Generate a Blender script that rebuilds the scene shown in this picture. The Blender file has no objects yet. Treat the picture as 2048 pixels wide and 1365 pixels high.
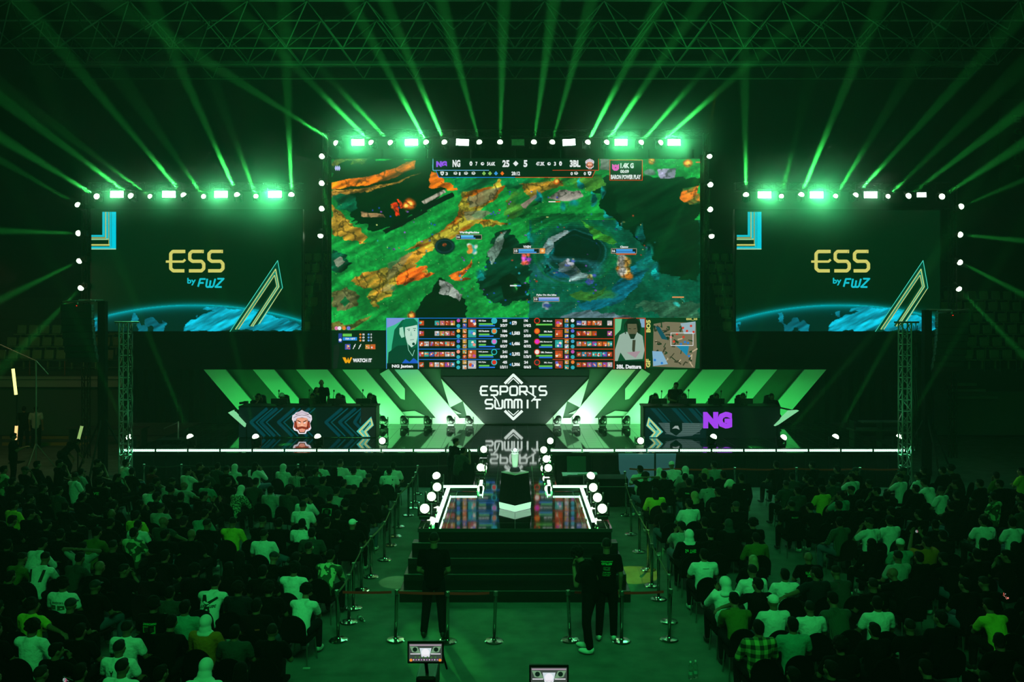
import bpy, bmesh, math, random
import numpy as np
from mathutils import Vector, Matrix, Euler
from mathutils.bvhtree import BVHTree

random.seed(7)
np.random.seed(7)
SC = bpy.context.scene
COL = SC.collection
PI = math.pi

# ------------------------------------------------------------------ camera, world, exposure
F, H, CX, HY = 1750.0, 6.1, 1030.0, 603.0      # focal length in px, eye height, vanishing point of the frame
cam = bpy.data.cameras.new('camera')
cam_ob = bpy.data.objects.new('camera', cam)
COL.objects.link(cam_ob)
cam.sensor_width = 36.0
cam.lens = F / 2048 * 36
cam.shift_x = -(CX - 1024) / 2048
cam.shift_y = -(682.5 - HY) / 2048
cam.clip_end = 300
cam_ob.location = (0, 0, H)
cam_ob.rotation_euler = (PI / 2, 0, 0)
SC.camera = cam_ob

world = bpy.data.worlds.new('world')
SC.world = world
world.use_nodes = True
wn = world.node_tree
wn.nodes['Background'].inputs[0].default_value = (0.0, 0.0, 0.0, 1)
wn.nodes['Background'].inputs[1].default_value = 0.0
vs = wn.nodes.new('ShaderNodeVolumeScatter')     # the stage haze that fills the hall
vs.inputs['Density'].default_value = 0.0019
vs.inputs['Anisotropy'].default_value = 0.35
wn.links.new(vs.outputs[0], wn.nodes['World Output'].inputs['Volume'])

SC.view_settings.view_transform = 'Standard'
SC.view_settings.look = 'None'
SC.view_settings.exposure = 0.0
SC.view_settings.gamma = 1.0
SC.view_settings.use_curve_mapping = False
SC.cycles.max_bounces = 5
SC.cycles.diffuse_bounces = 1
SC.cycles.glossy_bounces = 3
SC.cycles.transmission_bounces = 4
SC.cycles.volume_bounces = 0
SC.cycles.caustics_reflective = False
SC.cycles.caustics_refractive = False
SC.cycles.sample_clamp_indirect = 3.0
SC.cycles.adaptive_threshold = 0.02

GREEN = (0.03, 1.0, 0.13)
GLOWG = (0.08, 1.0, 0.30)
BEAMG = (0.05, 1.0, 0.12)


def lamp(name, kind, loc, energy, color, target=None, size=0.1, spot=None, blend=0.25, size_y=None, spread=180):
    L = bpy.data.lights.new(name, kind)
    L.energy = energy
    L.color = color
    if kind == 'SPOT':
        L.spot_size = math.radians(spot)
        L.spot_blend = blend
        L.shadow_soft_size = size
    elif kind == 'AREA':
        L.spread = math.radians(spread)
        L.shape = 'RECTANGLE'
        L.size = size
        L.size_y = size_y or size
    else:
        L.shadow_soft_size = size
    o = bpy.data.objects.new(name, L)
    COL.objects.link(o)
    o.location = loc
    if target is not None:
        o.rotation_euler = (Vector(target) - Vector(loc)).to_track_quat('-Z', 'Y').to_euler()
    return o


# house wash over the audience (lighting bridge behind and above the camera) and the warm work light backstage left
lamp('house_wash', 'AREA', (0, 1.0, 15.0), 520, (0.045, 1.0, 0.19), (0, 19, 0), 9, size_y=3, spread=100)
lamp('house_wash_low', 'SPOT', (0, 6.0, 15.0), 2500, (0.045, 1.0, 0.22), (0, 19.0, 0), 1.0, spot=44, blend=1.0)
for s in (-1, 1):
    lamp('roof_fill', 'SPOT', (s * 9, 41, 13.5), 230, (.03, 1, .14), (s * 10, 44, 22), .3, spot=130, blend=1.0)  # unseen spots added behind the screens to brighten the roof steel
lamp('backstage_work_light', 'AREA', (-19, 30.5, 7.5), 45, (1.0, 0.72, 0.32), (-18.5, 31.5, 0), 1.5)


# ------------------------------------------------------------------ helpers
def P(px, py, Y):
    return Vector(((px - CX) * Y / F, Y, H - (py - HY) * Y / F))


def G(px, py, z=0.0):
    Y = F * (H - z) / (py - HY)
    return Vector(((px - CX) * Y / F, Y, z))


def lin(c):
    out = []
    for v in c[:3]:
        v = v / 255.0
        out.append(v / 12.92 if v <= 0.04045 else ((v + 0.055) / 1.055) ** 2.4)
    return tuple(out)


MATS = {}


def mat(name, rgb, rough=0.6, metal=0.0, emit=None, strength=0.0, noise=0.0, nscale=20.0, bump=0.0, spec=0.5, coat=0.0, transmission=0.0):
    if name in MATS:
        return MATS[name]
    m = bpy.data.materials.new(name)
    m.use_nodes = True
    nt = m.node_tree
    b = nt.nodes['Principled BSDF']
    c = lin(rgb)
    b.inputs['Base Color'].default_value = (*c, 1)
    b.inputs['Roughness'].default_value = rough
    b.inputs['Metallic'].default_value = metal
    b.inputs['Specular IOR Level'].default_value = spec
    b.inputs['Coat Weight'].default_value = coat
    b.inputs['Transmission Weight'].default_value = transmission
    if emit is not None:
        b.inputs['Emission Color'].default_value = (*lin(emit), 1)
        b.inputs['Emission Strength'].default_value = strength
    if noise > 0 or bump > 0:
        tc = nt.nodes.new('ShaderNodeTexCoord')
        n = nt.nodes.new('ShaderNodeTexNoise')
        n.inputs['Scale'].default_value = nscale
        n.inputs['Detail'].default_value = 3
        nt.links.new(tc.outputs['Object'], n.inputs['Vector'])
        if noise > 0:
            r = nt.nodes.new('ShaderNodeMapRange')
            r.inputs['From Min'].default_value = 0.3
            r.inputs['From Max'].default_value = 0.7
            r.inputs['To Min'].default_value = 1 - noise
            r.inputs['To Max'].default_value = 1 + noise
            nt.links.new(n.outputs['Fac'], r.inputs['Value'])
            mx = nt.nodes.new('ShaderNodeVectorMath')
            mx.operation = 'SCALE'
            mx.inputs[0].default_value = c
            nt.links.new(r.outputs[0], mx.inputs['Scale'])
            nt.links.new(mx.outputs[0], b.inputs['Base Color'])
        if bump > 0:
            bp = nt.nodes.new('ShaderNodeBump')
            bp.inputs['Strength'].default_value = bump
            bp.inputs['Distance'].default_value = 0.02
            nt.links.new(n.outputs['Fac'], bp.inputs['Height'])
            nt.links.new(bp.outputs[0], b.inputs['Normal'])
    MATS[name] = m
    return m


def pattern_mat(name, kind, c1, c2, scale):
    """Cloth with a woven or printed pattern, all from nodes."""
    if name in MATS:
        return MATS[name]
    m = bpy.data.materials.new(name)
    m.use_nodes = True
    nt = m.node_tree
    b = nt.nodes['Principled BSDF']
    b.inputs['Roughness'].default_value = 0.85
    tc = nt.nodes.new('ShaderNodeTexCoord')
    ramp = nt.nodes.new('ShaderNodeValToRGB')
    ramp.color_ramp.interpolation = 'CONSTANT'
    ramp.color_ramp.elements[0].color = (*lin(c1), 1)
    ramp.color_ramp.elements[1].color = (*lin(c2), 1)
    ramp.color_ramp.elements[1].position = 0.5
    if kind == 'plaid':
        a = nt.nodes.new('ShaderNodeTexWave')
        a.bands_direction = 'X'
        a.inputs['Scale'].default_value = scale
        z = nt.nodes.new('ShaderNodeTexWave')
        z.bands_direction = 'Z'
        z.inputs['Scale'].default_value = scale
        nt.links.new(tc.outputs['Object'], a.inputs['Vector'])
        nt.links.new(tc.outputs['Object'], z.inputs['Vector'])
        sa, sz = nt.nodes.new('ShaderNodeMath'), nt.nodes.new('ShaderNodeMath')
        for q, w_ in ((sa, a), (sz, z)):
            q.operation = 'GREATER_THAN'
            q.inputs[1].default_value = .5
            nt.links.new(w_.outputs['Fac'], q.inputs[0])
        mu = nt.nodes.new('ShaderNodeMath')
        mu.operation = 'ADD'
        nt.links.new(sa.outputs[0], mu.inputs[0])
        nt.links.new(sz.outputs[0], mu.inputs[1])
        half = nt.nodes.new('ShaderNodeMath')
        half.operation = 'MULTIPLY'
        half.inputs[1].default_value = .5
        nt.links.new(mu.outputs[0], half.inputs[0])
        nt.links.new(half.outputs[0], ramp.inputs['Fac'])
        ramp.color_ramp.elements[1].position = .9
        e = ramp.color_ramp.elements.new(.4)
        e.color = (*[.35 * (p + q) for p, q in zip(lin(c1), lin(c2))], 1)
    elif kind == 'stripe':
        a = nt.nodes.new('ShaderNodeTexWave')
        a.bands_direction = 'X'
        a.inputs['Scale'].default_value = scale
        nt.links.new(tc.outputs['Object'], a.inputs['Vector'])
        nt.links.new(a.outputs['Fac'], ramp.inputs['Fac'])
    else:
        a = nt.nodes.new('ShaderNodeTexNoise')
        a.inputs['Scale'].default_value = scale
        a.inputs['Detail'].default_value = 1.5
        nt.links.new(tc.outputs['Object'], a.inputs['Vector'])
        nt.links.new(a.outputs['Fac'], ramp.inputs['Fac'])
    nt.links.new(ramp.outputs[0], b.inputs['Base Color'])
    MATS[name] = m
    return m


def emit_mat(name, rgb, strength, sample=True):
    if name in MATS:
        return MATS[name]
    m = bpy.data.materials.new(name)
    m.use_nodes = True
    nt = m.node_tree
    b = nt.nodes['Principled BSDF']
    b.inputs['Base Color'].default_value = (0.02, 0.02, 0.02, 1)
    b.inputs['Emission Color'].default_value = (*lin(rgb), 1)
    b.inputs['Emission Strength'].default_value = strength
    if not sample:
        m.cycles.emission_sampling = 'NONE'
    MATS[name] = m
    return m


def screen_mat(name='led_picture', strength=1.0, rough=0.5):
    if name in MATS:
        return MATS[name]
    m = bpy.data.materials.new(name)
    m.use_nodes = True
    nt = m.node_tree
    b = nt.nodes['Principled BSDF']
    b.inputs['Base Color'].default_value = (0.01, 0.01, 0.01, 1)
    b.inputs['Roughness'].default_value = rough
    b.inputs['Specular IOR Level'].default_value = 0.2
    a = nt.nodes.new('ShaderNodeAttribute')
    a.attribute_name = 'Col'
    nt.links.new(a.outputs['Color'], b.inputs['Emission Color'])
    b.inputs['Emission Strength'].default_value = strength
    m.cycles.emission_sampling = 'NONE'
    MATS[name] = m
    return m


def paint_mat(name='printed_paint'):
    """Flat ink whose colour comes from the print itself."""
    if name in MATS:
        return MATS[name]
    m = bpy.data.materials.new(name)
    m.use_nodes = True
    nt = m.node_tree
    b = nt.nodes['Principled BSDF']
    b.inputs['Roughness'].default_value = 0.8
    a = nt.nodes.new('ShaderNodeAttribute')
    a.attribute_name = 'Col'
    nt.links.new(a.outputs['Color'], b.inputs['Base Color'])
    MATS[name] = m
    return m


def tag(o, label=None, cat=None, group=None, kind=None):
    if label:
        o['label'] = label
    if cat:
        o['category'] = cat
    if group:
        o['group'] = group
    if kind:
        o['kind'] = kind
    return o


def empty(name, loc, label=None, cat=None, group=None, rz=0.0):
    o = bpy.data.objects.new(name, None)
    COL.objects.link(o)
    o.location = loc
    o.rotation_euler = (0, 0, rz)
    return tag(o, label, cat, group)


_US = {}


def unit_sphere(seg, rings):
    if (seg, rings) not in _US:
        v = [(0, 0, 1)]
        for i in range(1, rings):
            t = PI * i / rings
            v += [(math.sin(t) * math.cos(2 * PI * j / seg), math.sin(t) * math.sin(2 * PI * j / seg), math.cos(t)) for j in range(seg)]
        v.append((0, 0, -1))
        f = [(0, 1 + j, 1 + (j + 1) % seg) for j in range(seg)]
        for i in range(rings - 2):
            a, b = 1 + i * seg, 1 + (i + 1) * seg
            f += [(a + j, b + j, b + (j + 1) % seg, a + (j + 1) % seg) for j in range(seg)]
        a, n = 1 + (rings - 2) * seg, len(v) - 1
        f += [(a + (j + 1) % seg, a + j, n) for j in range(seg)]
        _US[(seg, rings)] = (np.array(v), f)
    return _US[(seg, rings)]


class MB:
    """Collects shapes into one bmesh, then links them as one mesh object."""

    def __init__(self):
        self.bm = bmesh.new()
        self.sv, self.sf = [], []

    def box(self, c, s, rot=None):
        m = Matrix.Translation(c)
        if rot is not None:
            m = m @ (rot if isinstance(rot, Matrix) else Euler(rot).to_matrix().to_4x4())
        m = m @ Matrix.Diagonal((s[0], s[1], s[2], 1))
        bmesh.ops.create_cube(self.bm, size=1, matrix=m)
        return self

    def rbox(self, c, s, bev=0.02, seg=2, rot=None):
        t = bmesh.new()
        bmesh.ops.create_cube(t, size=1, matrix=Matrix.Diagonal((s[0], s[1], s[2], 1)))
        bmesh.ops.bevel(t, geom=t.edges[:], offset=bev, segments=seg, profile=0.5, affect='EDGES')
        m = Matrix.Translation(c)
        if rot is not None:
            m = m @ (rot if isinstance(rot, Matrix) else Euler(rot).to_matrix().to_4x4())
        t.transform(m)
        me = bpy.data.meshes.new('tmp')
        t.to_mesh(me)
        t.free()
        self.bm.from_mesh(me)
        bpy.data.meshes.remove(me)
        return self

    def bar(self, a, b, r, seg=8, r2=None, caps=True):
        a, b = Vector(a), Vector(b)
        d = b - a
        L = d.length
        if L < 1e-6:
            return self
        m = Matrix.Translation((a + b) / 2) @ d.to_track_quat('Z', 'Y').to_matrix().to_4x4()
        bmesh.ops.create_cone(self.bm, cap_ends=caps, segments=seg, radius1=r, radius2=r if r2 is None else r2, depth=L, matrix=m)
        return self

    def ell(self, c, r, rot=None, seg=14, rings=9):
        m = Matrix.Translation(c)
        if rot is not None:
            m = m @ Euler(rot).to_matrix().to_4x4()
        return self.ball(m @ Matrix.Diagonal((r[0], r[1], r[2], 1)), seg, rings)

    def ball(self, m, seg=14, rings=9):
        """A unit sphere carried by the matrix m, kept aside until the mesh is made."""
        v, f = unit_sphere(seg, rings)
        mm = np.array(m)
        k = sum(len(x) for x in self.sv)
        self.sv.append(v @ mm[:3, :3].T + mm[:3, 3])
        self.sf += [tuple(i + k for i in q) for q in f]
        return self

    def lathe(self, prof, c=(0, 0, 0), seg=24):
        vs_ = []
        for r, z in prof:
            vs_.append([self.bm.verts.new((c[0] + r * math.cos(2 * PI * i / seg), c[1] + r * math.sin(2 * PI * i / seg), c[2] + z)) for i in range(seg)])
        for a, b in zip(vs_, vs_[1:]):
            for i in range(seg):
                self.bm.faces.new((a[i], a[(i + 1) % seg], b[(i + 1) % seg], b[i]))
        self.bm.faces.new(vs_[0][::-1])
        self.bm.faces.new(vs_[-1])
        return self

    def prism(self, pts, thick, axis_map):
        """pts: 2D outline; axis_map(u, v, w) -> 3D point, w runs 0..thick."""
        a = [self.bm.verts.new(axis_map(u, v, 0)) for u, v in pts]
        b = [self.bm.verts.new(axis_map(u, v, thick)) for u, v in pts]
        n = len(pts)
        self.bm.faces.new(a[::-1])
        self.bm.faces.new(b)
        for i in range(n):
            self.bm.faces.new((a[i], a[(i + 1) % n], b[(i + 1) % n], b[i]))
        return self

    def mesh(self, name, m=None, smooth=False):
        if self.sv:
            t = bpy.data.meshes.new('balls')
            t.from_pydata(np.concatenate(self.sv).tolist(), [], self.sf)
            self.bm.from_mesh(t)
            bpy.data.meshes.remove(t)
        bmesh.ops.recalc_face_normals(self.bm, faces=self.bm.faces[:])
        me = bpy.data.meshes.new(name)
        if smooth:
            for f in self.bm.faces:
                f.smooth = True
        self.bm.to_mesh(me)
        self.bm.free()
        if m is not None:
            me.materials.append(m)
        return me

    def build(self, name, m, parent=None, smooth=False, label=None, cat=None, group=None, kind=None):
        me = self.mesh(name, m, smooth)
        o = bpy.data.objects.new(name, me)
        COL.objects.link(o)
        if parent is not None:
            o.parent = parent
        return tag(o, label, cat, group, kind)


def link(name, me, parent=None, loc=(0, 0, 0), rot=(0, 0, 0), m=None):
    o = bpy.data.objects.new(name, me)
    COL.objects.link(o)
    if parent is not None:
        o.parent = parent
    o.location = loc
    o.rotation_euler = rot
    if m is not None:
        o.material_slots[0].link = 'OBJECT'
        o.material_slots[0].material = m
    return o


def kids(o):
    return [c for c in o.children]


def copy_tree(o, parent=None):
    c = o.copy()
    COL.objects.link(c)
    if parent is not None:
        c.parent = parent
    for ch in kids(o):
        copy_tree(ch, c)
    return c


ORD = ['first', 'second', 'third', 'fourth', 'fifth', 'sixth', 'seventh', 'eighth', 'ninth', 'tenth', 'eleventh', 'twelfth', 'thirteenth',
       'fourteenth', 'fifteenth', 'sixteenth', 'seventeenth', 'eighteenth', 'nineteenth', 'twentieth', 'twenty-first', 'twenty-second']

# common materials
BLACK = mat('black_metal', (14, 15, 14), 0.45, 0.3)
MATT = mat('matt_black', (9, 10, 9), 0.9, spec=0.1)
CHROME = mat('chrome', (210, 210, 205), 0.18, 1.0)
ALU = mat('truss_aluminium', (170, 175, 172), 0.35, 0.9)
WHITEHOT = emit_mat('lamp_lens_glow', (225, 255, 215), 9.0, sample=False)
BLINDHOT = emit_mat('blinder_glow', (230, 255, 238), 14.0, sample=False)


# ------------------------------------------------------------------ flat artwork: polygons, strokes and lettering with their own colours
_TXT = {}
BENCH = bpy.data.scenes.new('bench')        # shapes are evaluated here, apart from the hall; removed at the end


def evaluated(ob):
    BENCH.collection.objects.link(ob)
    vl = BENCH.view_layers[0]
    vl.update()
    me = bpy.data.meshes.new_from_object(ob.evaluated_get(vl.depsgraph))
    bpy.data.objects.remove(ob)
    return me


def text_geo(s, bold=0.0):
    key = (s, bold)
    if key in _TXT:
        return _TXT[key]
    cu = bpy.data.curves.new('t', 'FONT')
    cu.body = s
    cu.resolution_u = 2
    cu.offset = bold
    ob = bpy.data.objects.new('t', cu)
    me = evaluated(ob)
    v = [(p.co.x, p.co.y) for p in me.vertices]
    f = [tuple(p.vertices) for p in me.polygons]
    bpy.data.curves.remove(cu)
    bpy.data.meshes.remove(me)
    if v:
        x0, x1 = min(p[0] for p in v), max(p[0] for p in v)
        y0, y1 = min(p[1] for p in v), max(p[1] for p in v)
        v = [((p[0] - x0) / max(x1 - x0, 1e-6), (p[1] - y0) / max(y1 - y0, 1e-6)) for p in v]
    _TXT[key] = (v, f)
    return _TXT[key]


class Art:
    def __init__(self):
        self.v, self.f, self.c = [], [], []
        self.n = 0

    def poly(self, pts, col, layer=None):
        self.n += 1
        L = self.n * 0.01 if layer is None else layer
        k = len(self.v)
        self.v += [(x, y, L) for x, y in pts]
        self.c += [lin(col)] * len(pts)
        self.f.append(tuple(range(k, k + len(pts))))
        return self

    def rect(self, x0, y0, x1, y1, col):
        return self.poly([(x0, y0), (x1, y0), (x1, y1), (x0, y1)], col)

    def disc(self, x, y, r, col, n=14, ry=None):
        ry = ry or r
        return self.poly([(x + r * math.cos(2 * PI * i / n), y + ry * math.sin(2 * PI * i / n)) for i in range(n)], col)

    def stroke(self, pts, w, col, closed=False, joints=True):
        self.n += 1
        L = self.n * 0.01
        if closed:
            pts = list(pts) + [pts[0]]
        for (x0, y0), (x1, y1) in zip(pts, pts[1:]):
            d = math.hypot(x1 - x0, y1 - y0) or 1
            nx, ny = -(y1 - y0) / d * w / 2, (x1 - x0) / d * w / 2
            self.poly([(x0 + nx, y0 + ny), (x1 + nx, y1 + ny), (x1 - nx, y1 - ny), (x0 - nx, y0 - ny)], col, L)
        if joints:
            for x, y in pts[1:-1] if not closed else pts:
                self.poly([(x + w / 2 * math.cos(PI / 4 * i), y + w / 2 * math.sin(PI / 4 * i)) for i in range(8)], col, L + 0.004)
        return self

    def text(self, s, x0, y0, x1, y1, col, bold=0.03, vert=False):
        v, f = text_geo(s, bold)
        self.n += 1
        k = len(self.v)
        for u, w in v:
            if vert:
                self.v.append((x1 - w * (x1 - x0), y1 - u * (y1 - y0), self.n * 0.01))
            else:
                self.v.append((x0 + u * (x1 - x0), y1 - w * (y1 - y0), self.n * 0.01))
        self.c += [lin(col)] * len(v)
        self.f += [tuple(k + i for i in p) for p in f]
        return self

    def glyphs(self, s, x0, y0, pitch, w, h, sw, col, slant=0.0):
        for i, ch in enumerate(s):
            for st in GLYPH.get(ch, []):
                pts = [(x0 + i * pitch + u * w + slant * (1 - v) * h, y0 + v * h) for u, v in st]
                self.stroke(pts, sw, col)
        return self

    def build(self, name, fn, m, parent=None):
        me = bpy.data.meshes.new(name)
        me.from_pydata([fn(x, y, L) for x, y, L in self.v], [], self.f)
        at = me.color_attributes.new('Col', 'FLOAT_COLOR', 'POINT')
        arr = np.ones((len(self.v), 4), dtype=np.float32)
        arr[:, :3] = np.array(self.c, dtype=np.float32)
        at.data.foreach_set('color', arr.ravel())
        me.materials.append(m)
        o = bpy.data.objects.new(name, me)
        COL.objects.link(o)
        if parent is not None:
            o.parent = parent
        return o


_oct = [(.15, 0), (.85, 0), (1, .15), (1, .85), (.85, 1), (.15, 1), (0, .85), (0, .15), (.15, 0)]
GLYPH = {
    'E': [[(1, 0), (.15, 0), (0, .15), (0, .85), (.15, 1), (1, 1)], [(-.2, .52), (.85, .52)]],
    'S': [[(1, 0), (.15, 0), (0, .15), (0, .38), (.14, .5), (.86, .5), (1, .64), (1, .85), (.85, 1), (0, 1)]],
    'P': [[(0, 1), (0, 0), (.85, 0), (1, .15), (1, .45), (.85, .6), (.1, .6)]],
    'O': [_oct],
    'R': [[(0, 1), (0, 0), (.85, 0), (1, .15), (1, .45), (.85, .6), (.1, .6)], [(.45, .6), (1, 1)]],
    'T': [[(0, 0), (1, 0)], [(.5, 0), (.5, 1)]],
    'U': [[(0, 0), (0, .85), (.15, 1), (.85, 1), (1, .85), (1, 0)]],
    'M': [[(0, 1), (0, .15), (.15, 0), (.85, 0), (1, .15), (1, 1)], [(.5, 0), (.5, 1)]],
    'I': [[(.5, 0), (.5, 1)]],
    'F': [[(0, 1), (.12, 0), (1.05, 0)], [(.1, .5), (.85, .5)]],
    'W': [[(0, 0), (0, .85), (.12, 1), (.4, 1), (.5, .85), (.5, .2)], [(.5, .85), (.6, 1), (.85, 1), (1, .85), (1.1, 0)]],
    'Z': [[(0, 0), (1.05, 0), (-.05, 1), (1, 1)]],
}


# value noise for the painted pictures
def vnoise(h, w, cell, seed):
    rs = np.random.RandomState(seed)
    gh, gw = int(h / cell) + 3, int(w / cell) + 3
    g = rs.rand(gh, gw)
    y = np.arange(h) / cell
    x = np.arange(w) / cell
    yi, xi = y.astype(int), x.astype(int)
    fy, fx = y - yi, x - xi
    fy, fx = fy * fy * (3 - 2 * fy), fx * fx * (3 - 2 * fx)
    a = g[np.ix_(yi, xi)]
    b = g[np.ix_(yi, xi + 1)]
    c = g[np.ix_(yi + 1, xi)]
    d = g[np.ix_(yi + 1, xi + 1)]
    return (a * (1 - fx) + b * fx) * (1 - fy)[:, None] + (c * (1 - fx) + d * fx) * fy[:, None]


def fbm(h, w, cell, seed, octs=4):
    out, amp, tot = np.zeros((h, w)), 1.0, 0.0
    for i in range(octs):
        out += amp * vnoise(h, w, max(cell / 2 ** i, 1.01), seed + i)
        tot += amp
        amp *= 0.55
    return out / tot


class Canvas:
    """A raster the size of the screen in the frame, painted with soft-edged shapes."""

    def __init__(self, x0, y0, x1, y1, base):
        self.x0, self.y0, self.w, self.h = x0, y0, int(x1 - x0) + 1, int(y1 - y0) + 1
        self.img = np.zeros((self.h, self.w, 3)) + np.array(base, float)
        self.X, self.Y = np.meshgrid(np.arange(self.w) + x0, np.arange(self.h) + y0)
        self.wx = (fbm(self.h, self.w, 22, 11) - .5)
        self.wy = (fbm(self.h, self.w, 22, 31) - .5)
        self.g = fbm(self.h, self.w, 9, 51)
        self.g2 = fbm(self.h, self.w, 40, 71)
        big = fbm(900, 900, 14, 91, 4)          # brush streaks rising to the right
        u = ((self.X - x0) * .9 - (self.Y - y0) * .44)
        v = ((self.X - x0) * .44 + (self.Y - y0) * .9)
        self.st = big[(v * 1.5).astype(int) % 900, (u * .28 + 300).astype(int) % 900]

    def inside(self, pts, warp):
        X = self.X + self.wx * warp + (self.st - .5) * warp * 2.2
        Y = self.Y + self.wy * warp - (self.st - .5) * warp * 1.1
        m = np.zeros(X.shape, bool)
        n = len(pts)
        for i in range(n):
            (xa, ya), (xb, yb) = pts[i], pts[(i + 1) % n]
            if ya == yb:
                continue
            c = ((ya > Y) != (yb > Y)) & (X < (xb - xa) * (Y - ya) / (yb - ya) + xa)
            m ^= c
        return m

    def poly(self, pts, col, warp=14, var=0.35, alpha=1.0, col2=None, streak=0):
        m = self.inside(pts, warp)
        mod = (1 + var * (self.st[..., None] - .5) * 4.5)
        c = np.array(col, float)[None, None, :] * mod
        if col2 is not None:
            t = np.clip((self.g2 * .5 + self.st * .5 - .42) / .12, 0, 1)[..., None]
            c = c * (1 - t) + np.array(col2, float) * mod * t
        a = (m * alpha)[..., None]
        self.img = self.img * (1 - a) + c * a
        return self

    def blob(self, x, y, rx, ry, col, warp=8, alpha=1.0, soft=0.35, ring=None):
        X = (self.X + self.wx * warp - x) / rx
        Y = (self.Y + self.wy * warp - y) / ry
        d = np.sqrt(X * X + Y * Y)
        if ring:
            a = np.clip(1 - np.abs(d - 1) / ring, 0, 1) * alpha
        else:
            a = np.clip((1 - d) / soft, 0, 1) * alpha
        c = np.array(col, float) * (1 + .3 * (self.g[..., None] - .5) * 2)
        self.img = self.img * (1 - a[..., None]) + c * a[..., None]
        return self

    def build(self, name, fn, m, parent=None, flip=False):
        h, w = self.h, self.w
        v = np.zeros((h * w, 3), dtype=np.float32)
        # fn is affine in x and y at layer 0
        o = np.array(fn(self.x0, self.y0, 0))
        ex = np.array(fn(self.x0 + 1, self.y0, 0)) - o
        ey = np.array(fn(self.x0, self.y0 + 1, 0)) - o
        gx, gy = np.meshgrid(np.arange(w), np.arange(h))
        v = (o + gx.ravel()[:, None] * ex + gy.ravel()[:, None] * ey).astype(np.float32)
        idx = np.arange(h * w).reshape(h, w)
        q = np.stack([idx[:-1, :-1], idx[1:, :-1], idx[1:, 1:], idx[:-1, 1:]], -1).reshape(-1, 4).astype(np.int32)
        me = bpy.data.meshes.new(name)
        me.vertices.add(len(v))
        me.vertices.foreach_set('co', v.ravel())
        me.loops.add(q.size)
        me.loops.foreach_set('vertex_index', q.ravel())
        me.polygons.add(len(q))
        me.polygons.foreach_set('loop_start', np.arange(0, q.size, 4, dtype=np.int32))
        me.update(calc_edges=True)
        at = me.color_attributes.new('Col', 'FLOAT_COLOR', 'POINT')
        c = np.clip(self.img, 0, 255) / 255.0
        c = np.where(c <= .04045, c / 12.92, ((c + .055) / 1.055) ** 2.4).reshape(-1, 3)
        arr = np.ones((len(v), 4), dtype=np.float32)
        arr[:, :3] = c
        at.data.foreach_set('color', arr.ravel())
        me.materials.append(m)
        ob = bpy.data.objects.new(name, me)
        COL.objects.link(ob)
        if parent is not None:
            ob.parent = parent
        return ob


def plane_fn(Y):
    """Pixel position on a flat screen standing at depth Y; layers step a hair towards the audience."""
    def fn(x, y, L):
        s = Y / F
        return ((x - CX) * s, Y - L * 0.02 - (0.02 if L else 0.0), H - (y - HY) * s)
    return fn
# ------------------------------------------------------------------ the hall
def struct(name, m, mb, **k):
    return mb.build(name, m, kind='structure', **k)


CARPET = mat('carpet', (92, 100, 96), 0.95, noise=0.22, nscale=2.2, bump=0.3, spec=0.1)
CONC = mat('hall_concrete', (92, 90, 84), 0.9, noise=0.1, nscale=0.6)
WALLM = mat('hall_wall', (26, 29, 28), 0.9, noise=0.1, nscale=0.5)
struct('floor', CARPET, MB().box((0, 20, -0.05), (66, 76, 0.1)))
struct('wall_back', WALLM, MB().box((0, 55, 12), (66, 0.4, 24)))
struct('wall_left', WALLM, MB().box((-33, 20, 12), (0.4, 76, 24)))
struct('wall_right', WALLM, MB().box((33, 20, 12), (0.4, 76, 24)))
struct('ceiling', MATT, MB().box((0, 20, 24.1), (66, 76, 0.2)))
struct('wall_front', MATT, MB().box((0, -17.8, 12), (66, 0.4, 24)))

# space-frame roof: crosswise rows of triangulated steel in front of the back wall
ROOF = mat('roof_steel', (205, 210, 205), 0.6)
for r, Y in enumerate((38.5, 42.0, 45.0, 48.0)):
    mb = MB()
    zt, zb, n, dx = 20.55, 18.7, 19, 2.85
    x0 = -n * dx / 2
    mb.bar((x0, Y, zt), (-x0, Y, zt), 0.05, 6)
    if r:
        for i in range(n + 1):
            x = x0 + i * dx
            for sx in (-.5, .5):
                if abs(x + sx * dx) < -x0 + .1:
                    mb.bar((x, Y, zt), (x + sx * dx, Y - 1.5, zb), 0.032, 5)
                    mb.bar((x, Y, zt), (x + sx * dx, Y + 1.5, zb), 0.032, 5)
        mb.bar((x0 + dx / 2, Y + 1.5, zb), (-x0 - dx / 2, Y + 1.5, zb), 0.045, 6)
    mb.build('roof_truss', ROOF, label='dark steel space-frame row under the roof, %s row back from the seats' % ORD[r], cat='roof truss', group='rows of the space-frame roof')
mb = MB()
for Y in (51.3,):
    mb.box((0, Y, 20.0), (54, 0.25, 0.35))
mb.build('roof_beam', ROOF, label='long dark beam crossing above the top of the back wall', cat='beam')
# dark painted board hanging on the back wall above the stage
MB().box((0.3, 54.4, 9.9), (47, 0.5, 19.7)).build('backdrop_board', mat('backdrop_board', (30, 40, 35), 0.85, noise=.08, nscale=.4),
    label='huge dark board filling the back wall above the stage', cat='backdrop')

# ------------------------------------------------------------------ main stage
ST = 1.145                               # stage height
SF, SR = 28.62, 35.42                    # front edge and rear wall


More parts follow.
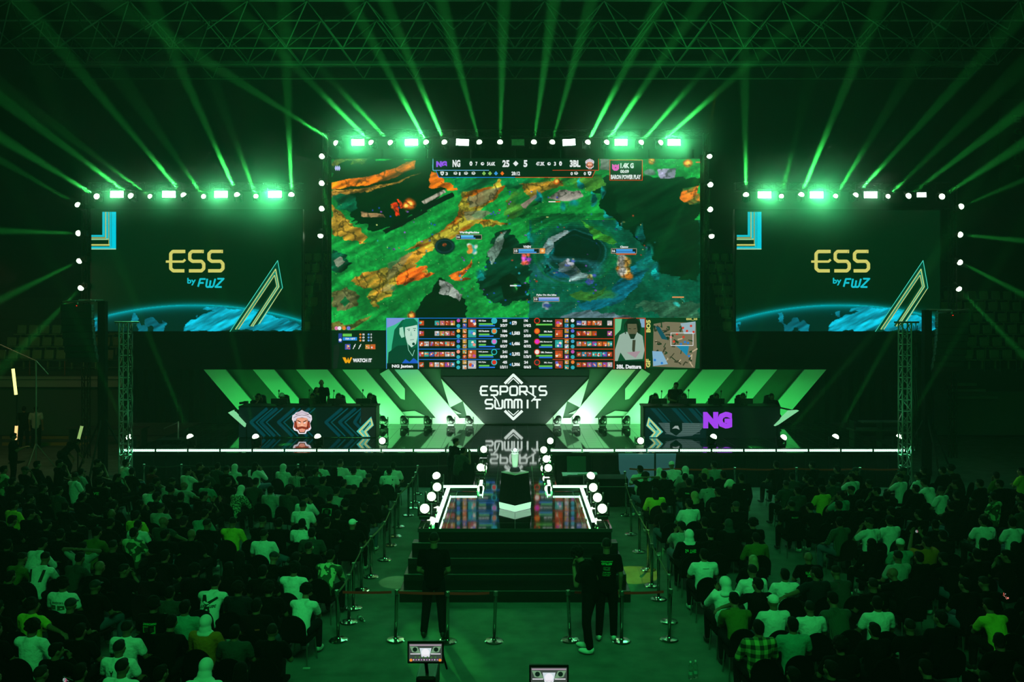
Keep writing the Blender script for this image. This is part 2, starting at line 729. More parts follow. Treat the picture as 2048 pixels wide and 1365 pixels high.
def stage_floor_mat():
    m = mat('glossy_stage_floor', (10, 14, 12), 0.07, spec=0.9, coat=0.6)
    nt = m.node_tree
    b = nt.nodes['Principled BSDF']
    b.inputs['Coat Roughness'].default_value = 0.03
    tc = nt.nodes.new('ShaderNodeTexCoord')
    br = nt.nodes.new('ShaderNodeTexBrick')
    br.offset = 0
    br.inputs['Scale'].default_value = 1.0
    br.inputs['Brick Width'].default_value = 0.5
    br.inputs['Row Height'].default_value = 0.5
    br.inputs['Mortar Size'].default_value = 0.006
    br.inputs['Color1'].default_value = (0.006, 0.010, 0.008, 1)
    br.inputs['Color2'].default_value = (0.009, 0.014, 0.011, 1)
    br.inputs['Mortar'].default_value = (0.0, 0.0, 0.0, 1)
    nt.links.new(tc.outputs['Object'], br.inputs['Vector'])
    nt.links.new(br.outputs['Color'], b.inputs['Base Color'])
    mr = nt.nodes.new('ShaderNodeMapRange')
    mr.inputs['To Min'].default_value = 0.06
    mr.inputs['To Max'].default_value = 0.6
    nt.links.new(br.outputs['Fac'], mr.inputs['Value'])
    nt.links.new(mr.outputs[0], b.inputs['Roughness'])
    n = nt.nodes.new('ShaderNodeTexNoise')
    n.inputs['Scale'].default_value = 1.3
    nt.links.new(tc.outputs['Object'], n.inputs['Vector'])
    bp = nt.nodes.new('ShaderNodeBump')
    bp.inputs['Strength'].default_value = 0.05
    bp.inputs['Distance'].default_value = 0.02
    nt.links.new(n.outputs['Fac'], bp.inputs['Height'])
    nt.links.new(bp.outputs[0], b.inputs['Normal'])
    return m


GLOSS = stage_floor_mat()
VELVET = mat('black_skirt', (10, 12, 11), 0.85, spec=0.15)
st = empty('main_stage', (0, SF, 0), 'wide black main stage with mirror-gloss deck edged in white-green light', 'stage')
XL, XR = (247 - CX) * SF / F, (1813 - CX) * SF / F
MB().box(((XL + XR) / 2, (SR + .8 - SF) / 2, ST - 0.04), (XR - XL, SR + .8 - SF, 0.08)).build('deck', GLOSS, st)
mb = MB()
mb.box(((XL + XR) / 2, 0.06, (ST - .08) / 2), (XR - XL, 0.04, ST - .08))
for i in range(66):                       # soft pleats of the skirt
    x = XL + (i + .5) * (XR - XL) / 66
    mb.bar((x, 0.03, 0.01), (x, 0.03, ST - .1), 0.03, 6)
mb.build('front_skirt', VELVET, st)
MB().box(((XL + XR) / 2, 0.02, ST - .03), (XR - XL, 0.05, 0.05)).build('front_trim', BLACK, st)
for sx in (XL + .05, XR - .05):
    MB().box((sx, (SR - SF) / 2, (ST - .08) / 2), (0.05, SR - SF, ST - .08)).build('side_skirt', VELVET, st)

# catwalk: narrow neck from the stage, wider head towards the audience, five steps down
NK, HD = 1.12, 2.12
CY0, CY1 = 19.06, 22.9
cw = empty('catwalk', (0, CY0, 0), 'black T-shaped catwalk with mirror-gloss deck running from stage towards the audience', 'catwalk')
MB().box((0, (CY1 - CY0) / 2, ST - .04), (HD * 2, CY1 - CY0, 0.08)).build('head_deck', GLOSS, cw)
MB().box((0, (SF - CY1) / 2 + CY1 - CY0, ST - .04), (NK * 2, SF - CY1, 0.08)).build('neck_deck', GLOSS, cw)
mb = MB()
mb.box((0, (CY1 - CY0) / 2, (ST - .08) / 2), (HD * 2 - .04, CY1 - CY0 - .04, ST - .08))
mb.box((0, (SF - CY1) / 2 + CY1 - CY0, (ST - .08) / 2), (NK * 2 - .04, SF - CY1 - .04, ST - .08))
mb.build('catwalk_body', VELVET, cw)
STEPM = mat('step_black', (13, 15, 14), 0.22, spec=0.6)
EDGEM = mat('step_edge_aluminium', (150, 160, 152), 0.25, 0.9)
steps = empty('stage_steps', (0, 17.7, 0), 'flight of glossy black steps up to the catwalk head', 'steps')
for k in range(5):
    y1 = CY0 - 17.7 - 0.005
    y0 = (0, .34, .69, 1.03)[k] if k < 4 else None
    if k == 4:
        break
    z = ST * (k + 1) / 5
    w = 2.34 - 0.045 * k
    MB().rbox((0, (y0 + y1) / 2, z / 2), (w * 2, y1 - y0, z), 0.008, 1).build('step', STEPM, steps)
    nose = MB().box((0, y0 + .01, z + 0.004), (w * 2, 0.022, 0.014))
    nose.build('nosing', EDGEM, steps)

# ------------------------------------------------------------------ stage rear wall: black header, slatted light wall, central LED
HYD = 33.95
hw = empty('stage_header', (0, HYD, 0), 'plain black header band under the side screens and beside the main screen', 'stage header')
zt, zb = P(0, 663.5, HYD).z, P(0, 739, HYD).z
for xa_, xb_ in ((248, 662), (1401, 1813)):
    a_, b_ = P(xa_, 0, HYD).x, P(xb_, 0, HYD).x
    MB().box(((a_ + b_) / 2, 0, (zt + zb) / 2), (b_ - a_, 0.3, zt - zb)).build('header_panel', MATT, hw)
for px_ in (250, 1811):
    x_ = P(px_, 0, HYD).x
    MB().box((x_, 0, (zb + ST) / 2 + .001), (.12, .12, zb - ST)).build('header_post', MATT, hw)
zb = P(0, 737, SR).z
# black masking drape left and right of the slatted wall
for s, lab in ((-1, 'left'), (1, 'right')):
    mb = MB()
    x0, x1 = (247, 520) if s < 0 else (1540, 1813)
    xa, xb = P(x0, 0, SR).x, P(x1, 0, SR).x
    n = 24
    pts = [(xa + (xb - xa) * i / n, .07 * (i % 2)) for i in range(n + 1)]
    for (ua, va), (ub, vb) in zip(pts, pts[1:]):
        q = [mb.bm.verts.new(c) for c in ((ua, SR + .2 + va, ST + .01), (ub, SR + .2 + vb, ST + .01), (ub, SR + .2 + vb, zb), (ua, SR + .2 + va, zb))]
        mb.bm.faces.new(q)
    o = mb.build('masking_drape', MATT, label='black pleated drape hanging beside the %s end of the slatted wall' % lab, cat='drape', group='black masking drapes')
    o.modifiers.new('s', 'SOLIDIFY').thickness = 0.02

PANEL = mat('slat_white', (222, 228, 222), 0.6)
DWALL = mat('slat_wall_green', (70, 92, 78), 0.7, noise=.1, nscale=3)
sw = empty('slatted_wall', (0, SR, ST), 'wall of pale diagonal slats leaning towards the centre logo, lit green', 'slatted wall')
WY = SR - 0.05


def wallpt(px, py, d):
    """A point d metres in front of the wall, named by where it falls on the wall itself."""
    p = P(px, py, SR)
    return Vector((p.x, -d, p.z - ST))


MB().prism([(CX - 621, 737), (CX + 621, 737), (CX + 515, 848), (CX - 515, 848)], .12, lambda u, v, w: wallpt(u, v, -.16 + w)).build('wall_panel', DWALL, sw)
for s in (-1, 1):
    for t in (594, 546, 488, 437, 340, 240, 193):
        pass
    for top in (620, 522, 425, 344, 240):
        out, inn = {620: (620, 577), 522: (522, 480), 425: (436, 374), 344: (344, 298), 240: (240, 193)}[top]
        k = .85
        pts = [(CX + s * out, 739), (CX + s * inn, 739), (CX + s * (inn - 98 * k), 837), (CX + s * (out - 98 * k), 837)]
        mb = MB()
        mb.prism([(p[0], p[1]) for p in pts], 0.10, lambda u, v, w: wallpt(u, v, 0.06 + w))
        mb.build('slat', PANEL, sw)
    # the wide wedge that runs in to the logo
    wedge = [(CX + s * 148, 757), (CX + s * 62, 847), (CX + s * 112, 847), (CX + s * 104, 800), (CX + s * 128, 815), (CX + s * 128, 790)]
    MB().prism([(CX + s * 148, 755), (CX + s * 60, 848), (CX + s * 92, 848), (CX + s * 104, 802), (CX + s * 130, 815)], 0.05, lambda u, v, w: wallpt(u, v, 0.08 + w)).build('wedge_panel', PANEL, sw)
    # pale skirting under the slats
    MB().prism([(CX + s * 270, 836), (CX + s * 92, 836), (CX + s * 62, 848), (CX + s * 270, 848)], 0.05, lambda u, v, w: wallpt(u, v, 0.04 + w)).build('skirting', PANEL, sw)
    # pale panels standing in for bright light shapes projected between the slats
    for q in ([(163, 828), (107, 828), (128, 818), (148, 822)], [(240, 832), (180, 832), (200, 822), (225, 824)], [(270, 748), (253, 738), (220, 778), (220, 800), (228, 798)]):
        MB().prism([(CX + s * a, b) for a, b in q], 0.03, lambda u, v, w: wallpt(u, v, 0.02 + w)).build('projected_light_panel', PANEL, sw)

# central LED wall with the event logo
cl = empty('logo_screen', (0, SR - .3, ST), 'dark LED wall showing the white ESPORTS SUMMIT logo at stage centre', 'screen')
LY = SR - 0.34
MB().prism([(CX - 148, 739), (CX + 148, 739), (CX + 148, 757), (CX + 62, 847.5), (CX - 62, 847.5), (CX - 148, 757)], 0.12,
           lambda u, v, w: Vector((P(u, v, SR - .2).x, w + 0.02, P(u, v, SR - .2).z - ST))).build('screen_cabinet', BLACK, cl)
a = Art()
a.poly([(CX - 148, 739), (CX + 148, 739), (CX + 148, 752), (CX - 148, 752)], (6, 26, 16))
a.poly([(CX - 146, 754), (CX + 146, 754), (CX + 60, 847), (CX - 60, 847)], (24, 34, 32))
for y in range(758, 847, 6):
    w_ = 146 - (y - 754) * 86 / 93
    a.stroke([(CX - w_, y), (CX + w_, y)], 0.6, (34, 48, 44))
WH = (240, 255, 245)
gx = lambda u: 740 + u / 3.593
gy = lambda v: 730 + v / 3.593
a.poly([(1030, 741), (1057, 766), (1003, 766)], (5, 12, 10))
a.stroke([(gx(968), gy(135)), (gx(1030), gy(72)), (gx(1095), gy(135))], 5.2, WH)
a.stroke([(gx(990), gy(137)), (gx(1030), gy(98)), (gx(1070), gy(137))], 1.8, WH)
a.stroke([(gx(968), gy(330)), (gx(1030), gy(390)), (gx(1095), gy(330))], 5.2, WH)
a.stroke([(gx(992), gy(328)), (gx(1030), gy(362)), (gx(1068), gy(328))], 1.8, WH)
a.glyphs('ESPORTS', gx(797), gy(155), 19.45, 14.2, 17.5, 3.6, WH)
a.glyphs('SUMMIT', gx(830), gy(250), 19.2, 14.6, 17.5, 3.6, WH)
a.stroke([(gx(880), gy(215)), (gx(915), gy(255)), (gx(930), gy(300))], 2.6, WH)
a.stroke([(gx(1130), gy(190)), (gx(1190), gy(230)), (gx(1160), gy(262))], 2.6, WH)
a.build('logo_picture', plane_fn(SR - .30), screen_mat(), cl).matrix_parent_inverse = Matrix.Translation(-Vector(cl.location))


def parent_keep(o, root):
    o.parent = root
    o.matrix_parent_inverse = Matrix.Translation(-Vector(root.location))
    return o


# ------------------------------------------------------------------ side screens
CYAN = (20, 190, 205)
YEL = (205, 205, 110)


def side_art(dx, x0, x1):
    a = Art()
    u = lambda X: 150 + X / 3.9 + dx
    v = lambda Yv: 340 + Yv / 3.9
    cl_ = lambda x: min(max(x, x0), x1)
    # corner bracket
    for i, (xa, xb, c) in enumerate(((215, 236, CYAN), (238, 244, YEL), (244, 262, CYAN), (264, 268, YEL), (270, 286, CYAN), (288, 322, (0, 205, 225)))):
        yb = (508, 530, 545, 590, 600, 618)[i]
        a.rect(u(xa), v(328), u(xb), v(yb), c)
    for ya, yb, c, xe in ((508, 524, CYAN, 236), (527, 532, YEL, 244), (536, 547, (150, 205, 150), 262), (580, 592, YEL, 272), (598, 614, CYAN, 288), (614, 622, (150, 210, 170), 322)):
        a.rect(u(130), v(ya), u(xe), v(yb), c)
    # big letters
    S = 6.6
    first, a = a, Art()
    a.stroke([(u(862), v(637)), (u(765), v(637)), (u(748), v(655)), (u(748), v(770)), (u(768), v(788)), (u(855), v(788))], S, (210, 205, 105))
    a.stroke([(u(710), v(716)), (u(845), v(716)), (u(862), v(700))], 4.6, (210, 205, 105))
    for d in (0, 150):
        a.stroke([(u(1006 + d), v(637)), (u(915 + d), v(637)), (u(897 + d), v(655)), (u(897 + d), v(697)), (u(918 + d), v(714)), (u(988 + d), v(714)),
                  (u(1006 + d), v(734)), (u(1006 + d), v(770)), (u(988 + d), v(788)), (u(890 + d), v(788))], S, (210, 205, 105))
        a.stroke([(u(905 + d), v(650)), (u(990 + d), v(650)), (u(1000 + d), v(625))], 0.6, (90, 95, 50))
        a.stroke([(u(930 + d), v(727)), (u(995 + d), v(727))], 0.6, (90, 95, 50))
    a.stroke([(u(760), v(652)), (u(840), v(652))], 0.6, (90, 95, 50))
    a.text('by', u(878), v(843), u(945), v(902), CYAN, 0.03)
    a.glyphs('F', u(962), v(852), 0, 11.5, 15.5, 3.6, CYAN, slant=.2)
    a.glyphs('W', u(1024), v(850), 0, 14.5, 16.5, 3.6, CYAN, slant=.16)
    a.glyphs('Z', u(1100), v(850), 0, 12, 16.5, 3.6, CYAN, slant=.2)
    return first, a


def slash(a, u, v, k=1.0):
    DK = (0, 62, 42)
    a.poly([(u(1205), v(1262)), (u(1582), v(705)), (u(1622), v(920)), (u(1430), v(1205)), (u(1372), v(1225)), (u(1355), v(1215)), (u(1562), v(905)), (u(1552), v(850)), (u(1265), v(1262))], DK)
    a.stroke([(u(1210), v(1262)), (u(1582), v(708)), (u(1620), v(920)), (u(1428), v(1208))], 1.3 * k, (70, 215, 190))
    a.stroke([(u(1252), v(1245)), (u(1566), v(775)), (u(1592), v(912)), (u(1388), v(1222))], 2.0 * k, (190, 215, 130))
    a.stroke([(u(1275), v(1245)), (u(1558), v(822)), (u(1576), v(908)), (u(1372), v(1222))], 1.6 * k, (200, 215, 130))
    a.stroke([(u(1262), v(1247)), (u(1562), v(798)), (u(1584), v(910)), (u(1380), v(1222))], 0.9 * k, (40, 200, 180))
    a.stroke([(u(1440), v(1200)), (u(1612), v(930))], 1.4 * k, (195, 215, 130))


def side_screen(dx, x0, x1, side):
    Ys = 33.8
    c = Canvas(x0, 421, x1, 663, (0, 26, 8))
    c.img *= (1 + .06 * (c.g[..., None] - .5))
    ecx = 390 + dx
    R = 545.0
    d = np.sqrt((c.X - ecx) ** 2 + ((c.Y - (610 + R * .72)) / .72) ** 2)
    rel = (R - d)
    halo = np.exp(-np.clip(-rel, 0, None) / 7.0) * (rel < 0)
    c.img += halo[..., None] * np.array((0, 110, 130))
    inn = rel >= 0
    limb = np.exp(-np.clip(rel, 0, None) / 9.0) * inn
    base = np.array((0, 38, 30))
    n1 = fbm(c.h, c.w, 34, 5, 5)
    X = c.X - dx
    cont = inn & ((n1 - np.abs(c.Y - 644) * .004) > .62) & (rel > 9) & (X < 470)
    c.img = np.where(inn[..., None], base, c.img)
    cc = np.array((8, 105, 120)) * (0.3 + 1.4 * c.st[..., None])
    c.img = np.where(cont[..., None], cc, c.img)
    c.img = c.img + limb[..., None] * np.array((0, 150, 170))
    c.poly([(365 + dx, 662), (375 + dx, 646), (400 + dx, 632), (430 + dx, 622), (407 + dx, 622), (410 + dx, 616), (440 + dx, 613), (500 + dx, 618), (560 + dx, 634), (600 + dx, 652), (600 + dx, 662)], (12, 165, 190), 10, .5, .9)
    c.img = np.where(inn[..., None] | (rel > -8)[..., None], c.img, c.img)
    root = empty('side_screen', (P((x0 + x1) / 2, 0, Ys).x, Ys + .1, 0), 'large LED side screen showing ESS by FWZ above a blue planet, stage %s' % side, 'screen', 'pair of side screens')
    fn = plane_fn(Ys)
    parent_keep(c.build('screen_picture', fn, screen_mat()), root)
    a1, a2 = side_art(dx, x0, x1)
    a3 = Art()
    slash(a3, lambda X_: 150 + X_ / 3.9 + dx, lambda V_: 340 + V_ / 3.9)
    for nm_, a_ in (('corner_graphic', a1), ('title_lettering', a2), ('arrow_graphic', a3)):
        parent_keep(a_.build(nm_, fn, screen_mat()), root)
    pa, pb = P(x0, 421, Ys), P(x1, 663, Ys)
    parent_keep(MB().box(((pa.x + pb.x) / 2, Ys + .12, (pa.z + pb.z) / 2), (pb.x - pa.x + .1, 0.2, pa.z - pb.z + .1)).build('cabinet', BLACK), root)
    mb = MB()
    for i in range(7):
        x = pa.x + (pb.x - pa.x) * i / 6
        mb.bar((x, Ys + .4, pb.z), (x, Ys + .4, pa.z), 0.04, 6)
    for z in (pb.z, (pa.z + pb.z) / 2, pa.z):
        mb.bar((pa.x, Ys + .4, z), (pb.x, Ys + .4, z), 0.03, 6)
    parent_keep(mb.build('support_frame', BLACK), root)
    return root


side_screen(0, 183, 603, 'left')
side_screen(1290, 1472, 1880, 'right')


# ------------------------------------------------------------------ team emblem (turbaned head with moustache)
def emblem(a, cx, cy, h):
    s = h / 245.0
    q = lambda pts: [(cx + (x - 1048) * s, cy + (y - 590) * s) for x, y in pts]
    a.poly(q([(1046, 465), (1075, 480), (1112, 492), (1120, 505), (1145, 520), (1150, 560), (1130, 600), (1142, 650), (1128, 672), (1098, 682), (1085, 708), (1015, 708), (1000, 682), (968, 672), (955, 650), (965, 600), (945, 560), (950, 520), (975, 505), (985, 490), (1020, 480)]), (245, 235, 245))
    a.poly(q([(990, 500), (1108, 500), (1138, 540), (1128, 585), (1118, 650), (1085, 670), (1075, 698), (1022, 698), (1010, 670), (978, 650), (968, 585), (957, 540)]), (60, 20, 18))
    a.poly(q([(1000, 545), (1098, 545), (1108, 580), (1095, 640), (1070, 690), (1028, 690), (1000, 640), (988, 580)]), (240, 160, 128))
    a.poly(q([(968, 590), (992, 585), (998, 620), (985, 650), (965, 645)]), (150, 52, 34))
    a.poly(q([(1128, 590), (1104, 585), (1098, 620), (1112, 650), (1132, 645)]), (150, 52, 34))
    a.poly(q([(1048, 472), (1100, 488), (1110, 508), (1048, 502), (988, 508), (996, 488)]), (205, 190, 205))
    a.poly(q([(960, 520), (1048, 500), (1136, 520), (1142, 560), (1118, 580), (1098, 548), (1048, 540), (998, 548), (978, 580), (954, 560)]), (225, 212, 225))
    a.stroke(q([(962, 545), (1000, 522), (1048, 516), (1096, 522), (1136, 545)]), 4 * s, (70, 50, 60))
    a.stroke(q([(1000, 570), (1036, 588)]), 8 * s, (50, 15, 12)).stroke(q([(1096, 570), (1060, 588)]), 8 * s, (50, 15, 12))
    a.poly(q([(1008, 590), (1034, 592), (1026, 602), (1010, 598)]), (250, 240, 240)).poly(q([(1088, 590), (1062, 592), (1070, 602), (1086, 598)]), (250, 240, 240))
    a.poly(q([(1048, 590), (1066, 625), (1048, 634), (1030, 625)]), (250, 185, 150))
    a.poly(q([(975, 662), (1000, 640), (1048, 630), (1096, 640), (1122, 662), (1090, 664), (1048, 652), (1006, 664)]), (140, 45, 30))
    a.poly(q([(1026, 668), (1070, 668), (1064, 684), (1032, 684)]), (235, 150, 140))


# ------------------------------------------------------------------ main screen with the match broadcast
MY = 35.2
ms = empty('main_screen', (P(1031, 0, MY).x, MY + .1, 0), 'giant LED main screen showing a game map with scores and player statistics', 'screen')
c = Canvas(663, 318, 1400, 737, (18, 128, 50))
c.img *= (0.80 + .6 * c.g2[..., None])
c.img *= (1 + .9 * (c.st[..., None] - .5))
GR, VOID, OR, TAN, GRY, TEAL = (14, 140, 62), (0, 26, 8), (222, 108, 14), (160, 150, 44), (120, 122, 92), (10, 108, 88)
right = (c.X > 1058) & (c.Y > 440)
c.img = np.where(right[..., None], np.array((8, 92, 66)) * (.6 + .9 * c.g2[..., None]) * (1 + .4 * (c.g[..., None] - .5)), c.img)
c.poly([(663, 318), (866, 318), (866, 345), (820, 360), (760, 380), (700, 392), (663, 372)], VOID, 10, .3)
c.poly([(663, 364), (740, 352), (790, 338), (812, 324), (832, 320), (826, 338), (785, 356), (735, 370), (663, 378)], OR, 6, .5)
c.poly([(663, 378), (720, 378), (790, 364), (840, 346), (805, 366), (740, 384), (680, 390), (663, 396)], (150, 110, 40), 6, .5)
c.poly([(663, 318), (690, 318), (740, 318), (722, 330), (690, 326), (663, 330)], TAN, 14, .6, .7)
c.poly([(700, 390), (760, 378), (830, 352), (862, 345), (866, 372), (895, 384), (860, 408), (790, 452), (752, 464), (722, 452), (702, 430), (690, 405)], VOID, 14, .25)
c.poly([(862, 345), (880, 348), (895, 366), (918, 372), (915, 380), (858, 376)], OR, 8, .4)
c.poly([(905, 355), (1060, 355), (1060, 392), (980, 370), (920, 388)], (10, 110, 55), 12, .5)
c.poly([(925, 384), (985, 374), (1002, 356), (1010, 368), (985, 405), (940, 428), (985, 440), (1012, 452), (985, 455), (950, 447), (915, 472), (900, 482), (850, 498), (812, 500), (842, 484), (880, 464), (905, 440), (920, 410)], OR, 12, .4, col2=TAN)
c.poly([(935, 395), (975, 380), (1000, 372), (985, 400), (960, 412), (938, 415)], GRY, 8, .3, .8)
c.poly([(925, 425), (965, 418), (985, 425), (960, 438), (935, 440)], GRY, 6, .3, .8)
c.poly([(663, 410), (688, 430), (735, 476), (732, 486), (700, 482), (663, 468)], (165, 130, 40), 8, .4)
c.poly([(700, 565), (735, 543), (780, 540), (802, 518), (852, 490), (872, 492), (832, 528), (852, 536), (868, 545), (842, 560), (802, 566), (780, 580), (792, 592), (748, 602), (746, 622), (735, 610), (730, 580), (714, 574)], (160, 145, 45), 16, .35, col2=(176, 128, 36))
c.poly([(796, 548), (830, 532), (856, 528), (842, 545), (870, 546), (852, 556), (830, 562), (800, 576)], (215, 92, 22), 12, .5)
c.poly([(898, 550), (925, 540), (946, 518), (940, 536), (925, 554), (942, 560), (918, 563)], (200, 98, 25), 8, .5)
c.poly([(775, 530), (800, 515), (830, 505), (812, 525), (795, 545), (778, 560), (765, 582), (790, 584), (792, 570), (775, 568)], GRY, 8, .3, .55)
c.poly([(663, 585), (690, 575), (712, 590), (712, 612), (690, 622), (663, 612)], (92, 96, 50), 10, .4)
c.poly([(663, 640), (700, 650), (745, 628), (733, 640), (705, 660), (663, 662)], (120, 70, 28), 12, .5, .7)
c.poly([(820, 636), (842, 608), (868, 572), (880, 556), (904, 568), (926, 600), (936, 640), (830, 640)], VOID, 10, .25)
c.poly([(878, 562), (898, 564), (924, 590), (918, 604), (900, 590), (878, 588)], (150, 160, 150), 6, .4)
c.poly([(985, 470), (1012, 458), (1040, 486), (1058, 490), (1056, 600), (1004, 612), (962, 588), (950, 560), (975, 535)], (3, 48, 30), 14, .5)
c.poly([(975, 505), (1000, 468), (1012, 462), (1000, 500), (985, 530)], (110, 140, 125), 6, .3)
c.blob(1150, 508, 84, 66, (6, 70, 50), 12, 1, .4)
c.blob(1150, 500, 66, 48, (2, 30, 24), 8, 1, .25)
c.blob(1150, 502, 76, 58, (14, 130, 62), 10, .8, ring=.16)
c.blob(1135, 540, 60, 22, (40, 120, 130), 14, .8, ring=.35)
c.blob(1125, 548, 34, 12, (20, 90, 160), 10, .7)
c.poly([(1240, 560), (1282, 520), (1290, 548), (1262, 590), (1180, 630), (1130, 636), (1150, 612), (1212, 590)], (10, 120, 150), 18, .4, .85)
c.blob(1200, 590, 40, 10, (60, 150, 60), 12, .7)
c.poly([(1058, 600), (1130, 604), (1180, 625), (1120, 640), (1058, 640)], (20, 110, 90), 12, .3, .7)
c.poly([(1290, 600), (1400, 610), (1400, 640), (1330, 640), (1270, 612)], (60, 110, 80), 16, .4, .8)
c.poly([(1125, 632), (1170, 622), (1230, 628), (1280, 640), (1120, 640)], (90, 120, 130), 8, .4)
c.poly([(1180, 365), (1222, 352), (1400, 356), (1400, 400), (1400, 500), (1396, 560), (1330, 552), (1295, 505), (1262, 470), (1232, 440), (1205, 408)], (2, 40, 18), 14, .3)
c.poly([(1058, 440), (1110, 428), (1180, 432), (1150, 445), (1090, 455), (1058, 470)], (14, 120, 54), 10, .4)
c.poly([(1010, 400), (1060, 360), (1200, 352), (1215, 372), (1180, 380), (1120, 372), (1080, 400), (1040, 440), (1010, 440)], (20, 128, 50), 12, .4, col2=(60, 120, 40))
c.poly([(1040, 368), (1110, 360), (1130, 372), (1090, 382), (1060, 400)], (190, 110, 30), 10, .5, .7)
c.poly([(1092, 398), (1120, 380), (1162, 382), (1168, 392), (1150, 402)], (135, 130, 120), 6, .35)
c.poly([(1042, 410), (1070, 390), (1074, 394), (1050, 418)], (140, 125, 110), 4, .3)
c.poly([(663, 500), (690, 505), (700, 530), (680, 548), (663, 540)], (6, 60, 40), 8, .7)
for i, (x, y, rx, ry) in enumerate(((1188, 400, 9, 16), (1205, 385, 7, 12), (1215, 425, 10, 18), (1238, 450, 8, 14), (1278, 470, 10, 20), (1300, 500, 10, 18), (1308, 540, 14, 20), (1100, 500, 9, 22), (1092, 540, 10, 14), (1128, 412, 8, 10), (1150, 408, 12, 9), (1080, 395, 7, 14), (960, 545, 14, 12), (1285, 530, 16, 12), (1062, 480, 8, 12))):
    c.blob(x, y, rx, ry, (12, 118 + 10 * (i % 3), 104 + 12 * (i % 4)), 12, .9, .6)
for i in range(150):                      # little blossoms and crystals
    x, y = random.choice([(1050, 425, 60, 14), (1240, 470, 60, 40), (790, 455, 60, 25), (990, 560, 60, 60), (1120, 560, 90, 50)])[:2], 0
    bx, by = x
    c.blob(bx + random.uniform(-70, 80), by + random.uniform(-45, 50), random.uniform(1.2, 3.4), random.uniform(1, 2.6), random.choice([(30, 70, 190), (60, 60, 200), (140, 70, 190), (40, 150, 160), (190, 60, 40), (200, 210, 120)]), 2, .85)
for x, y, r in ((820, 408, 11), (813, 412, 8), (1113, 362, 7), (1303, 322, 7), (1376, 327, 9), (822, 630, 8), (790, 412, 7)):
    c.blob(x, y, r * 1.3, r * 1.2, (225, 90, 20), 6, .95, .5)
    c.blob(x, y, r * .7, r * .7, (255, 215, 90), 4, .95, .5)
c.blob(1300, 345, 14, 8, (130, 130, 140), 5, .8)
c.poly([(1316, 338), (1352, 336), (1350, 356), (1322, 358)], (130, 125, 150), 4, .3)
c.poly([(1200, 318), (1218, 318), (1218, 342), (1200, 340)], (130, 130, 130), 3, .3)
c.poly([(1365, 380), (1400, 370), (1400, 405), (1385, 412), (1362, 398)], (30, 110, 50), 8, .4, col2=(190, 100, 30))
c.blob(889, 493, 22, 17, (3, 22, 26), 4, 1, .15)
c.blob(889, 493, 17, 12, (30, 60, 66), 3, .8, ring=.2)
c.blob(889, 490, 5, 4, (190, 80, 40), 3, .9)
# ruins, walls, trees and water in simple shapes
c.poly([(844, 402), (888, 380), (894, 384), (850, 408)], (140, 135, 120), 3, .3)
c.poly([(840, 415), (905, 384), (910, 392), (846, 425)], (4, 12, 10), 3, .2)
c.poly([(722, 424), (764, 428), (768, 436), (724, 434)], (150, 120, 80), 4, .4)
c.poly([(664, 392), (684, 384), (712, 396), (716, 420), (700, 428), (676, 416)], (6, 90, 60), 10, .6, .9)
c.poly([(784, 408), (796, 404), (800, 430), (792, 432)], (205, 40, 14), 5, .4)
c.poly([(796, 398), (800, 398), (808, 414), (802, 418)], (215, 50, 14), 3, .4)
c.poly([(765, 462), (850, 418), (855, 424), (772, 468)], (6, 14, 12), 4, .2)
c.poly([(666, 600), (690, 580), (710, 596), (700, 618), (676, 622)], (98, 100, 60), 4, .3)
c.poly([(680, 604), (690, 592), (698, 604), (690, 614)], (14, 96, 50), 3, .2)
c.poly([(668, 522), (682, 512), (690, 524), (676, 536)], (120, 130, 110), 3, .3)
c.poly([(995, 560), (1020, 545), (1050, 570), (1050, 590), (1010, 600)], (2, 20, 10), 5, .2)
for x, y, w_, h_ in ((1160, 372, 10, 22), (1186, 405, 12, 26), (1205, 392, 9, 20), (1218, 430, 14, 30), (1240, 455, 10, 24), (1282, 478, 14, 32), (1296, 520, 16, 34), (1312, 552, 14, 30), (1098, 505, 12, 34), (1092, 545, 12, 26), (962, 556, 16, 18), (1075, 402, 9, 26), (1060, 470, 8, 20)):
    c.poly([(x, y - h_), (x + w_ * .6, y), (x + w_ * .3, y + h_ * .3), (x - w_ * .3, y + h_ * .3), (x - w_ * .6, y)], (10, 120, 112), 7, .6)
for k, (rx, ry, q) in enumerate(((82, 64, (16, 120, 60)), (74, 56, (10, 84, 60)), (60, 44, (30, 120, 120)), (50, 34, (8, 60, 66)))):
    c.blob(1150, 506, rx, ry, q, 10, .75, ring=.05)
c.poly([(1085, 500), (1096, 476), (1130, 460), (1140, 464), (1110, 482), (1098, 510)], (150, 170, 170), 5, .4, .8)
c.poly([(1112, 530), (1130, 520), (1160, 545), (1190, 552), (1150, 562), (1120, 550)], (150, 175, 175), 8, .5, .8)
c.poly([(1136, 590), (1160, 582), (1186, 592), (1210, 575), (1204, 590), (1180, 604), (1150, 600)], (70, 160, 60), 5, .4)
c.poly([(1160, 438), (1190, 458), (1235, 485), (1225, 490), (1190, 478)], (60, 165, 50), 5, .4)
c.poly([(1222, 360), (1246, 452), (1262, 468), (1290, 500), (1268, 470), (1240, 450), (1200, 410)], (0, 26, 10), 6, .2)
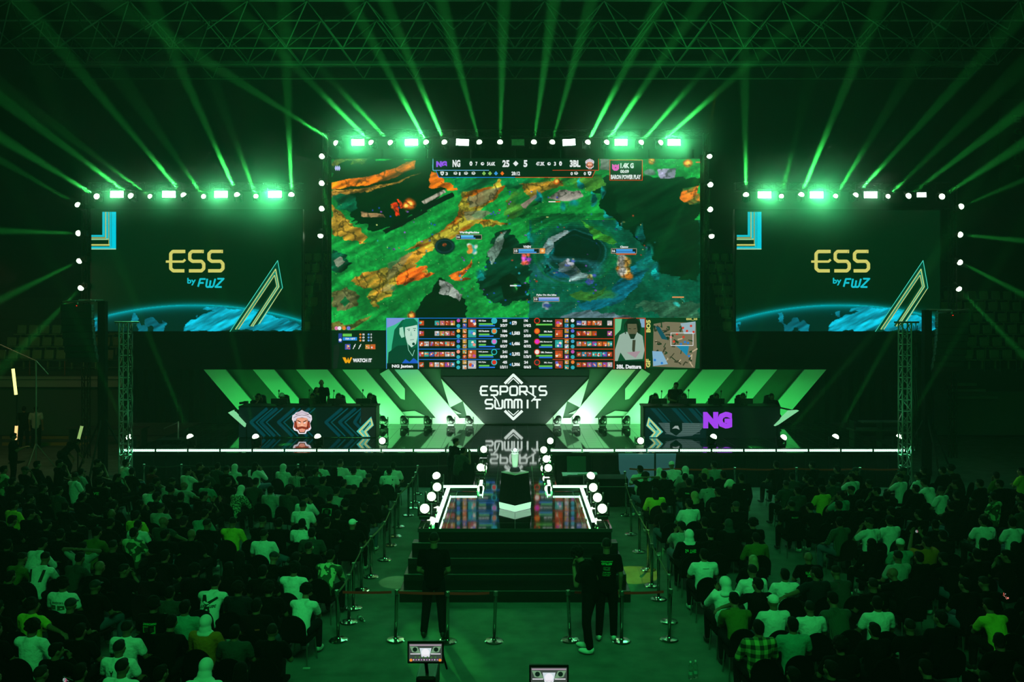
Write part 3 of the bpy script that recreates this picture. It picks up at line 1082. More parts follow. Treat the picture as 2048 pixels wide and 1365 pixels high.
for x, y, cols in ((943, 497, [(225, 235, 225), (60, 190, 190), (240, 150, 60)]), (1051, 518, [(170, 60, 200), (230, 90, 200), (230, 90, 60)]), (1250, 535, [(240, 130, 30), (250, 190, 80), (235, 235, 225)]),
                   (1093, 615, [(190, 200, 220), (60, 90, 170)]), (1356, 605, [(60, 220, 200), (20, 90, 60)]), (1030, 577, [(60, 200, 90), (5, 40, 20)]), (1140, 522, [(90, 110, 200), (220, 220, 230)]), (1183, 560, [(200, 210, 120), (70, 90, 190)])):
    for j, q in enumerate(cols):
        big = 2.0 if x == 1250 else 1.0
        for k in range(4):
            c.blob(x + random.uniform(-7, 7) * big, y + random.uniform(-9, 9) * big, 5.5 * big, 5 * big, q, 8, .9, .5)
# painterly strokes, cracks and highlights
fine = fbm(c.h, c.w, 5, 301, 3)
rid = 1 - np.abs(fbm(c.h, c.w, 20, 401, 4) - .5) * 14
warm = np.clip((c.img[..., 0] - c.img[..., 1] * .6) / 60, 0, 1)
c.img *= (1 - (.15 + .4 * warm)[..., None] * np.clip(rid, 0, 1)[..., None] * (c.img.sum(-1) > 120)[..., None])
c.img *= (.86 + .28 * fine[..., None])
tuft = fbm(c.h, c.w, 7, 501, 3) > .70
c.img = np.where((tuft & (c.img[..., 1] > 70))[..., None], c.img * 1.12 + 3, c.img)
sp = np.random.RandomState(9).rand(c.h, c.w) > .9993
c.img = np.where((sp & (c.img[..., 1] > 60))[..., None], np.array((190, 220, 140.)), c.img)
scan = ((c.X > 1058) & (c.Y > 425)) * (((c.Y.astype(int)) % 4) < 2)
c.img *= (1 - .3 * scan[..., None])
parent_keep(c.build('game_picture', plane_fn(MY), screen_mat()), ms)

a = Art()
W2 = (232, 236, 236)
BK, PB, BL, RD = (3, 24, 13), (2, 14, 9), (30, 120, 225), (215, 55, 25)
cells = (lambda X, o: o + X / 5.12)
a.poly([(866, 318), (1197, 318), (1197, 341), (1190, 342), (1184, 355), (878, 355), (872, 342), (866, 341)], BK)
a.stroke([(866, 318), (866, 341), (978, 341)], 1.1, (120, 190, 240), joints=False).stroke([(872, 341), (878, 355), (1030, 355)], 1.1, BL, joints=False)
a.stroke([(1197, 318), (1197, 341), (1105, 341)], 1.1, RD, joints=False).stroke([(1190, 342), (1184, 355), (1030, 355)], 1.1, RD, joints=False)
a.text('NG', 872.5, 322.5, 894, 334.5, (150, 70, 235), 0.08).text('NG', 905.2, 320, 920.7, 334.7, W2, 0.05)
a.text('7', 951, 324, 955, 332, W2, .04).text('54.6K', 974, 324, 990.8, 332, W2, .04).text('25', 1004.8, 320.5, 1019, 334.7, W2, .05)
a.poly([(1031.5, 322), (1037, 327.5), (1031.5, 333), (1026, 327.5)], W2)
a.text('5', 1047, 320.5, 1055, 334.7, W2, .05).text('47.3K', 1072, 324, 1089.3, 332, W2, .04).text('3', 1107.8, 324, 1112, 332, W2, .04).text('3BL', 1139.5, 320.5, 1160.8, 334.7, W2, .05)
emblem(a, 1179.4, 328.3, 21)
for x in (942, 1121):
    a.disc(x, 327.5, 3.2, W2, 6, 5).disc(x, 328, 1.2, BK, 6)
for x in (965, 1098):
    a.disc(x, 328, 3.6, W2, 8, 3.4).disc(x + .8, 327.4, 1.4, BK, 6)
a.text('3', 891, 344.8, 896, 351, W2, .04).text('1', 918, 344.8, 921, 351, W2, .04).text('28:12', 1023, 343.6, 1040, 351.2, W2, .04)
a.text('0', 1141, 344.5, 1145.6, 351, W2, .04).text('0', 1167.3, 344.5, 1171.8, 351, W2, .04)
for x in (884.5, 1179):
    a.poly([(x - 4, 344), (x, 343), (x + 4, 344), (x + 3, 349), (x, 352), (x - 3, 349)], W2).disc(x, 347, 1.4, BK, 6)
for x in (911, 932, 947, 1152):
    a.disc(x, 347, 4.6, (200, 205, 200), 5, 3.6).disc(x, 346, 1.2, BK, 5)
for x, q in ((968, (130, 190, 90)), (980, (130, 190, 90)), (992, (60, 150, 220)), (1004.5, (240, 110, 30))):
    a.poly([(x, 342.8), (x + 4, 347.5), (x, 351.5), (x - 4, 347.5)], q)
a.rect(1219, 320, 1285, 361.5, RD).rect(1220.2, 321.2, 1283.6, 360.4, BK)
a.poly([(1224, 328), (1228, 331), (1231, 329), (1234, 331), (1238, 328), (1238, 338), (1234, 342), (1228, 342), (1224, 338)], (230, 60, 190)).disc(1231, 336, 1.3, BK, 6)
a.text('1.4K G', 1240.7, 326.5, 1267, 337.2, W2, .05).text('00:09', 1240.3, 340, 1257.6, 347, W2, .04).text('BARON POWER PLAY', 1221.5, 349.8, 1281.5, 359, W2, .05)
for dx in (-3.4, 0, 3.4):
    a.poly([(675.5 + dx, 331), (678 + dx, 337), (675.5 + dx, 342.5), (673 + dx, 337)], (190, 185, 245))


def name_bar(x0, y0, x1, y1, frac, name, nb, lvl, col=(90, 190, 240)):
    a.rect(x0 - 10, y0 - 1.2, x1 + 1.2, y1 + 1.2, (170, 150, 130)).rect(x0 - 9, y0 - .2, x1 + .2, y1 + .2, (8, 20, 24))
    a.rect(x0, y0, x0 + (x1 - x0) * frac, y0 + (y1 - y0) * .6, col).rect(x0, y0 + (y1 - y0) * .66, x0 + (x1 - x0) * min(frac * 1.15, 1), y1, (60, 140, 215))
    a.text(lvl, x0 - 8, y0 + 1.3, x0 - 2, y1 - 1.5, W2, .04)
    a.text(name, *nb, W2, .05)


name_bar(922, 471, 962.5, 478, .62, 'WardingMachine', (919, 463, 958.5, 468.6), '16')
name_bar(1037, 498.5, 1078, 506.5, .76, 'VAEN', (1046.3, 491.4, 1061.5, 496.3), '15', (70, 160, 220))
a.rect(1080, 497, 1090, 507.5, (235, 150, 70)).disc(1085, 502, 2.6, (250, 215, 150))
name_bar(1232, 498.5, 1272, 506.5, .82, 'Cisww', (1240, 492, 1256.5, 496.4), '16', (60, 150, 220))
a.rect(1232, 508, 1272, 510, (205, 70, 30))
name_bar(1077, 595.5, 1117.5, 602.5, 1.0, 'Pyke On the bike', (1073, 588.4, 1112.8, 593), '15', (150, 170, 240))
a.rect(1097, 403, 1111, 405, (240, 235, 225)).rect(1111, 403, 1120.5, 405, (225, 60, 35)).rect(1020, 570.5, 1034, 573, (230, 240, 240)).rect(1034, 570.5, 1042, 573, (60, 150, 220)).rect(1344, 593.5, 1367.5, 596, (225, 150, 90)).rect(1391, 324, 1400, 326, (225, 70, 40))
# bottom panels
a.rect(663, 661, 775, 737.5, (3, 28, 13)).rect(775, 636, 1400, 737.5, (2, 16, 10)).rect(1289, 636, 1400, 737.5, (6, 52, 24))
a.rect(838, 636, 1058, 637.2, BL)
ORb = [(225, 80, 30), (235, 120, 50), (200, 60, 40), (240, 180, 80), (60, 160, 200), (90, 100, 210), (225, 225, 230), (190, 70, 170), (60, 200, 190), (240, 150, 130)]
rnd = random.Random(5)


def icon(x, y, s, kind=None):
    base = ORb[kind] if kind is not None else rnd.choice(ORb)
    a.rect(x - s / 2, y - s / 2, x + s / 2, y + s / 2, tuple(int(v * .8) for v in base))
    for k in range(4):
        q = rnd.choice(ORb)
        ox, oy = rnd.uniform(-s * .3, s * .3), rnd.uniform(-s * .3, s * .3)
        r = s * rnd.uniform(.12, .26)
        a.disc(x + ox, y + oy, r, q if k else (250, 225, 200), 6)


gold = ['579', '1,583', '1,486', '2,392', '1,306']
Lc = [('205', '3/2/7'), ('186', '7/0/9'), ('198', '0/2/7'), ('241', '8/0/8'), ('45', '1/2/11')]
Rc = [('196', '1/4/2'), ('171', '3/5/0'), ('204', '0/7/2'), ('262', '1/3/1'), ('24', '0/6/3')]
Ln = ['NG Ciow', 'NG Boukolo', 'NG VAEN', 'NG Jasten', 'NG Pyke']
Rn = ['3BL Morph', '3BL Rado', '3BL Revenger', '3BL Dattura', '3BL Gory']
LI = [4, 4, 6, 6, 5]
for r in range(5):
    y = 646.5 + r * 20.7
    if r:
        a.rect(838, y - 10.8, 1000, y - 9.6, BL).rect(1105, y - 10.8, 1226, y - 9.6, RD)
    icon(843.5, y, 9.5, 0)
    for k in range(LI[r]):
        icon(905.5 - k * 10.4, y, 9.2)
    a.disc(917, y - 5, 3.6, rnd.choice(ORb)).disc(917, y + 5.5, 4, (50, 170, 185), 8)
    icon(929.5, y - 5, 8, 3)
    icon(929.5, y + 5, 8)
    icon(944.5, y, 16)
    a.text(Ln[r], 957.5, y - 6.5, 957.5 + 2.1 * len(Ln[r]), y - 3, W2, .04)
    a.rect(958, y + .5, 986 - 7 * (r % 3), y + 3.6, (100, 200, 80)).rect(958, y + 4, 990 - 3 * (r % 2), y + 6.6, (40, 110, 220))
    a.disc(988.5, y - 4.5, 6, (40, 190, 195), 14).disc(988.5, y - 4.5, 4.4, [(60, 170, 190), (230, 120, 60), (220, 110, 200), (8, 20, 22), (215, 30, 25)][r], 12)
    a.text(Lc[r][0], 1005, y - 7.6, 1014.5, y - 2, W2, .05).text(Lc[r][1], 1000.5, y + 1.8, 1015, y + 7.6, W2, .05)
    a.poly([(1018, y), (1022.5, y - 3), (1022.5, y + 3)], (50, 140, 210))
    a.text(gold[r], 1024, y - 4, 1024 + 3.2 * len(gold[r]), y + 4.2, W2, .06)
    a.text(Rc[r][0], 1048, y - 7.6, 1056, y - 2, W2, .05).text(Rc[r][1], 1047.5, y + 1.8, 1062, y + 7.6, W2, .05)
    a.disc(1074, y - 4.5, 6, (215, 35, 25), 14).disc(1074, y - 4.5, 4.4, [(20, 10, 8), (235, 130, 30), (230, 40, 200), (240, 230, 220), (30, 40, 40)][r], 12)
    a.text(Rn[r], 1104.5 - 2.1 * len(Rn[r]), y - 5.5, 1104.5, y - 2, W2, .04)
    a.rect(1072 + 5 * (r % 3), y + 1.5, 1104.5, y + 4.6, (100, 200, 80)).rect(1078, y + 5, 1104.5, y + 7.8, (40, 110, 220) if r else (2, 16, 10))
    icon(1117.5, y, 15)
    icon(1133, y - 5, 8, 3)
    icon(1133, y + 5, 8)
    a.disc(1145, y - 5, 3.6, rnd.choice(ORb)).disc(1145, y + 5.5, 4, (50, 170, 185), 8)
    for k in range(6 if r > 1 else 5 - r):
        icon(1157.5 + k * 10.3, y, 9.2)
    icon(1219, y, 9.5)
# left player camera, tinted mint
a.rect(773.6, 636, 838.4, 737.5, (70, 150, 225)).rect(774.8, 637, 836.8, 737.5, (60, 190, 140))
a.poly([(775, 637), (812, 637), (790, 650), (775, 656)], (130, 150, 220)).poly([(785, 690), (790, 660), (806, 640), (832, 640), (836, 690), (836, 737), (780, 737)], (6, 90, 60))
a.poly([(804, 648), (812, 638), (828, 637), (836, 645), (836, 652), (826, 650), (816, 654), (808, 662)], (8, 110, 76))
a.poly([(811, 655), (835, 650), (836, 672), (833, 688), (824, 695), (815, 686), (811, 670)], (190, 225, 205)).poly([(800, 656), (807, 654), (810, 674), (804, 676), (800, 668)], (160, 220, 190))
a.stroke([(815, 659), (821, 658)], 1.2, (20, 110, 80)).stroke([(827, 657), (833, 657)], 1.2, (20, 110, 80)).disc(819, 661, 1.2, (10, 70, 60), 6).disc(830, 661, 1.2, (10, 70, 60), 6).stroke([(821, 680), (829, 679)], 1.2, (120, 150, 140)).poly([(823, 662), (826, 672), (821, 672)], (150, 200, 180))
a.poly([(776, 737), (778, 705), (795, 692), (814, 690), (826, 698), (836, 694), (836, 737)], (4, 62, 42)).disc(828, 688, 3, (5, 60, 44), 8).stroke([(815, 680), (818, 700), (826, 712), (830, 700)], 1, (150, 220, 190)).poly([(805, 726), (812, 718), (820, 724), (828, 716), (836, 722), (836, 729), (805, 729)], (30, 90, 200))
a.rect(774.8, 726.5, 836.8, 737.5, (2, 16, 10)).text('NG Jasten', 785, 729, 827, 737, W2, .05)
# right player camera
a.rect(1226.6, 636, 1290, 737.5, RD).rect(1228, 637.3, 1288.6, 737.5, (10, 70, 40))
a.poly([(1229, 638), (1243, 638), (1240, 660), (1229, 672)], (110, 200, 140)).poly([(1278, 638), (1288, 638), (1288, 655), (1282, 655)], (130, 170, 200))
a.poly([(1229, 737), (1229, 700), (1238, 670), (1250, 664), (1272, 664), (1284, 672), (1288, 700), (1284, 718), (1250, 720), (1240, 705)], (150, 175, 160))
a.poly([(1250, 650), (1254, 640), (1266, 637), (1276, 642), (1279, 656), (1276, 668), (1272, 662), (1254, 662)], (12, 24, 16)).poly([(1254, 648), (1272, 648), (1274, 662), (1268, 676), (1260, 677), (1254, 664)], (96, 92, 68)).poly([(1257, 668), (1271, 668), (1267, 678), (1260, 678)], (25, 40, 28)).stroke([(1256, 657), (1261, 658)], 1.1, (20, 22, 16)).stroke([(1266, 658), (1271, 657)], 1.1, (20, 22, 16))
a.stroke([(1250, 668), (1248, 650), (1256, 638), (1270, 637), (1280, 648), (1278, 668)], 2, (15, 30, 22)).poly([(1264, 680), (1270, 680), (1268, 712), (1263, 700)], (60, 60, 45)).poly([(1252, 705), (1280, 702), (1270, 716)], (165, 140, 150))
a.rect(1228, 722, 1288.6, 737.5, (2, 16, 10)).text('3BL Dattura', 1232, 729, 1281.5, 737.4, W2, .05)
# minimap
a.text('BO5', 1291, 640, 1300, 665, YEL, .05, vert=True).text('GF', 1290.5, 718, 1299.5, 735, YEL, .05, vert=True).text('ESS_25', 1371, 636.6, 1393, 641, YEL, .05)
a.poly([(1306, 648), (1330, 644), (1390, 646), (1392, 700), (1388, 736), (1304, 733)], (120, 112, 88))
mz = random.Random(3)
for k in range(42):
    x, y = mz.uniform(1310, 1384), mz.uniform(652, 728)
    a.stroke([(x, y), (x + mz.uniform(-6, 6), y + mz.uniform(-4, 4)), (x + mz.uniform(-10, 10), y + mz.uniform(-8, 8))], mz.uniform(1.6, 3.4), mz.choice([(20, 42, 24), (60, 58, 42), (190, 172, 140), (30, 60, 34)]))
a.poly([(1359, 647), (1389, 643), (1388, 668), (1366, 668)], (150, 175, 185)).poly([(1303, 702), (1322, 703), (1334, 728), (1305, 732)], (130, 175, 205)).poly([(1308, 652), (1318, 655), (1334, 680), (1322, 678)], (20, 80, 92)).poly([(1348, 690), (1376, 692), (1372, 712), (1360, 700)], (30, 130, 165))
for x, y in ((1364, 656), (1380, 652), (1372, 662), (1385, 664), (1352, 668), (1340, 674), (1346, 683), (1365, 674)):
    a.disc(x, y, 2.6, (215, 50, 35), 6)
for x, y in ((1368, 684), (1360, 688), (1374, 686), (1308, 720), (1322, 726), (1376, 712)):
    a.disc(x, y, 2.6, (40, 120, 200), 6)
a.stroke([(1340, 666), (1384, 666), (1384, 691), (1340, 691)], 1.0, (240, 240, 240), closed=True)
# left status panel
for x, q in ((675, (225, 120, 170)), (681, (235, 235, 240)), (690, (230, 130, 50)), (699, (110, 120, 215))):
    a.disc(x, 656.5, 4, q, 7)
a.rect(679, 667, 686, 685, (40, 60, 150)).disc(682.5, 680, 3, (225, 225, 240)).rect(687.5, 667.5, 705.5, 673, (100, 200, 80)).rect(687.5, 674.5, 716, 681, (40, 140, 225))
a.text('739 / 877', 692.5, 675.8, 712.5, 679.6, W2, .04)
for i in range(3):
    a.disc(722.5, 669 + i * 6, 2.2, (235, 130, 50), 7).disc(739, 669 + i * 6, 2.2, (90, 150, 220), 7)
    a.text('0' * (2 - i % 2), 726.5, 667 + i * 6, 731, 671 + i * 6, W2, .03).text('0', 743, 667 + i * 6, 745.5, 671 + i * 6, W2, .03)
icon(697.5, 693.5, 11, 5)
icon(737, 693.5, 9, 3)
icon(747.5, 693.5, 10, 1)
for x in (711, 722):
    a.stroke([(x - 3, 698), (x + 2, 688)], 1.4, W2).disc(x, 692, 1.6, W2, 5)
a.poly([(687, 714.5), (693, 714.5), (696, 721), (698.5, 714.5), (700.5, 721), (703, 714.5), (706.5, 714.5), (701.5, 726), (698.5, 726), (697, 723), (695.5, 726), (692.5, 726)], (240, 165, 15))
a.text('WATCH IT', 707.5, 716.6, 745.5, 724.4, W2, .06)
a.poly([(670, 690), (679, 688), (682, 700), (676, 737), (668, 737)], (16, 26, 22))
parent_keep(a.build('broadcast_graphics', plane_fn(MY), screen_mat()), ms)
pa, pb = P(663, 318, MY), P(1400, 737, MY)
parent_keep(MB().box(((pa.x + pb.x) / 2, MY + .14, (pa.z + pb.z) / 2), (pb.x - pa.x + .1, 0.24, pa.z - pb.z + .06)).build('cabinet', BLACK), ms)
mb = MB()
for i in range(9):
    x = pa.x + (pb.x - pa.x) * i / 8
    mb.bar((x, MY + 1.3, 0.02), (x, MY + 1.3, pa.z + .6), 0.05, 6)
for z in (2, 4, 6, 8, 10, pa.z):
    mb.bar((pa.x, MY + 1.3, z), (pb.x, MY + 1.3, z), 0.04, 6)
parent_keep(mb.build('support_frame', BLACK), ms)
# ------------------------------------------------------------------ moving-head lamps, blinders, light bars
def head_meshes():
    base = MB().rbox((0, 0, 0.05), (0.26, 0.22, 0.10), 0.02).mesh('lamp_base', BLACK)
    y = MB()
    for s in (-1, 1):
        y.rbox((s * .15, 0, .22), (.035, .12, .30), .012)
    y.box((0, 0, .11), (.3, .12, .03))
    yoke = y.mesh('yoke', BLACK)
    h = MB()
    h.lathe([(0.06, -.16), (.10, -.15), (.115, -.06), (.105, .02), (.125, .08), (.128, .13)], seg=18)
    h.bar((-.15, 0, 0), (.15, 0, 0), .03)
    head = h.mesh('lamp_head', BLACK, smooth=False)
    l = MB().ell((0, 0, .135), (.108, .108, .100), seg=20, rings=14)
    lens = l.mesh('lens', WHITEHOT, smooth=True)
    return base, yoke, head, lens


HB, HYK, HH, HLN = head_meshes()
HLN_OFF = HLN.copy()
HLN_OFF.materials[0] = mat('dark_lens', (30, 40, 36), 0.1, spec=0.8)


def moving_head(loc, up, aim, label, group, scale=1.0, lit=True, energy=0, spot=3.2, color=BEAMG, cat='stage light', tint=None, name='moving_head_lamp', blend=.35, whitebody=False):
    """up: which way the yoke stands from its base; aim: unit vector of the light."""
    root = bpy.data.objects.new(name, None)
    COL.objects.link(root)
    root.location = Vector(loc) - Vector(up) * .24 * scale
    q = Vector(up).to_track_quat('Z', 'Y')
    root.rotation_mode = 'QUATERNION'
    root.rotation_quaternion = q
    root.scale = (scale,) * 3
    tag(root, label, cat, group)
    mm = mat('white_lamp_shell', (190, 195, 190), 0.4) if whitebody else None
    link('lamp_base', HB, root, m=mm)
    link('yoke', HYK, root, m=mm)
    hd = link('lamp_head', HH, root, (0, 0, .24))
    hd.rotation_mode = 'QUATERNION'
    hd.rotation_quaternion = q.inverted() @ Vector(aim).to_track_quat('Z', 'Y')
    link('lens', HLN if lit else HLN_OFF, hd)
    if up[2] < .5:                                   # hook clamp back to the truss
        b0 = root.location.copy()
        b1 = b0 + Vector((-up[0] * .06, .40, .10 if up[2] < -.5 else 0))
        cl_ = MB().bar(b0, b1, .022, 6).rbox(b1, (.07, .07, .09), .01, 1).build('hook_clamp', BLACK)
        cl_.parent = root
        cl_.matrix_parent_inverse = Matrix.LocRotScale(root.location, q, Vector((scale,) * 3)).inverted()
    if energy:
        p = Vector(loc) + Vector(aim) * .24 * scale
        lamp('beam_source', 'SPOT', p, energy, color, p + Vector(aim), 0.06 * scale, spot=spot, blend=blend)
    return root


def beam(px, py, Y, ex, ey, dY, label, group, up=(0, 0, -1), energy=5000, spot=3.0, scale=1.0, color=BEAMG, **k):
    a = P(px, py, Y)
    b = P(ex, ey, Y + dY)
    return moving_head(a, up, (b - a).normalized(), label, group, energy=energy, spot=spot, scale=scale, color=color, **k)


TY = 35.0        # truss over the main screen
grp = 'moving heads on the truss over the main screen'
top = [(678, 250, 20, 1.0), (747, 456, 0, .7), (785, 540, 30, .3), (855, 700, 0, 1.0), (891, 769, 0, 1.1), (960, 882, 0, 1.0), (1000, 1008, 0, 1.0), (1067, 1108, 0, 1.1),
       (1103, 1183, 0, .9), (1173, 1321, 0, 1.1), (1210, 1403, 0, 1.0), (1278, 1530, 0, .45), (1316, 1644, 0, .8)]
for i, (px, ex, ey, e) in enumerate(top):
    beam(px, 290, TY, ex, ey, -5, 'black moving head over the main screen, %s glowing round lens from its left end' % ORD[i], grp, energy=190000 * e, spot=5.0)
SY = 33.7
grp = 'moving heads on the side screen trusses'
L = [(198, 0, 275, .6, 1), (267, 0, 196, .8, 1), (304, 60, 215, .25, .8), (372, 40, 0, 1.1, 1), (409, 300, 240, .15, .8), (477, 300, 0, 1.0, 1), (513, 440, 200, .12, .8), (583, 568, 0, .8, 1)]
for i, (px, ex, ey, e, s) in enumerate(L):
    beam(px, 396, SY, ex, ey, -5, 'black moving head over the left side screen, %s lens from its outer end' % ORD[i], grp, energy=180000 * e, spot=4.8, scale=s)
Rr = [(1492, 1487, 0, .8, 1), (1562, 1610, 200, .08, .8), (1600, 1762, 0, 1.0, 1), (1669, 1800, 180, .2, .8), (1706, 2060, 10, 1.0, 1), (1773, 1950, 225, .25, .8), (1812, 2044, 220, .8, 1), (1880, 2048, 287, .5, 1)]
for i, (px, ex, ey, e, s) in enumerate(Rr):
    beam(px, 396, SY, ex, ey, -5, 'black moving head over the right side screen, %s lens from its inner end' % ORD[i], grp, energy=180000 * e, spot=4.8, scale=s)
for j, (px, py, ex, ey, e) in enumerate([(162, 414, 0, 320, .5), (164, 467, 0, 462, .9), (165, 519, 0, 600, .9), (166, 572, 60, 680, .5)]):
    beam(px, py, SY, ex, ey, -2.5, 'side-mounted moving head left of the left side screen, %s from its top' % ORD[j], 'lamps up the outer edges of the side screens', up=(-1, 0, 0), energy=120000 * e, spot=5.5)
for j, (px, py, ex, ey, e) in enumerate([(1916, 416, 2048, 360, .5), (1914, 469, 2048, 482, .9), (1914, 522, 2048, 590, .9), (1913, 573, 2048, 712, .8)]):
    beam(px, py, SY, ex, ey, -2.5, 'side-mounted moving head right of the right side screen, %s from its top' % ORD[j], 'lamps up the outer edges of the side screens', up=(1, 0, 0), energy=120000 * e, spot=4.5)
for j, (px, py, ex, ey, e) in enumerate([(643, 310, 672, 390, .05), (643, 364, 660, 430, .1), (643, 415, 660, 480, .1), (642, 466, 600, 720, .55)]):
    beam(px, py, TY, ex, ey, -3, 'moving head up the left edge of the main screen, %s from its top' % ORD[j], 'lamps up the edges of the main screen', up=(-1, 0, 0), energy=90000 * e, spot=3.5)
for j, (px, py, ex, ey, e) in enumerate([(1421, 308, 1330, 480, .5), (1421, 366, 1410, 470, .1), (1421, 416, 1400, 500, .1), (1422, 467, 1468, 690, .5)]):
    beam(px, py, TY, ex, ey, -3, 'moving head up the right edge of the main screen, %s from its top' % ORD[j], 'lamps up the edges of the main screen', up=(1, 0, 0), energy=90000 * e, spot=3.5)
# floor lamps along the stage lip
fl = [(262, 881, 225, 800, .25), (383, 881, 285, 640, .8), (513, 880, 480, 740, .4), (637, 881, 600, 700, .45), (767, 881, 700, 935, .0), (1279, 882, 1215, 940, .0),
      (1424, 882, 1500, 700, .3), (1562, 882, 1640, 790, .45), (1667, 882, 1800, 640, .9), (1795, 882, 1905, 690, .5)]
for i, (px, py, ex, ey, e) in enumerate(fl):
    z = ST + .24
    Y = F * (H - z) / (py + 6 - HY)
    Y = 29.6
    a0 = P(px, py, Y)
    z0 = ST + .24
    a0.z = z0
    b0 = P(ex, ey, Y - .8)
    wb = px in (767, 1279)
    aim = (b0 - a0).normalized() if not wb else Vector((-.15 if px < 1000 else .15, -1, .1)).normalized()
    moving_head(a0, (0, 0, 1), aim, ('white-shelled' if wb else 'black') + ' moving head standing on the stage lip, %s from the left end' % ORD[i], 'moving heads along the stage lip', energy=130000 * e, spot=3.4, whitebody=wb)
# up-lights at the foot of the slatted wall
for s in (-1, 1):
    for i, off in enumerate((91, 128, 174, 221, 262) if s < 0 else (84, 122, 175, 222)):
        p = P(CX + s * off, 845, SR - .75)
        p.z = ST + .24
        tgt = Vector((p.x + s * .9, SR, ST + 1.1))
        moving_head(p, (0, 0, 1), (tgt - p).normalized(), 'unlit-looking black up-light at the foot of the slats %s of the logo, %s from it' % ('left' if s < 0 else 'right', ORD[i]),
                    'up-lights at the foot of the slatted wall', lit=False)
# the wash that lights the slats: soft strips lying behind the up-lights and a row under the header
for s in (-1, 1):
    lamp('slat_uplight', 'AREA', (s * 4.3, SR - 1.3, ST + .12), 95, (0.17, 1.0, 0.27), (s * 3.6, SR + .2, ST + 1.2), 5.2, size_y=.2)
    lamp('slat_uplight_outer', 'AREA', (s * 9.0, SR - 1.5, ST + .15), 60, (0.06, 1.0, 0.16), (s * 9.2, SR + .2, ST + 1.3), 6.5, size_y=.2)
    lamp('slat_inner_uplight', 'AREA', (s * 2.2, SR - 1.0, ST + .12), 55, (0.6, 1.0, 0.68), (s * 2.0, SR + .2, ST + .5), 1.6, size_y=.2)

# blinders
blm = MB().rbox((0, .05, 0), (.56, .12, .32), .015).mesh('housing', BLACK)
brk = MB()
for s in (-1, 1):
    brk.box((s * .3, .05, .1), (.02, .06, .3))
brk.box((0, .05, .26), (.62, .06, .02))
brk.bar((0, .05, .26), (0, .46, .34), .022, 6)
brk = brk.mesh('bracket', BLACK)
cellm = MB()
for i in range(8):
    for j in range(4):
        cellm.ell((-.214 + i * .061, -.01, -.09 + j * .06), (.03, .012, .029), seg=8, rings=5)
cellm.box((0, -.012, 0), (.5, .006, .25))
cellm = cellm.mesh('lamp_cells', BLINDHOT)
celloff = cellm.copy()
celloff.materials[0] = mat('unlit_cells', (60, 120, 70), .3, emit=(20, 70, 30), strength=.6)  # faint green light put into the unlit cells' colour


def blinder(px, py, Y, label, power, tilt=0.0, s=1.0):
    root = empty('blinder_light', P(px, py, Y), label, 'stage light', 'rectangular strobe blinders on the trusses')
    root.rotation_euler = (0, tilt, 0)
    root.scale = (s, 1, s)
    link('housing', blm, root)
    link('bracket', brk, root)
    link('lamp_cells', cellm if power >= 0 else celloff, root)
    if power > 0:
        p = P(px, py, Y)
        lamp('blinder_glow', 'POINT', p + Vector((0, -.22, 0)), power * .085, GLOWG, size=.1)
        lamp('blinder_source', 'AREA', p + Vector((0, -.08, 0)), power * .13, GLOWG, p + Vector((0, -5, -1.2)), .5, size_y=.25, spread=125)


for i, (px, pw, t) in enumerate([(716, 700, 0), (823, 700, 0), (925, 30, .05), (1036, -1, 0), (1138, 30, -.05), (1242, 700, 0), (1348, 700, 0)]):
    blinder(px, 285, TY, ('unlit' if pw < 0 else 'glaring') + ' rectangular blinder above the main screen, %s from its left end' % ORD[i], pw, t)
for i, (px, pw) in enumerate([(234, 260), (338, 300), (442, 420), (550, 900)]):
    blinder(px, 389, SY, 'glaring rectangular blinder above the left side screen, %s from its outer end' % ORD[i], pw)
for i, (px, pw) in enumerate([(1529, 560), (1633, 800), (1741, 60), (1843, 5)]):
    blinder(px, 390, SY, 'glaring rectangular blinder above the right side screen, %s from its inner end' % ORD[i], pw, s=.7 if i == 3 else 1)


# balls of haze added around the strobes, standing in for their lens bloom
def bloom_mat():
    m = bpy.data.materials.new('bloom_haze')
    m.use_nodes = True
    nt = m.node_tree
    nt.nodes.remove(nt.nodes['Principled BSDF'])
    v = nt.nodes.new('ShaderNodeVolumeScatter')
    v.inputs['Anisotropy'].default_value = .3
    m.cycles.volume_step_rate = 2.5
    tc = nt.nodes.new('ShaderNodeTexCoord')
    ln = nt.nodes.new('ShaderNodeVectorMath')
    ln.operation = 'LENGTH'
    nt.links.new(tc.outputs['Object'], ln.inputs[0])
    mr = nt.nodes.new('ShaderNodeMapRange')
    mr.interpolation_type = 'SMOOTHERSTEP'
    mr.inputs['From Min'].default_value = 0.0
    mr.inputs['From Max'].default_value = 1.0
    mr.inputs['To Min'].default_value = 0.085
    mr.inputs['To Max'].default_value = 0.0
    nt.links.new(ln.outputs['Value'], mr.inputs['Value'])
    nt.links.new(mr.outputs[0], v.inputs['Density'])
    nt.links.new(v.outputs[0], nt.nodes['Material Output'].inputs['Volume'])
    return m


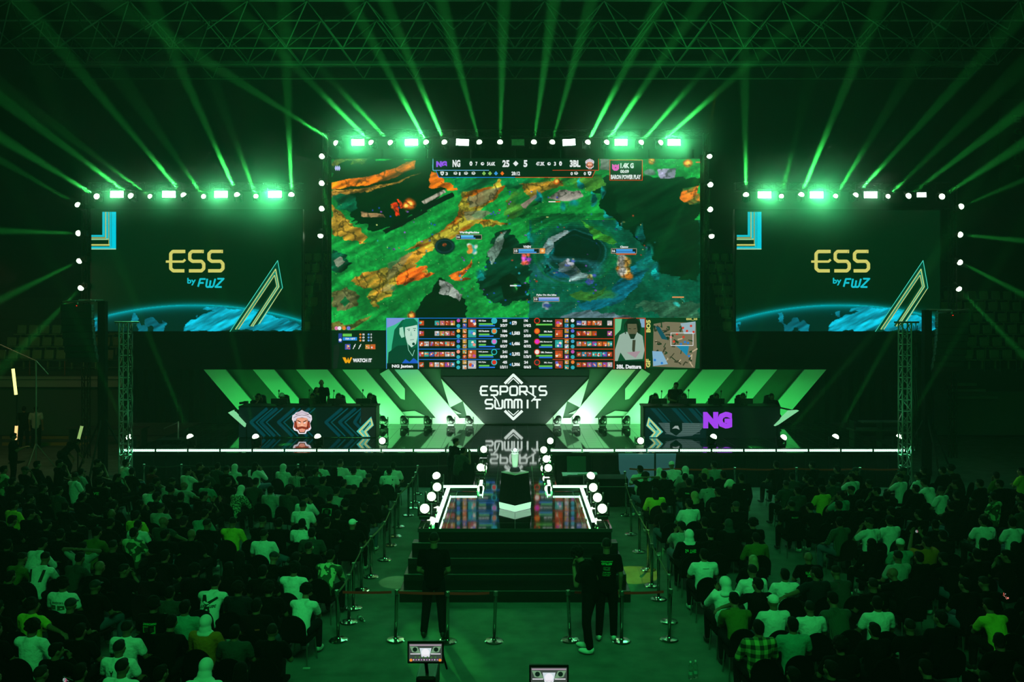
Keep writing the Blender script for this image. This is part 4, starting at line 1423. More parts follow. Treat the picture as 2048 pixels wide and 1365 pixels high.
BLOOM = bloom_mat()
puff = MB().ell((0, 0, 0), (1, 1, 1), seg=20, rings=12).mesh('bloom_puff', BLOOM)
for i, (px, py, Y, r_) in enumerate([(716, 285, TY, 1.7), (823, 285, TY, 1.7), (1242, 285, TY, 1.7), (1348, 285, TY, 1.7), (234, 389, SY, 1.2), (338, 389, SY, 1.2), (442, 389, SY, 1.4), (550, 389, SY, 1.9), (1529, 390, SY, 1.6), (1633, 390, SY, 1.9), (1741, 390, SY, .9)]):
    o = link('bloom_puff', puff, None, P(px, py, Y) + Vector((0, -.35, 0)))
    o.scale = (r_ * 1.6,) * 3
    tag(o, 'added lens-bloom haze around the strobe %s' % ('above the main screen, %s lit one from left' % ORD[i] if i < 4 else 'above the left side screen, %s from outside' % ORD[i - 4] if i < 8 else 'above the right side screen, %s from inside' % ORD[i - 8]), 'lens bloom', 'lens-bloom haze around the strobes', 'stuff')


# trusses that carry them
def box_truss(a, b, w=0.3, pitch=0.5, r=0.022):
    a, b = Vector(a), Vector(b)
    d = (b - a).normalized()
    u = d.cross(Vector((0, 1, 0)))
    if u.length < .1:
        u = d.cross(Vector((1, 0, 0)))
    u.normalize()
    v = d.cross(u).normalized()
    mb = MB()
    cs = [u * w / 2 * i + v * w / 2 * j for i, j in ((-1, -1), (1, -1), (1, 1), (-1, 1))]
    for c_ in cs:
        mb.bar(a + c_, b + c_, r, 6)
    n = max(2, int((b - a).length / pitch))
    for k in range(n):
        p0, p1 = a + (b - a) * k / n, a + (b - a) * (k + 1) / n
        for i in range(4):
            c0, c1 = cs[i], cs[(i + 1) % 4]
            if k % 2:
                c0, c1 = c1, c0
            mb.bar(p0 + c0, p1 + c1, r * .55, 5)
            mb.bar(p0 + cs[i], p0 + cs[(i + 1) % 4], r * .55, 5)
    return mb


DTR = mat('black_truss', (16, 18, 17), 0.6, 0.3)
box_truss(P(655, 268, TY + .5), P(1408, 268, TY + .5)).build('light_truss', DTR, label='black box truss running above the main screen under its lamps', cat='truss', group='light trusses')
box_truss(P(180, 374, SY + .5), P(605, 374, SY + .5)).build('light_truss', DTR, label='black box truss along the top of the left side screen', cat='truss', group='light trusses')
box_truss(P(1470, 374, SY + .5), P(1895, 374, SY + .5)).build('light_truss', DTR, label='black box truss along the top of the right side screen', cat='truss', group='light trusses')
for px, lab in ((172, 'left side screen, outer edge'), (1905, 'right side screen, outer edge')):
    box_truss(P(px, 373, SY + .3), Vector((P(px, 0, SY + .3).x, SY + .3, .02)), .22).build('lamp_pole', DTR, label='upright black truss carrying four lamps, %s' % lab, cat='truss', group='upright lamp trusses')
for px, lab in ((651, 'left'), (1412, 'right')):
    box_truss(P(px, 267, TY + .2), P(px, 738, TY + .2), .2).build('lamp_pole', DTR, label='upright black truss along the %s edge of the main screen' % lab, cat='truss', group='upright lamp trusses')
# silver towers at both ends of the stage, with a crossbar and cables
CABLE = mat('cable_black', (18, 20, 18), 0.5)
for px, lab in ((251, 'left'), (1810, 'right')):
    Yt = 28.3
    xb = P(px, 0, Yt).x
    t = empty('tower_truss', (xb, Yt, 0), 'silver lattice truss tower standing at the %s end of the stage' % lab, 'truss tower', 'silver towers at the stage ends')
    z1 = P(0, 645, Yt).z
    parent_keep(box_truss((xb, Yt, .05), (xb, Yt, z1), .29, .34, .026).build('lattice', ALU), t)
    parent_keep(MB().box((xb, Yt, .03), (.6, .6, .05)).build('base_plate', BLACK), t)
    parent_keep(MB().bar((xb - .35, Yt, z1), (xb + .45, Yt, z1), .03).bar((xb - .3, Yt, z1 - .1), (xb - .3, Yt, z1 + .02), .02).bar((xb + .35, Yt, z1 - .12), (xb + .35, Yt, z1 + .02), .02).build('crossbar', ALU), t)
    mb = MB()
    for k in range(3):
        pts = [(xb + .2 + .05 * k, Yt - .17, z1 - .1 - i * (z1 - 1.4) / 12 + .0) for i in range(13)]
        pts = [(x + .03 * math.sin(i * 1.7 + k), y, z) for i, (x, y, z) in enumerate(pts)]
        for p, q in zip(pts, pts[1:]):
            mb.bar(p, q, .012, 5)
    parent_keep(mb.build('cable', CABLE), t)

for s in (-1, 1):
    xt_ = P(1031 + s * 779, 0, 28.3).x
    lamp('tower_fill', 'SPOT', (xt_ - s * .5, 27.6, ST + .2), 160, (.1, 1, .35), (xt_, 28.3, 4.0), .1, spot=40, blend=.8)  # unseen green spot added to brighten the silver tower

# ------------------------------------------------------------------ white LED bars
BARG = emit_mat('led_bar_glow', (190, 255, 212), 3.6, sample=False)


def led_bar(a, b, w, h, label, group, n=24, strip=False, nm='led_bar'):
    """a, b: ends of the bar along its length (world)."""
    a, b = Vector(a), Vector(b)
    root = empty(nm, (a + b) / 2, label, 'light bar', group)
    root.rotation_euler = (0, 0, math.atan2(b.y - a.y, b.x - a.x))
    Lh = (b - a).length
    MB().rbox((0, 0, 0), (Lh, w, h), .008, 1).build('housing', BLACK, root)
    m2 = MB()
    if strip:
        m2.box((0, 0, h / 2 + .02), (Lh * .98, w * 1.1, .05))
    else:
        for i in range(n):
            m2.ell((-Lh / 2 + Lh * (i + .5) / n, -w / 2 - .004, 0), (Lh / n * .42, .012, h * .36), seg=6, rings=4)
    m2.build('lens_row', BARG, root)
    return root


for s, xs in ((0, 249), (1, 1101)):
    for i in range(11):
        x0 = xs + i * (64.6 if s else 64.4)
        a0, b0 = P(x0, 901, SF - .03), P(x0 + 61.5, 901, SF - .03)
        led_bar(a0, b0, .07, .12, 'white-green LED bar on the stage edge %s of the catwalk, %s from the %s end' % ('right' if s else 'left', ORD[i], 'inner' if s else 'outer'), 'LED bars along the stage edge')
for s in (-1, 1):
    lamp('edge_bar_light', 'AREA', (s * 7.4, SF - .12, P(0, 901, SF).z), 55, (.12, 1, .4), (s * 7.4, SF - 2, .2), 12, size_y=.1)
zb_ = ST + .06
cb = [((-1.72, 19.15), (-1.72, 20.35), 'left edge of the catwalk head, nearest the steps'), ((-1.72, 20.45), (-1.72, 21.6), 'left edge of the catwalk head, second from the steps'), ((-1.72, 21.7), (-1.72, 22.75), 'left edge of the catwalk head, farthest from the steps'),
      ((1.72, 19.15), (1.72, 20.35), 'right edge of the catwalk head, nearest the steps'), ((1.72, 20.45), (1.72, 21.6), 'right edge of the catwalk head, second from the steps'), ((1.72, 21.7), (1.72, 22.75), 'right edge of the catwalk head, farthest from the steps'),
      ((-1.9, 22.78), (-.98, 22.78), 'back edge of the catwalk head, left of the neck'), ((.98, 22.78), (1.9, 22.78), 'back edge of the catwalk head, right of the neck'),
      ((-.9, 22.95), (-.9, 23.5), 'left edge of the catwalk neck by the plinth'), ((.9, 22.95), (.9, 23.5), 'right edge of the catwalk neck by the plinth')]
for (a0, b0, lab) in cb:
    led_bar((*a0, zb_), (*b0, zb_), .07, .10, 'glowing white strip lamp on the ' + lab, 'strip lamps on the catwalk edges', strip=True, nm='strip_lamp')
    if abs(a0[1] - b0[1]) > .5:
        s_ = -1 if a0[0] < 0 else 1
        lamp('strip_light', 'AREA', ((a0[0] + b0[0]) / 2 - s_ * .05, (a0[1] + b0[1]) / 2, ST + .12), 6, (.2, 1, .35), (0, (a0[1] + b0[1]) / 2, ST), 1.0, size_y=.08)

# lamps standing on the catwalk edges
cwl = [(849.5, 1018, -1.92), (863, 994, -1.92), (874, 975, -1.92), (876, 959, -1.92), (960.5, 936, -.98), (967, 900, -.98),
       (1204.6, 1018, 1.92), (1195, 996, 1.92), (1186.5, 976, 1.92), (1178.5, 959, 1.92), (1097, 937, .98), (1093, 919, .98), (1088, 901, .98), (1101, 883, 1.0)]
for i, (px, py, xx) in enumerate(cwl):
    zc = ST + .26
    Y = F * (H - zc) / (py - HY)
    X = (px - CX) * Y / F
    sd = 'left' if X < 0 else 'right'
    k = [1, 2, 3, 4, 5, 6, 1, 2, 3, 4, 5, 6, 7, 8][i]
    moving_head((X, Y, zc), (0, 0, 1), Vector((.25 if X > 0 else -.25, -.55, .75)).normalized() if i in (3, 9) else Vector((.1 if X < 0 else -.1, -1, .25)).normalized(),
                'lit moving head on the %s side of the catwalk, %s from the steps' % (sd, ORD[k - 1]), 'moving heads along the catwalk', scale=.95,
                energy=160 if i in (3, 9) else 0, spot=8, name='moving_head_lamp')
    lamp('lens_glow', 'POINT', (X, Y - .3, zc + .1), 2.5, BEAMG, size=.1)
for (x, y, tx, ty, e) in ((-1.6, 27.5, -1.45, 26.0, 400), (1.6, 27.5, 1.55, 25.8, 260), (-3.2, 27.5, -3.1, 25, 120)):
    pass
# faint vertical beams rising from the floor either side of the logo
for s in (-1, 1):
    p = Vector((s * 1.55, SR - 2.2, ST + .1))
    lamp('floor_beam', 'SPOT', p, 260, (.3, 1, .05), p + Vector((s * .04, 0, 1)), .1, spot=9, blend=.8)

# ------------------------------------------------------------------ trophy on its draped plinth
py_ = 20.9
pl = empty('trophy_plinth', (0, py_, ST), 'square plinth draped in black with a bright white foot, standing on the catwalk', 'plinth')
pl.rotation_euler = (0, 0, PI / 4)
mb = MB()
b0 = [(-.30, -.30), (.30, -.30), (.30, .30), (-.30, .30)]


def frustum(mb, r0, r1, z0, z1):
    v0 = [mb.bm.verts.new((x * r0, y * r0, z0)) for x, y in ((-1, -1), (1, -1), (1, 1), (-1, 1))]
    v1 = [mb.bm.verts.new((x * r1, y * r1, z1)) for x, y in ((-1, -1), (1, -1), (1, 1), (-1, 1))]
    mb.bm.faces.new(v0[::-1])
    mb.bm.faces.new(v1)
    for i in range(4):
        mb.bm.faces.new((v0[i], v0[(i + 1) % 4], v1[(i + 1) % 4], v1[i]))
    return mb


frustum(MB(), .275, .225, .16, .86).build('drape', mat('black_satin', (4, 5, 5), 0.8, spec=.08, bump=.5, nscale=6), pl)
frustum(MB(), .262, .272, .01, .16).build('plinth_foot', mat('plinth_foot', (225, 235, 235), .4, emit=(190, 215, 205), strength=.8), pl)  # emission stands in for light the glossy foot reflects
MB().rbox((0, 0, .875), (.47, .47, .03), .006, 1).build('top_plate', mat('plinth_top', (170, 175, 170), .25), pl)
tr = empty('trophy', (0, py_, ST + .89), 'slim silver trophy column with faceted tip, on the black plinth', 'trophy')
SIL = mat('polished_silver', (225, 225, 228), .3, .35)
MB().lathe([(.13, 0), (.13, .02), (.10, .10), (.07, .105)], seg=8).build('trophy_base', mat('trophy_base', (60, 62, 66), .25, .7), tr)
MB().lathe([(.055, .10), (.065, .16), (.095, .42), (.085, .44), (.03, .445)], seg=8).build('column', SIL, tr)
m2 = MB()
bmesh.ops.create_icosphere(m2.bm, subdivisions=1, radius=.062, matrix=Matrix.Translation((0, 0, .50)))
m2.build('faceted_tip', mat('white_crystal', (240, 245, 250), .15, emit=(200, 220, 215), strength=.5), tr)
MB().bar((.05, 0, .43), (.085, 0, .5), .012).bar((-.05, 0, .43), (-.085, 0, .5), .012).build('prong', SIL, tr)
lamp('trophy_spot', 'SPOT', (0, 17.0, 8.5), 4200, (.85, 1, .9), (0, py_, 2.35), .1, spot=5, blend=.6)

# ------------------------------------------------------------------ player desks
def panel_fn(Y, z0=None):
    return plane_fn(Y)


DY = 31.76
DK1, DK2 = (4, 22, 20), (0, 52, 50)


def desk(side):
    s = -1 if side == 'left' else 1
    X0, X1 = (478, 752) if s < 0 else (1287, 1560)
    xa, xb = P(X0, 0, DY).x, P(X1, 0, DY).x
    zt_ = P(0, 813, DY).z
    root = empty('player_desk', ((xa + xb) / 2, DY + .4, ST), 'long %s player desk with LED front showing %s' % (side, 'a moustached head emblem' if s < 0 else 'purple letters NG'), 'desk', 'player desks')
    pk = lambda o: parent_keep(o, root)
    pk(MB().box(((xa + xb) / 2, DY + .45, zt_ - .03), (xb - xa + .04, .9, .06)).build('desk_top', BLACK))
    pk(MB().box(((xa + xb) / 2, DY + .06, (zt_ + ST) / 2), (xb - xa, .1, zt_ - ST - .02)).build('front_panel', BLACK))
    for x in (xa + .04, xb - .04):
        pk(MB().box((x, DY + .5, (zt_ - .06 + ST) / 2), (.06, .78, zt_ - .07 - ST)).build('side_panel', BLACK))
    a = Art()
    if s < 0:
        a.rect(478, 815, 751, 875, (3, 18, 17))
        for x, sc in ((505, 1), (525, 1), (560, 1), (590, .7), (655, 1), (682, 1), (712, 1)):
            for dx, w, col in ((0, 6, (2, 58, 66)), (11, 2.4, (4, 72, 78))):
                pts = [(min(x + 30 + dx, 728), 817), (x - 3 + dx, 845), (x + 25 + dx, 873)]
                a.stroke(pts, w, col)
        a.rect(722, 815, 751, 875, (18, 26, 24))
        emblem(a, 604.5, 845, 48)
        k = 1
        q = [(744, 834), (747, 852), (733, 864), (739, 874), (726, 874), (714, 864), (742, 834)]
        a.poly([(743, 834), (748, 851), (734, 864), (741, 874), (726, 874), (714, 863)], (90, 190, 170))
        a.stroke([(742, 837), (745, 850), (730, 864), (736, 873)], 2.2, (225, 215, 120)).stroke([(740, 840), (719, 863), (728, 873)], 2.2, (225, 215, 120)).stroke([(741, 845), (727, 861)], 2.4, (16, 40, 30)).disc(740, 848, 1.8, (30, 160, 200), 6)
        a.stroke([(743, 834), (714, 863), (726, 874)], 1.0, (60, 200, 190))
    else:
        a.rect(1288, 815, 1560, 876, (3, 12, 9))
        a.rect(1290, 816, 1412, 876, (5, 26, 28))
        for x in (1300, 1342, 1375):
            a.poly([(x, 817), (x + 10, 817), (x + 38, 848), (x + 28, 848)], (4, 52, 56)).poly([(x + 14, 817), (x + 17, 817), (x + 45, 848), (x + 42, 848)], (6, 60, 64))
        a.poly([(1316, 846), (1412, 847), (1400, 862), (1384, 872), (1356, 874), (1334, 868)], (62, 84, 82))
        for y in range(848, 872, 4):
            a.stroke([(1330, y), (1400, y)], .6, (96, 122, 118))
        a.poly([(1339, 844), (1364, 844), (1364, 862), (1352, 872), (1340, 864)], (3, 20, 20)).poly([(1344, 858), (1350, 852), (1356, 852), (1359, 860), (1352, 857)], (150, 165, 160))
        a.text('NG', 1406, 824, 1464, 857.5, (165, 62, 240), .09)
        a.poly([(1297, 834), (1292, 852), (1307, 866), (1298, 875), (1314, 875), (1326, 864)], (90, 190, 170))
        a.stroke([(1298, 837), (1295, 851), (1310, 865), (1303, 874)], 2.2, (225, 215, 120)).stroke([(1300, 840), (1321, 864), (1312, 874)], 2.2, (225, 215, 120)).stroke([(1300, 846), (1313, 861)], 2.4, (16, 40, 30)).disc(1299, 848, 1.8, (30, 160, 200), 6)
    pk(a.build('front_picture', plane_fn(DY), screen_mat()))
    # glowing arrow wing on the outer end
    wq = [(456, 826), (464, 822), (490, 850), (489, 855)] if s < 0 else [(1580, 823), (1598, 822), (1557, 850), (1550, 853)]
    mb = MB()
    q0 = [P(x, y, DY - .2) for x, y in wq]
    mb.prism([(i, 0) for i in range(4)], .25, lambda u, v, w: q0[int(u)] + Vector((0, w, 0)))
    pk(mb.build('arrow_wing', mat('wing_glow', (180, 220, 200), .4, emit=(140, 225, 165), strength=.8)))
    pk(MB().bar((q0[1].x, DY, q0[1].z - .05), (q0[1].x - s * .5, DY + .35, zt_ - .1), .03).bar((q0[2].x, DY - .05, q0[2].z), (q0[2].x, DY - .02, ST), .02).build('wing_bracket', BLACK))
    return root


desk('left')
desk('right')
# monitors, microphones on the desks
zd = P(0, 813, DY).z
grpM, grpG = 'monitors on the player desks', 'gooseneck microphones on the player desks'
MONB = mat('monitor_plastic', (16, 20, 18), .4)
for side, xs in (('left', [(542, 575, 803), (598, 630, 802), (656, 689, 804), (712, 742, 804)]), ('right', [(1302, 1334, 804), (1358, 1392, 806), (1416, 1449, 800), (1469, 1506, 806)])):
    for i, (x0, x1, y0) in enumerate(xs):
        Y = DY + .3
        p0, p1 = P(x0, y0, Y), P(x1, 813, Y)
        r = empty('monitor', ((p0.x + p1.x) / 2, Y, zd), 'black monitor seen from behind on the %s desk, %s from the left' % (side, ORD[i]), 'monitor', grpM)
        hh = max(p0.z - zd, .2)
        MB().rbox((0, 0, hh / 2 + .05), (p1.x - p0.x, .05, hh), .01).build('casing', MONB, r)
        MB().box((0, .02, .03), (.25, .16, .02)).bar((0, .03, .03), (0, .03, .14), .02).build('monitor_stand', MONB, r)
for side, xs in (('left', [(555, 588, 790), (617, 655, 783), (664, 682, 784), (724, 724, 783)][:4]), ('right', [(1322, 0, 785), (1376, 0, 783), (1441, 0, 785), (1492, 0, 787)])):
    for i, xx in enumerate(xs):
        px = xx[0] if side == 'right' else (556, 617, 666, 724)[i]
        Y = DY + .18
        b = P(px, 813, Y)
        t_ = P(px + 2, xx[2] if side == 'right' else (784, 783, 784, 783)[i], Y)
        r = empty('gooseneck_microphone', (b.x, Y, zd), 'thin gooseneck microphone on the %s desk, %s from the left' % (side, ORD[i]), 'microphone', grpG)
        MB().bar((0, 0, .005), (0, 0, .03), .05).build('microphone_base', BLACK, r)
        dz = t_.z - zd
        MB().bar((0, 0, .03), (.01, 0, dz * .6), .01, 6).bar((.01, 0, dz * .6), (.03, .02, dz), .01, 6).build('gooseneck', BLACK, r)
        MB().ell((.03, .02, dz + .03), (.03, .03, .045)).build('microphone_head', mat('mic_foam', (40, 18, 14), .9), r)

# ------------------------------------------------------------------ hanging loudspeaker arrays on towers
for px, lab, s in ((155, 'left', -1), (1904, 'right', 1)):
    Y = 29.5
    x = P(px, 0, Y).x
    ztp = P(0, 609 if s < 0 else 628, Y).z
    r = empty('line_array', (x, Y, ztp), 'curved stack of black loudspeaker boxes hanging at the far %s of the stage' % lab, 'loudspeaker array', 'hanging loudspeaker arrays')
    z = 0
    yoff = 0
    for k in range(8):
        ang = math.radians(2 + k * 3.0)
        h = .245
        b = MB()
        b.rbox((0, 0, 0), (.95, .5, h * .94), .012, 1)
        o = b.build('speaker_box', mat('speaker_black', (16, 19, 17), .7), r)
        o.location = (0, yoff, z - h / 2)
        o.rotation_euler = (-ang, 0, -s * .25)
        sp = MB().box((-s * .47, -.1, 0), (.02, .28, .2)).ell((-s * .485, -.1, 0), (.012, .05, .03)).build('side_grip', mat('speaker_grey', (58, 66, 60), .6), o)
        z -= h * math.cos(ang)
        yoff += h * math.sin(ang)
    MB().bar((-.5, 0, .08), (.6, 0, .12), .03).bar((-.4, .1, .02), (.5, -.1, .16), .02).bar((0, 0, 0), (0, 0, .12), .03).build('rigging_frame', ALU, r)
    MB().ell((s * -.1, -.26, -.05), (.02, .01, .01)).build('status_light', emit_mat('red_dot', (255, 40, 30), 2), r)
    tx = x - s * .38
    t = empty('speaker_tower', (tx, Y + .75, 0), 'dark mast with tripod feet carrying the %s loudspeaker array' % lab, 'speaker tower', 'masts behind the loudspeaker arrays')
    mb = MB()
    mb.rbox((0, .25, (ztp + .1) / 2 + .02), (.26, .26, ztp + .1), .02, 1)
    mb.build('mast', MATT, t)
    MB().bar((0, .25, ztp + .12), (-(tx - x), -.7, ztp + .12), .04).build('top_arm', DTR, t)
    for dx, dy in ((-1.0, .2), (1.0, .2), (0, -1.0)):
        MB().bar((0, .25, 2.2), (dx, .25 + dy, .03), .035).build('leg', DTR, t)

# ------------------------------------------------------------------ black box (monitor wedge), cases and lit fascia by the catwalk
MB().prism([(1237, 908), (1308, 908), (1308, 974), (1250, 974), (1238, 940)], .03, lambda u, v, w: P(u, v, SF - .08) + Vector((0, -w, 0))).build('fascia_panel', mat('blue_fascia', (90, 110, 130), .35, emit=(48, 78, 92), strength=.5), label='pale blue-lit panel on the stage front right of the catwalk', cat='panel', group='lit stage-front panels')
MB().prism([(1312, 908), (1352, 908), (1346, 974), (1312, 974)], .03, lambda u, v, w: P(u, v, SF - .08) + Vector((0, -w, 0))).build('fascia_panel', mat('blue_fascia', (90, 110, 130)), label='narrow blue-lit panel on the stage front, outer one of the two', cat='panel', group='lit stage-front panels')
cs = empty('laptop_stand', (2.0, 27.0, 0), 'low black table with an open screen, right of the catwalk neck', 'equipment table')
MB().rbox((0, 0, .74), (1.1, .6, .05), .01).build('table_top', BLACK, cs)
for dx in (-.5, .5):
    for dy in (-.25, .25):
        MB().bar((dx, dy, 0), (dx, dy, .72), .02).build('leg', BLACK, cs)
MB().rbox((-.1, .1, 1.05), (.6, .03, .5), .01, rot=(-.3, 0, 0)).build('screen_back', BLACK, cs)
MB().box((.1, -.1, .775), (.35, .2, .01)).build('paper', mat('paper', (150, 160, 150), .8), cs)
fc = empty('flight_case', (2.9, 26.2, 0), 'black flight case beside the right of the catwalk neck', 'flight case')
MB().rbox((0, 0, .45), (.9, .7, .8), .02).build('case_body', MATT, fc)
MB().box((0, 0, .62), (.92, .72, .02)).build('case_rim', ALU, fc)
for dx in (-.35, .35):
    for dy in (-.25, .25):
        MB().bar((dx, dy - .015, .03), (dx, dy + .015, .03), .03).build('wheel', BLACK, fc)

# ------------------------------------------------------------------ stanchions and belts
POLE = mat('polished_pole', (175, 178, 172), .2, 1.0)
pm = MB().lathe([(.032, .03), (.032, .87), (.03, .875)], seg=14).mesh('post', POLE, True)
bmh = MB().lathe([(.17, 0), (.172, .012), (.15, .028), (.06, .038), (.04, .05), (.034, .06)], seg=24).mesh('base_disc', POLE, False)
hm = MB().lathe([(.036, .83), (.038, .835), (.038, .905), (.034, .912)], seg=14).mesh('belt_head', mat('belt_head', (120, 124, 118), .3, .8), False)


def stanchion(p, label, group, lean=(0, 0)):
    r = empty('barrier_post', p, label, 'barrier post', group)
    r.rotation_euler = (lean[0], lean[1], random.uniform(0, 6))
    link('base_disc', bmh, r)
    link('post', pm, r)
    link('belt_head', hm, r)
    return r


REDB = mat('red_belt', (225, 22, 16), .8)
OLB = mat('olive_belt', (120, 125, 88), .8)
front = [(677, 1290, .035), (791, 1290, -.03), (895, 1293, -.015), (988, 1292, -.045), (1140, 1290, .045), (1243, 1292, -.01), (1338, 1289, -.06)]
fp = []
for i, (x, y, ln) in enumerate(front):
    p = G(x, y - 8)
    fp.append(p)
    stanchion(p, 'silver barrier post of the front rope line, %s from its left end' % ORD[i], 'silver posts of the front rope line', (0, ln))


def belt(a, b, m, label, grp_, sag=.03, z=.87, h=.045):
    n = 8
    d = (b - a)
    L_ = d.length
    u = d / L_
    a2, b2 = a + u * .045, b - u * .045
    me = bpy.data.meshes.new('barrier_belt')
    v, f = [], []
    nr = Vector((-u.y, u.x, 0)) * .002
    for i in range(n + 1):
        t = i / n
        p = a2.lerp(b2, t) + Vector((0, 0, z - sag * 4 * t * (1 - t)))
        for s in (-1, 1):
            v.append(p + nr * s + Vector((0, 0, h / 2)))
            v.append(p + nr * s - Vector((0, 0, h / 2)))
    for i in range(n):
        k = i * 4
        f += [(k, k + 1, k + 5, k + 4), (k + 2, k + 6, k + 7, k + 3), (k, k + 4, k + 6, k + 2), (k + 1, k + 3, k + 7, k + 5)]
    me.from_pydata(v, [], f)
    me.materials.append(m)
    o = bpy.data.objects.new('barrier_belt', me)
    COL.objects.link(o)
    tag(o, label, 'barrier belt', grp_)


for i in (0, 1, 2, 4, 5):
    lz = lambda k: fp[k] + Vector((math.sin(front[k][2]) * .87, 0, 0))
    belt(lz(i), lz(i + 1), REDB, 'red belt of the front rope line, between its %s and %s posts' % (ORD[i], ORD[i + 1]), 'red belts of the front rope line', .01)
LA = [(698, 1250), (707, 1222), (723, 1186), (742, 1159), (769, 1125), (780, 1096), (790, 1078), (797, 1059), (817, 1036), (826, 1021), (831, 1009), (835.5, 993)]
RA = [(1338, 1249), (1317, 1204), (1303.6, 1177), (1296.4, 1145), (1279, 1109), (1262, 1074), (1252, 1036), (1250, 1007)]
for side, arr in (('left', LA), ('right', RA)):
    pp = []
    for i, (x, y) in enumerate(arr):
        p = G(x, y - 4)
        pp.append(p)
        stanchion(p, 'silver barrier post along the %s of the central aisle, %s from the front rope' % (side, ORD[i]), 'silver posts along the central aisle')
    pp = [fp[0] if side == 'left' else fp[6]] + pp
    for i in range(len(pp) - 1):
        if (pp[i] - pp[i + 1]).length > .3:
            belt(pp[i], pp[i + 1], OLB, 'olive belt on the %s of the central aisle, %s from the front rope' % (side, ORD[i]), 'olive belts along the central aisle', .015)
bk = []
for px in (288, 363, 596, 905):
    bk.append(Vector(((px - CX) * 27.85 / F, 27.85, 0)))
br = []
for px in (1256, 1342, 1470, 1593, 1720, 1812):
    br.append(Vector(((px - CX) * 27.3 / F, 27.3, 0)))
for i, p in enumerate(bk):
    stanchion(p, 'silver barrier post in front of the stage, left part, %s from the outer end' % ORD[i], 'barrier posts before the stage')
for i, p in enumerate(br):
    if i:
        stanchion(p, 'silver barrier post in front of the stage, right part, %s from the catwalk' % ORD[i - 1], 'barrier posts before the stage')
REDT = mat('red_belt_back', (240, 50, 24), .8)
for i in range(len(br) - 1):
    belt(br[i], br[i + 1], REDT, 'thin red belt in front of the stage, right part, %s from the catwalk' % ORD[i], 'red belts before the stage', .03, h=.05)
for i in range(len(bk) - 1):
    belt(bk[i], bk[i + 1], mat('dark_belt', (40, 46, 40), .8), 'dark belt in front of the stage, left part, %s from the outer end' % ORD[i], 'dark belts before the stage', .05, h=.04)

# ------------------------------------------------------------------ bottles and scraps on the floor
GLB = mat('clear_plastic', (220, 240, 230), .08, transmission=.9, spec=.6)
for i, (px, py, ly, lab) in enumerate(((1381, 1358, 0, 'clear water bottle standing beside the front right seats, left one'), (1391, 1356, 0, 'clear water bottle standing beside the front right seats, right one'), (717, 1238, 1, 'crushed clear bottle lying beside the left rope posts'))):
    r = empty('water_bottle', G(px, py), lab, 'bottle')
    MB().lathe([(.033, 0), (.036, .02), (.036, .12), (.031, .14), (.036, .16), (.034, .2), (.014, .24), (.013, .26)], seg=14).build('bottle_body', GLB, r, smooth=True)
    MB().lathe([(.015, .258), (.015, .28)], seg=12).build('cap', mat('bottle_cap', (220, 220, 220), .4), r)
    MB().lathe([(.0368, .07), (.0368, .12)], seg=14).build('bottle_label', mat('bottle_label', (120, 160, 150), .5), r)
    if ly:
        r.rotation_euler = (PI / 2, 0, .6)
        r.location.z = .037
mb = MB().rbox((0, 0, .012), (.12, .05, .02), .006)
o = mb.build('paper_scrap', mat('paper', (150, 160, 150), .8), label='crumpled white scrap on the carpet beside the last left chair', cat='litter')
o.location = G(613, 1339)

# ------------------------------------------------------------------ gobo patches thrown on the carpet
lamp('gobo_yellow', 'SPOT', (6, 26, 12.5), 8000, (.55, 1, .04), G(1268, 1150), .02, spot=4.6, blend=.15)
lamp('gobo_white', 'SPOT', (-5, 25, 12.5), 5000, (.3, 1, .3), G(794, 1165), .02, spot=3.2, blend=.1)
lamp('gobo_catwalk', 'SPOT', (-3, 22, 12.0), 500, (.6, 1, .05), (.3, 19.9, ST), .02, spot=3.2, blend=.2)

# ------------------------------------------------------------------ arena edges: tiered stands, railings, seats, letters
STAND = mat('stand_fascia', (150, 158, 150), .8)
STDK = mat('stand_dark', (52, 56, 52), .85)


def tier(x0, x1, Y, lab):
    mb = MB()
    for k in range(7):
        z = 3.0 + k * .55
        mb.box(((x0 + x1) / 2, Y + 1 + k * .85, z / 2 + .0), (x1 - x0, .85, z))
    return mb.build('trim_stand', STDK, kind='structure')


seatm = MB()
seatm.rbox((0, 0, .42), (.42, .38, .05), .02).rbox((0, .19, .66), (.42, .05, .42), .05, rot=(-.12, 0, 0)).box((0, .1, .2), (.06, .1, .42))
seatm = seatm.mesh('stadium_seat', mat('stadium_seat', (130, 136, 96), .6))
tier(-32, -14.2, 39.0, 'left')
tier(14.2, 32, 39.0, 'right')


def seats(xs, rows, lab, Y=39.0):
    for k in rows:
        z = 3.0 + k * .55
        for j, x in enumerate(xs):
            o = link('stadium_seat', seatm, None, (x, Y + 1.0 + k * .85, z))
            tag(o, 'empty stadium seat, %s, %s row up, %s from left' % (lab, ORD[k], ORD[j]), 'stadium seat', 'empty stadium seats, ' + lab)


seats([-23.6 + .55 * i for i in range(10)], (0, 1, 2), 'far left stand')
seats([19.6 + .6 * i for i in range(16)], range(6), 'far right stand')
# upper seats showing in the gaps beside the main screen
for s, lab, x0 in ((-1, 'left of the main screen', -12.15), (1, 'right of the main screen', 10.75)):
    for k in range(7):
        z = 4.2 + k * .62
        Y = 44 + k * .8
        st_ = MB().box((s * 11.3, Y + .3, z - .05), (3.4, .9, .1)).box((s * 11.3, Y + .74, z - .35), (3.4, .04, .6)).build('trim_upper_stand', STDK, kind='structure')
        for j in range(3 if k % 2 else 4):
            o = link('stadium_seat', seatm, None, (x0 + j * .52 + .1 * (k % 2), Y + .2, z))
            tag(o, 'empty seat %s, %s row up, %s from left' % (lab, ORD[k], ORD[j]), 'stadium seat', 'stadium seats seen beside the main screen')
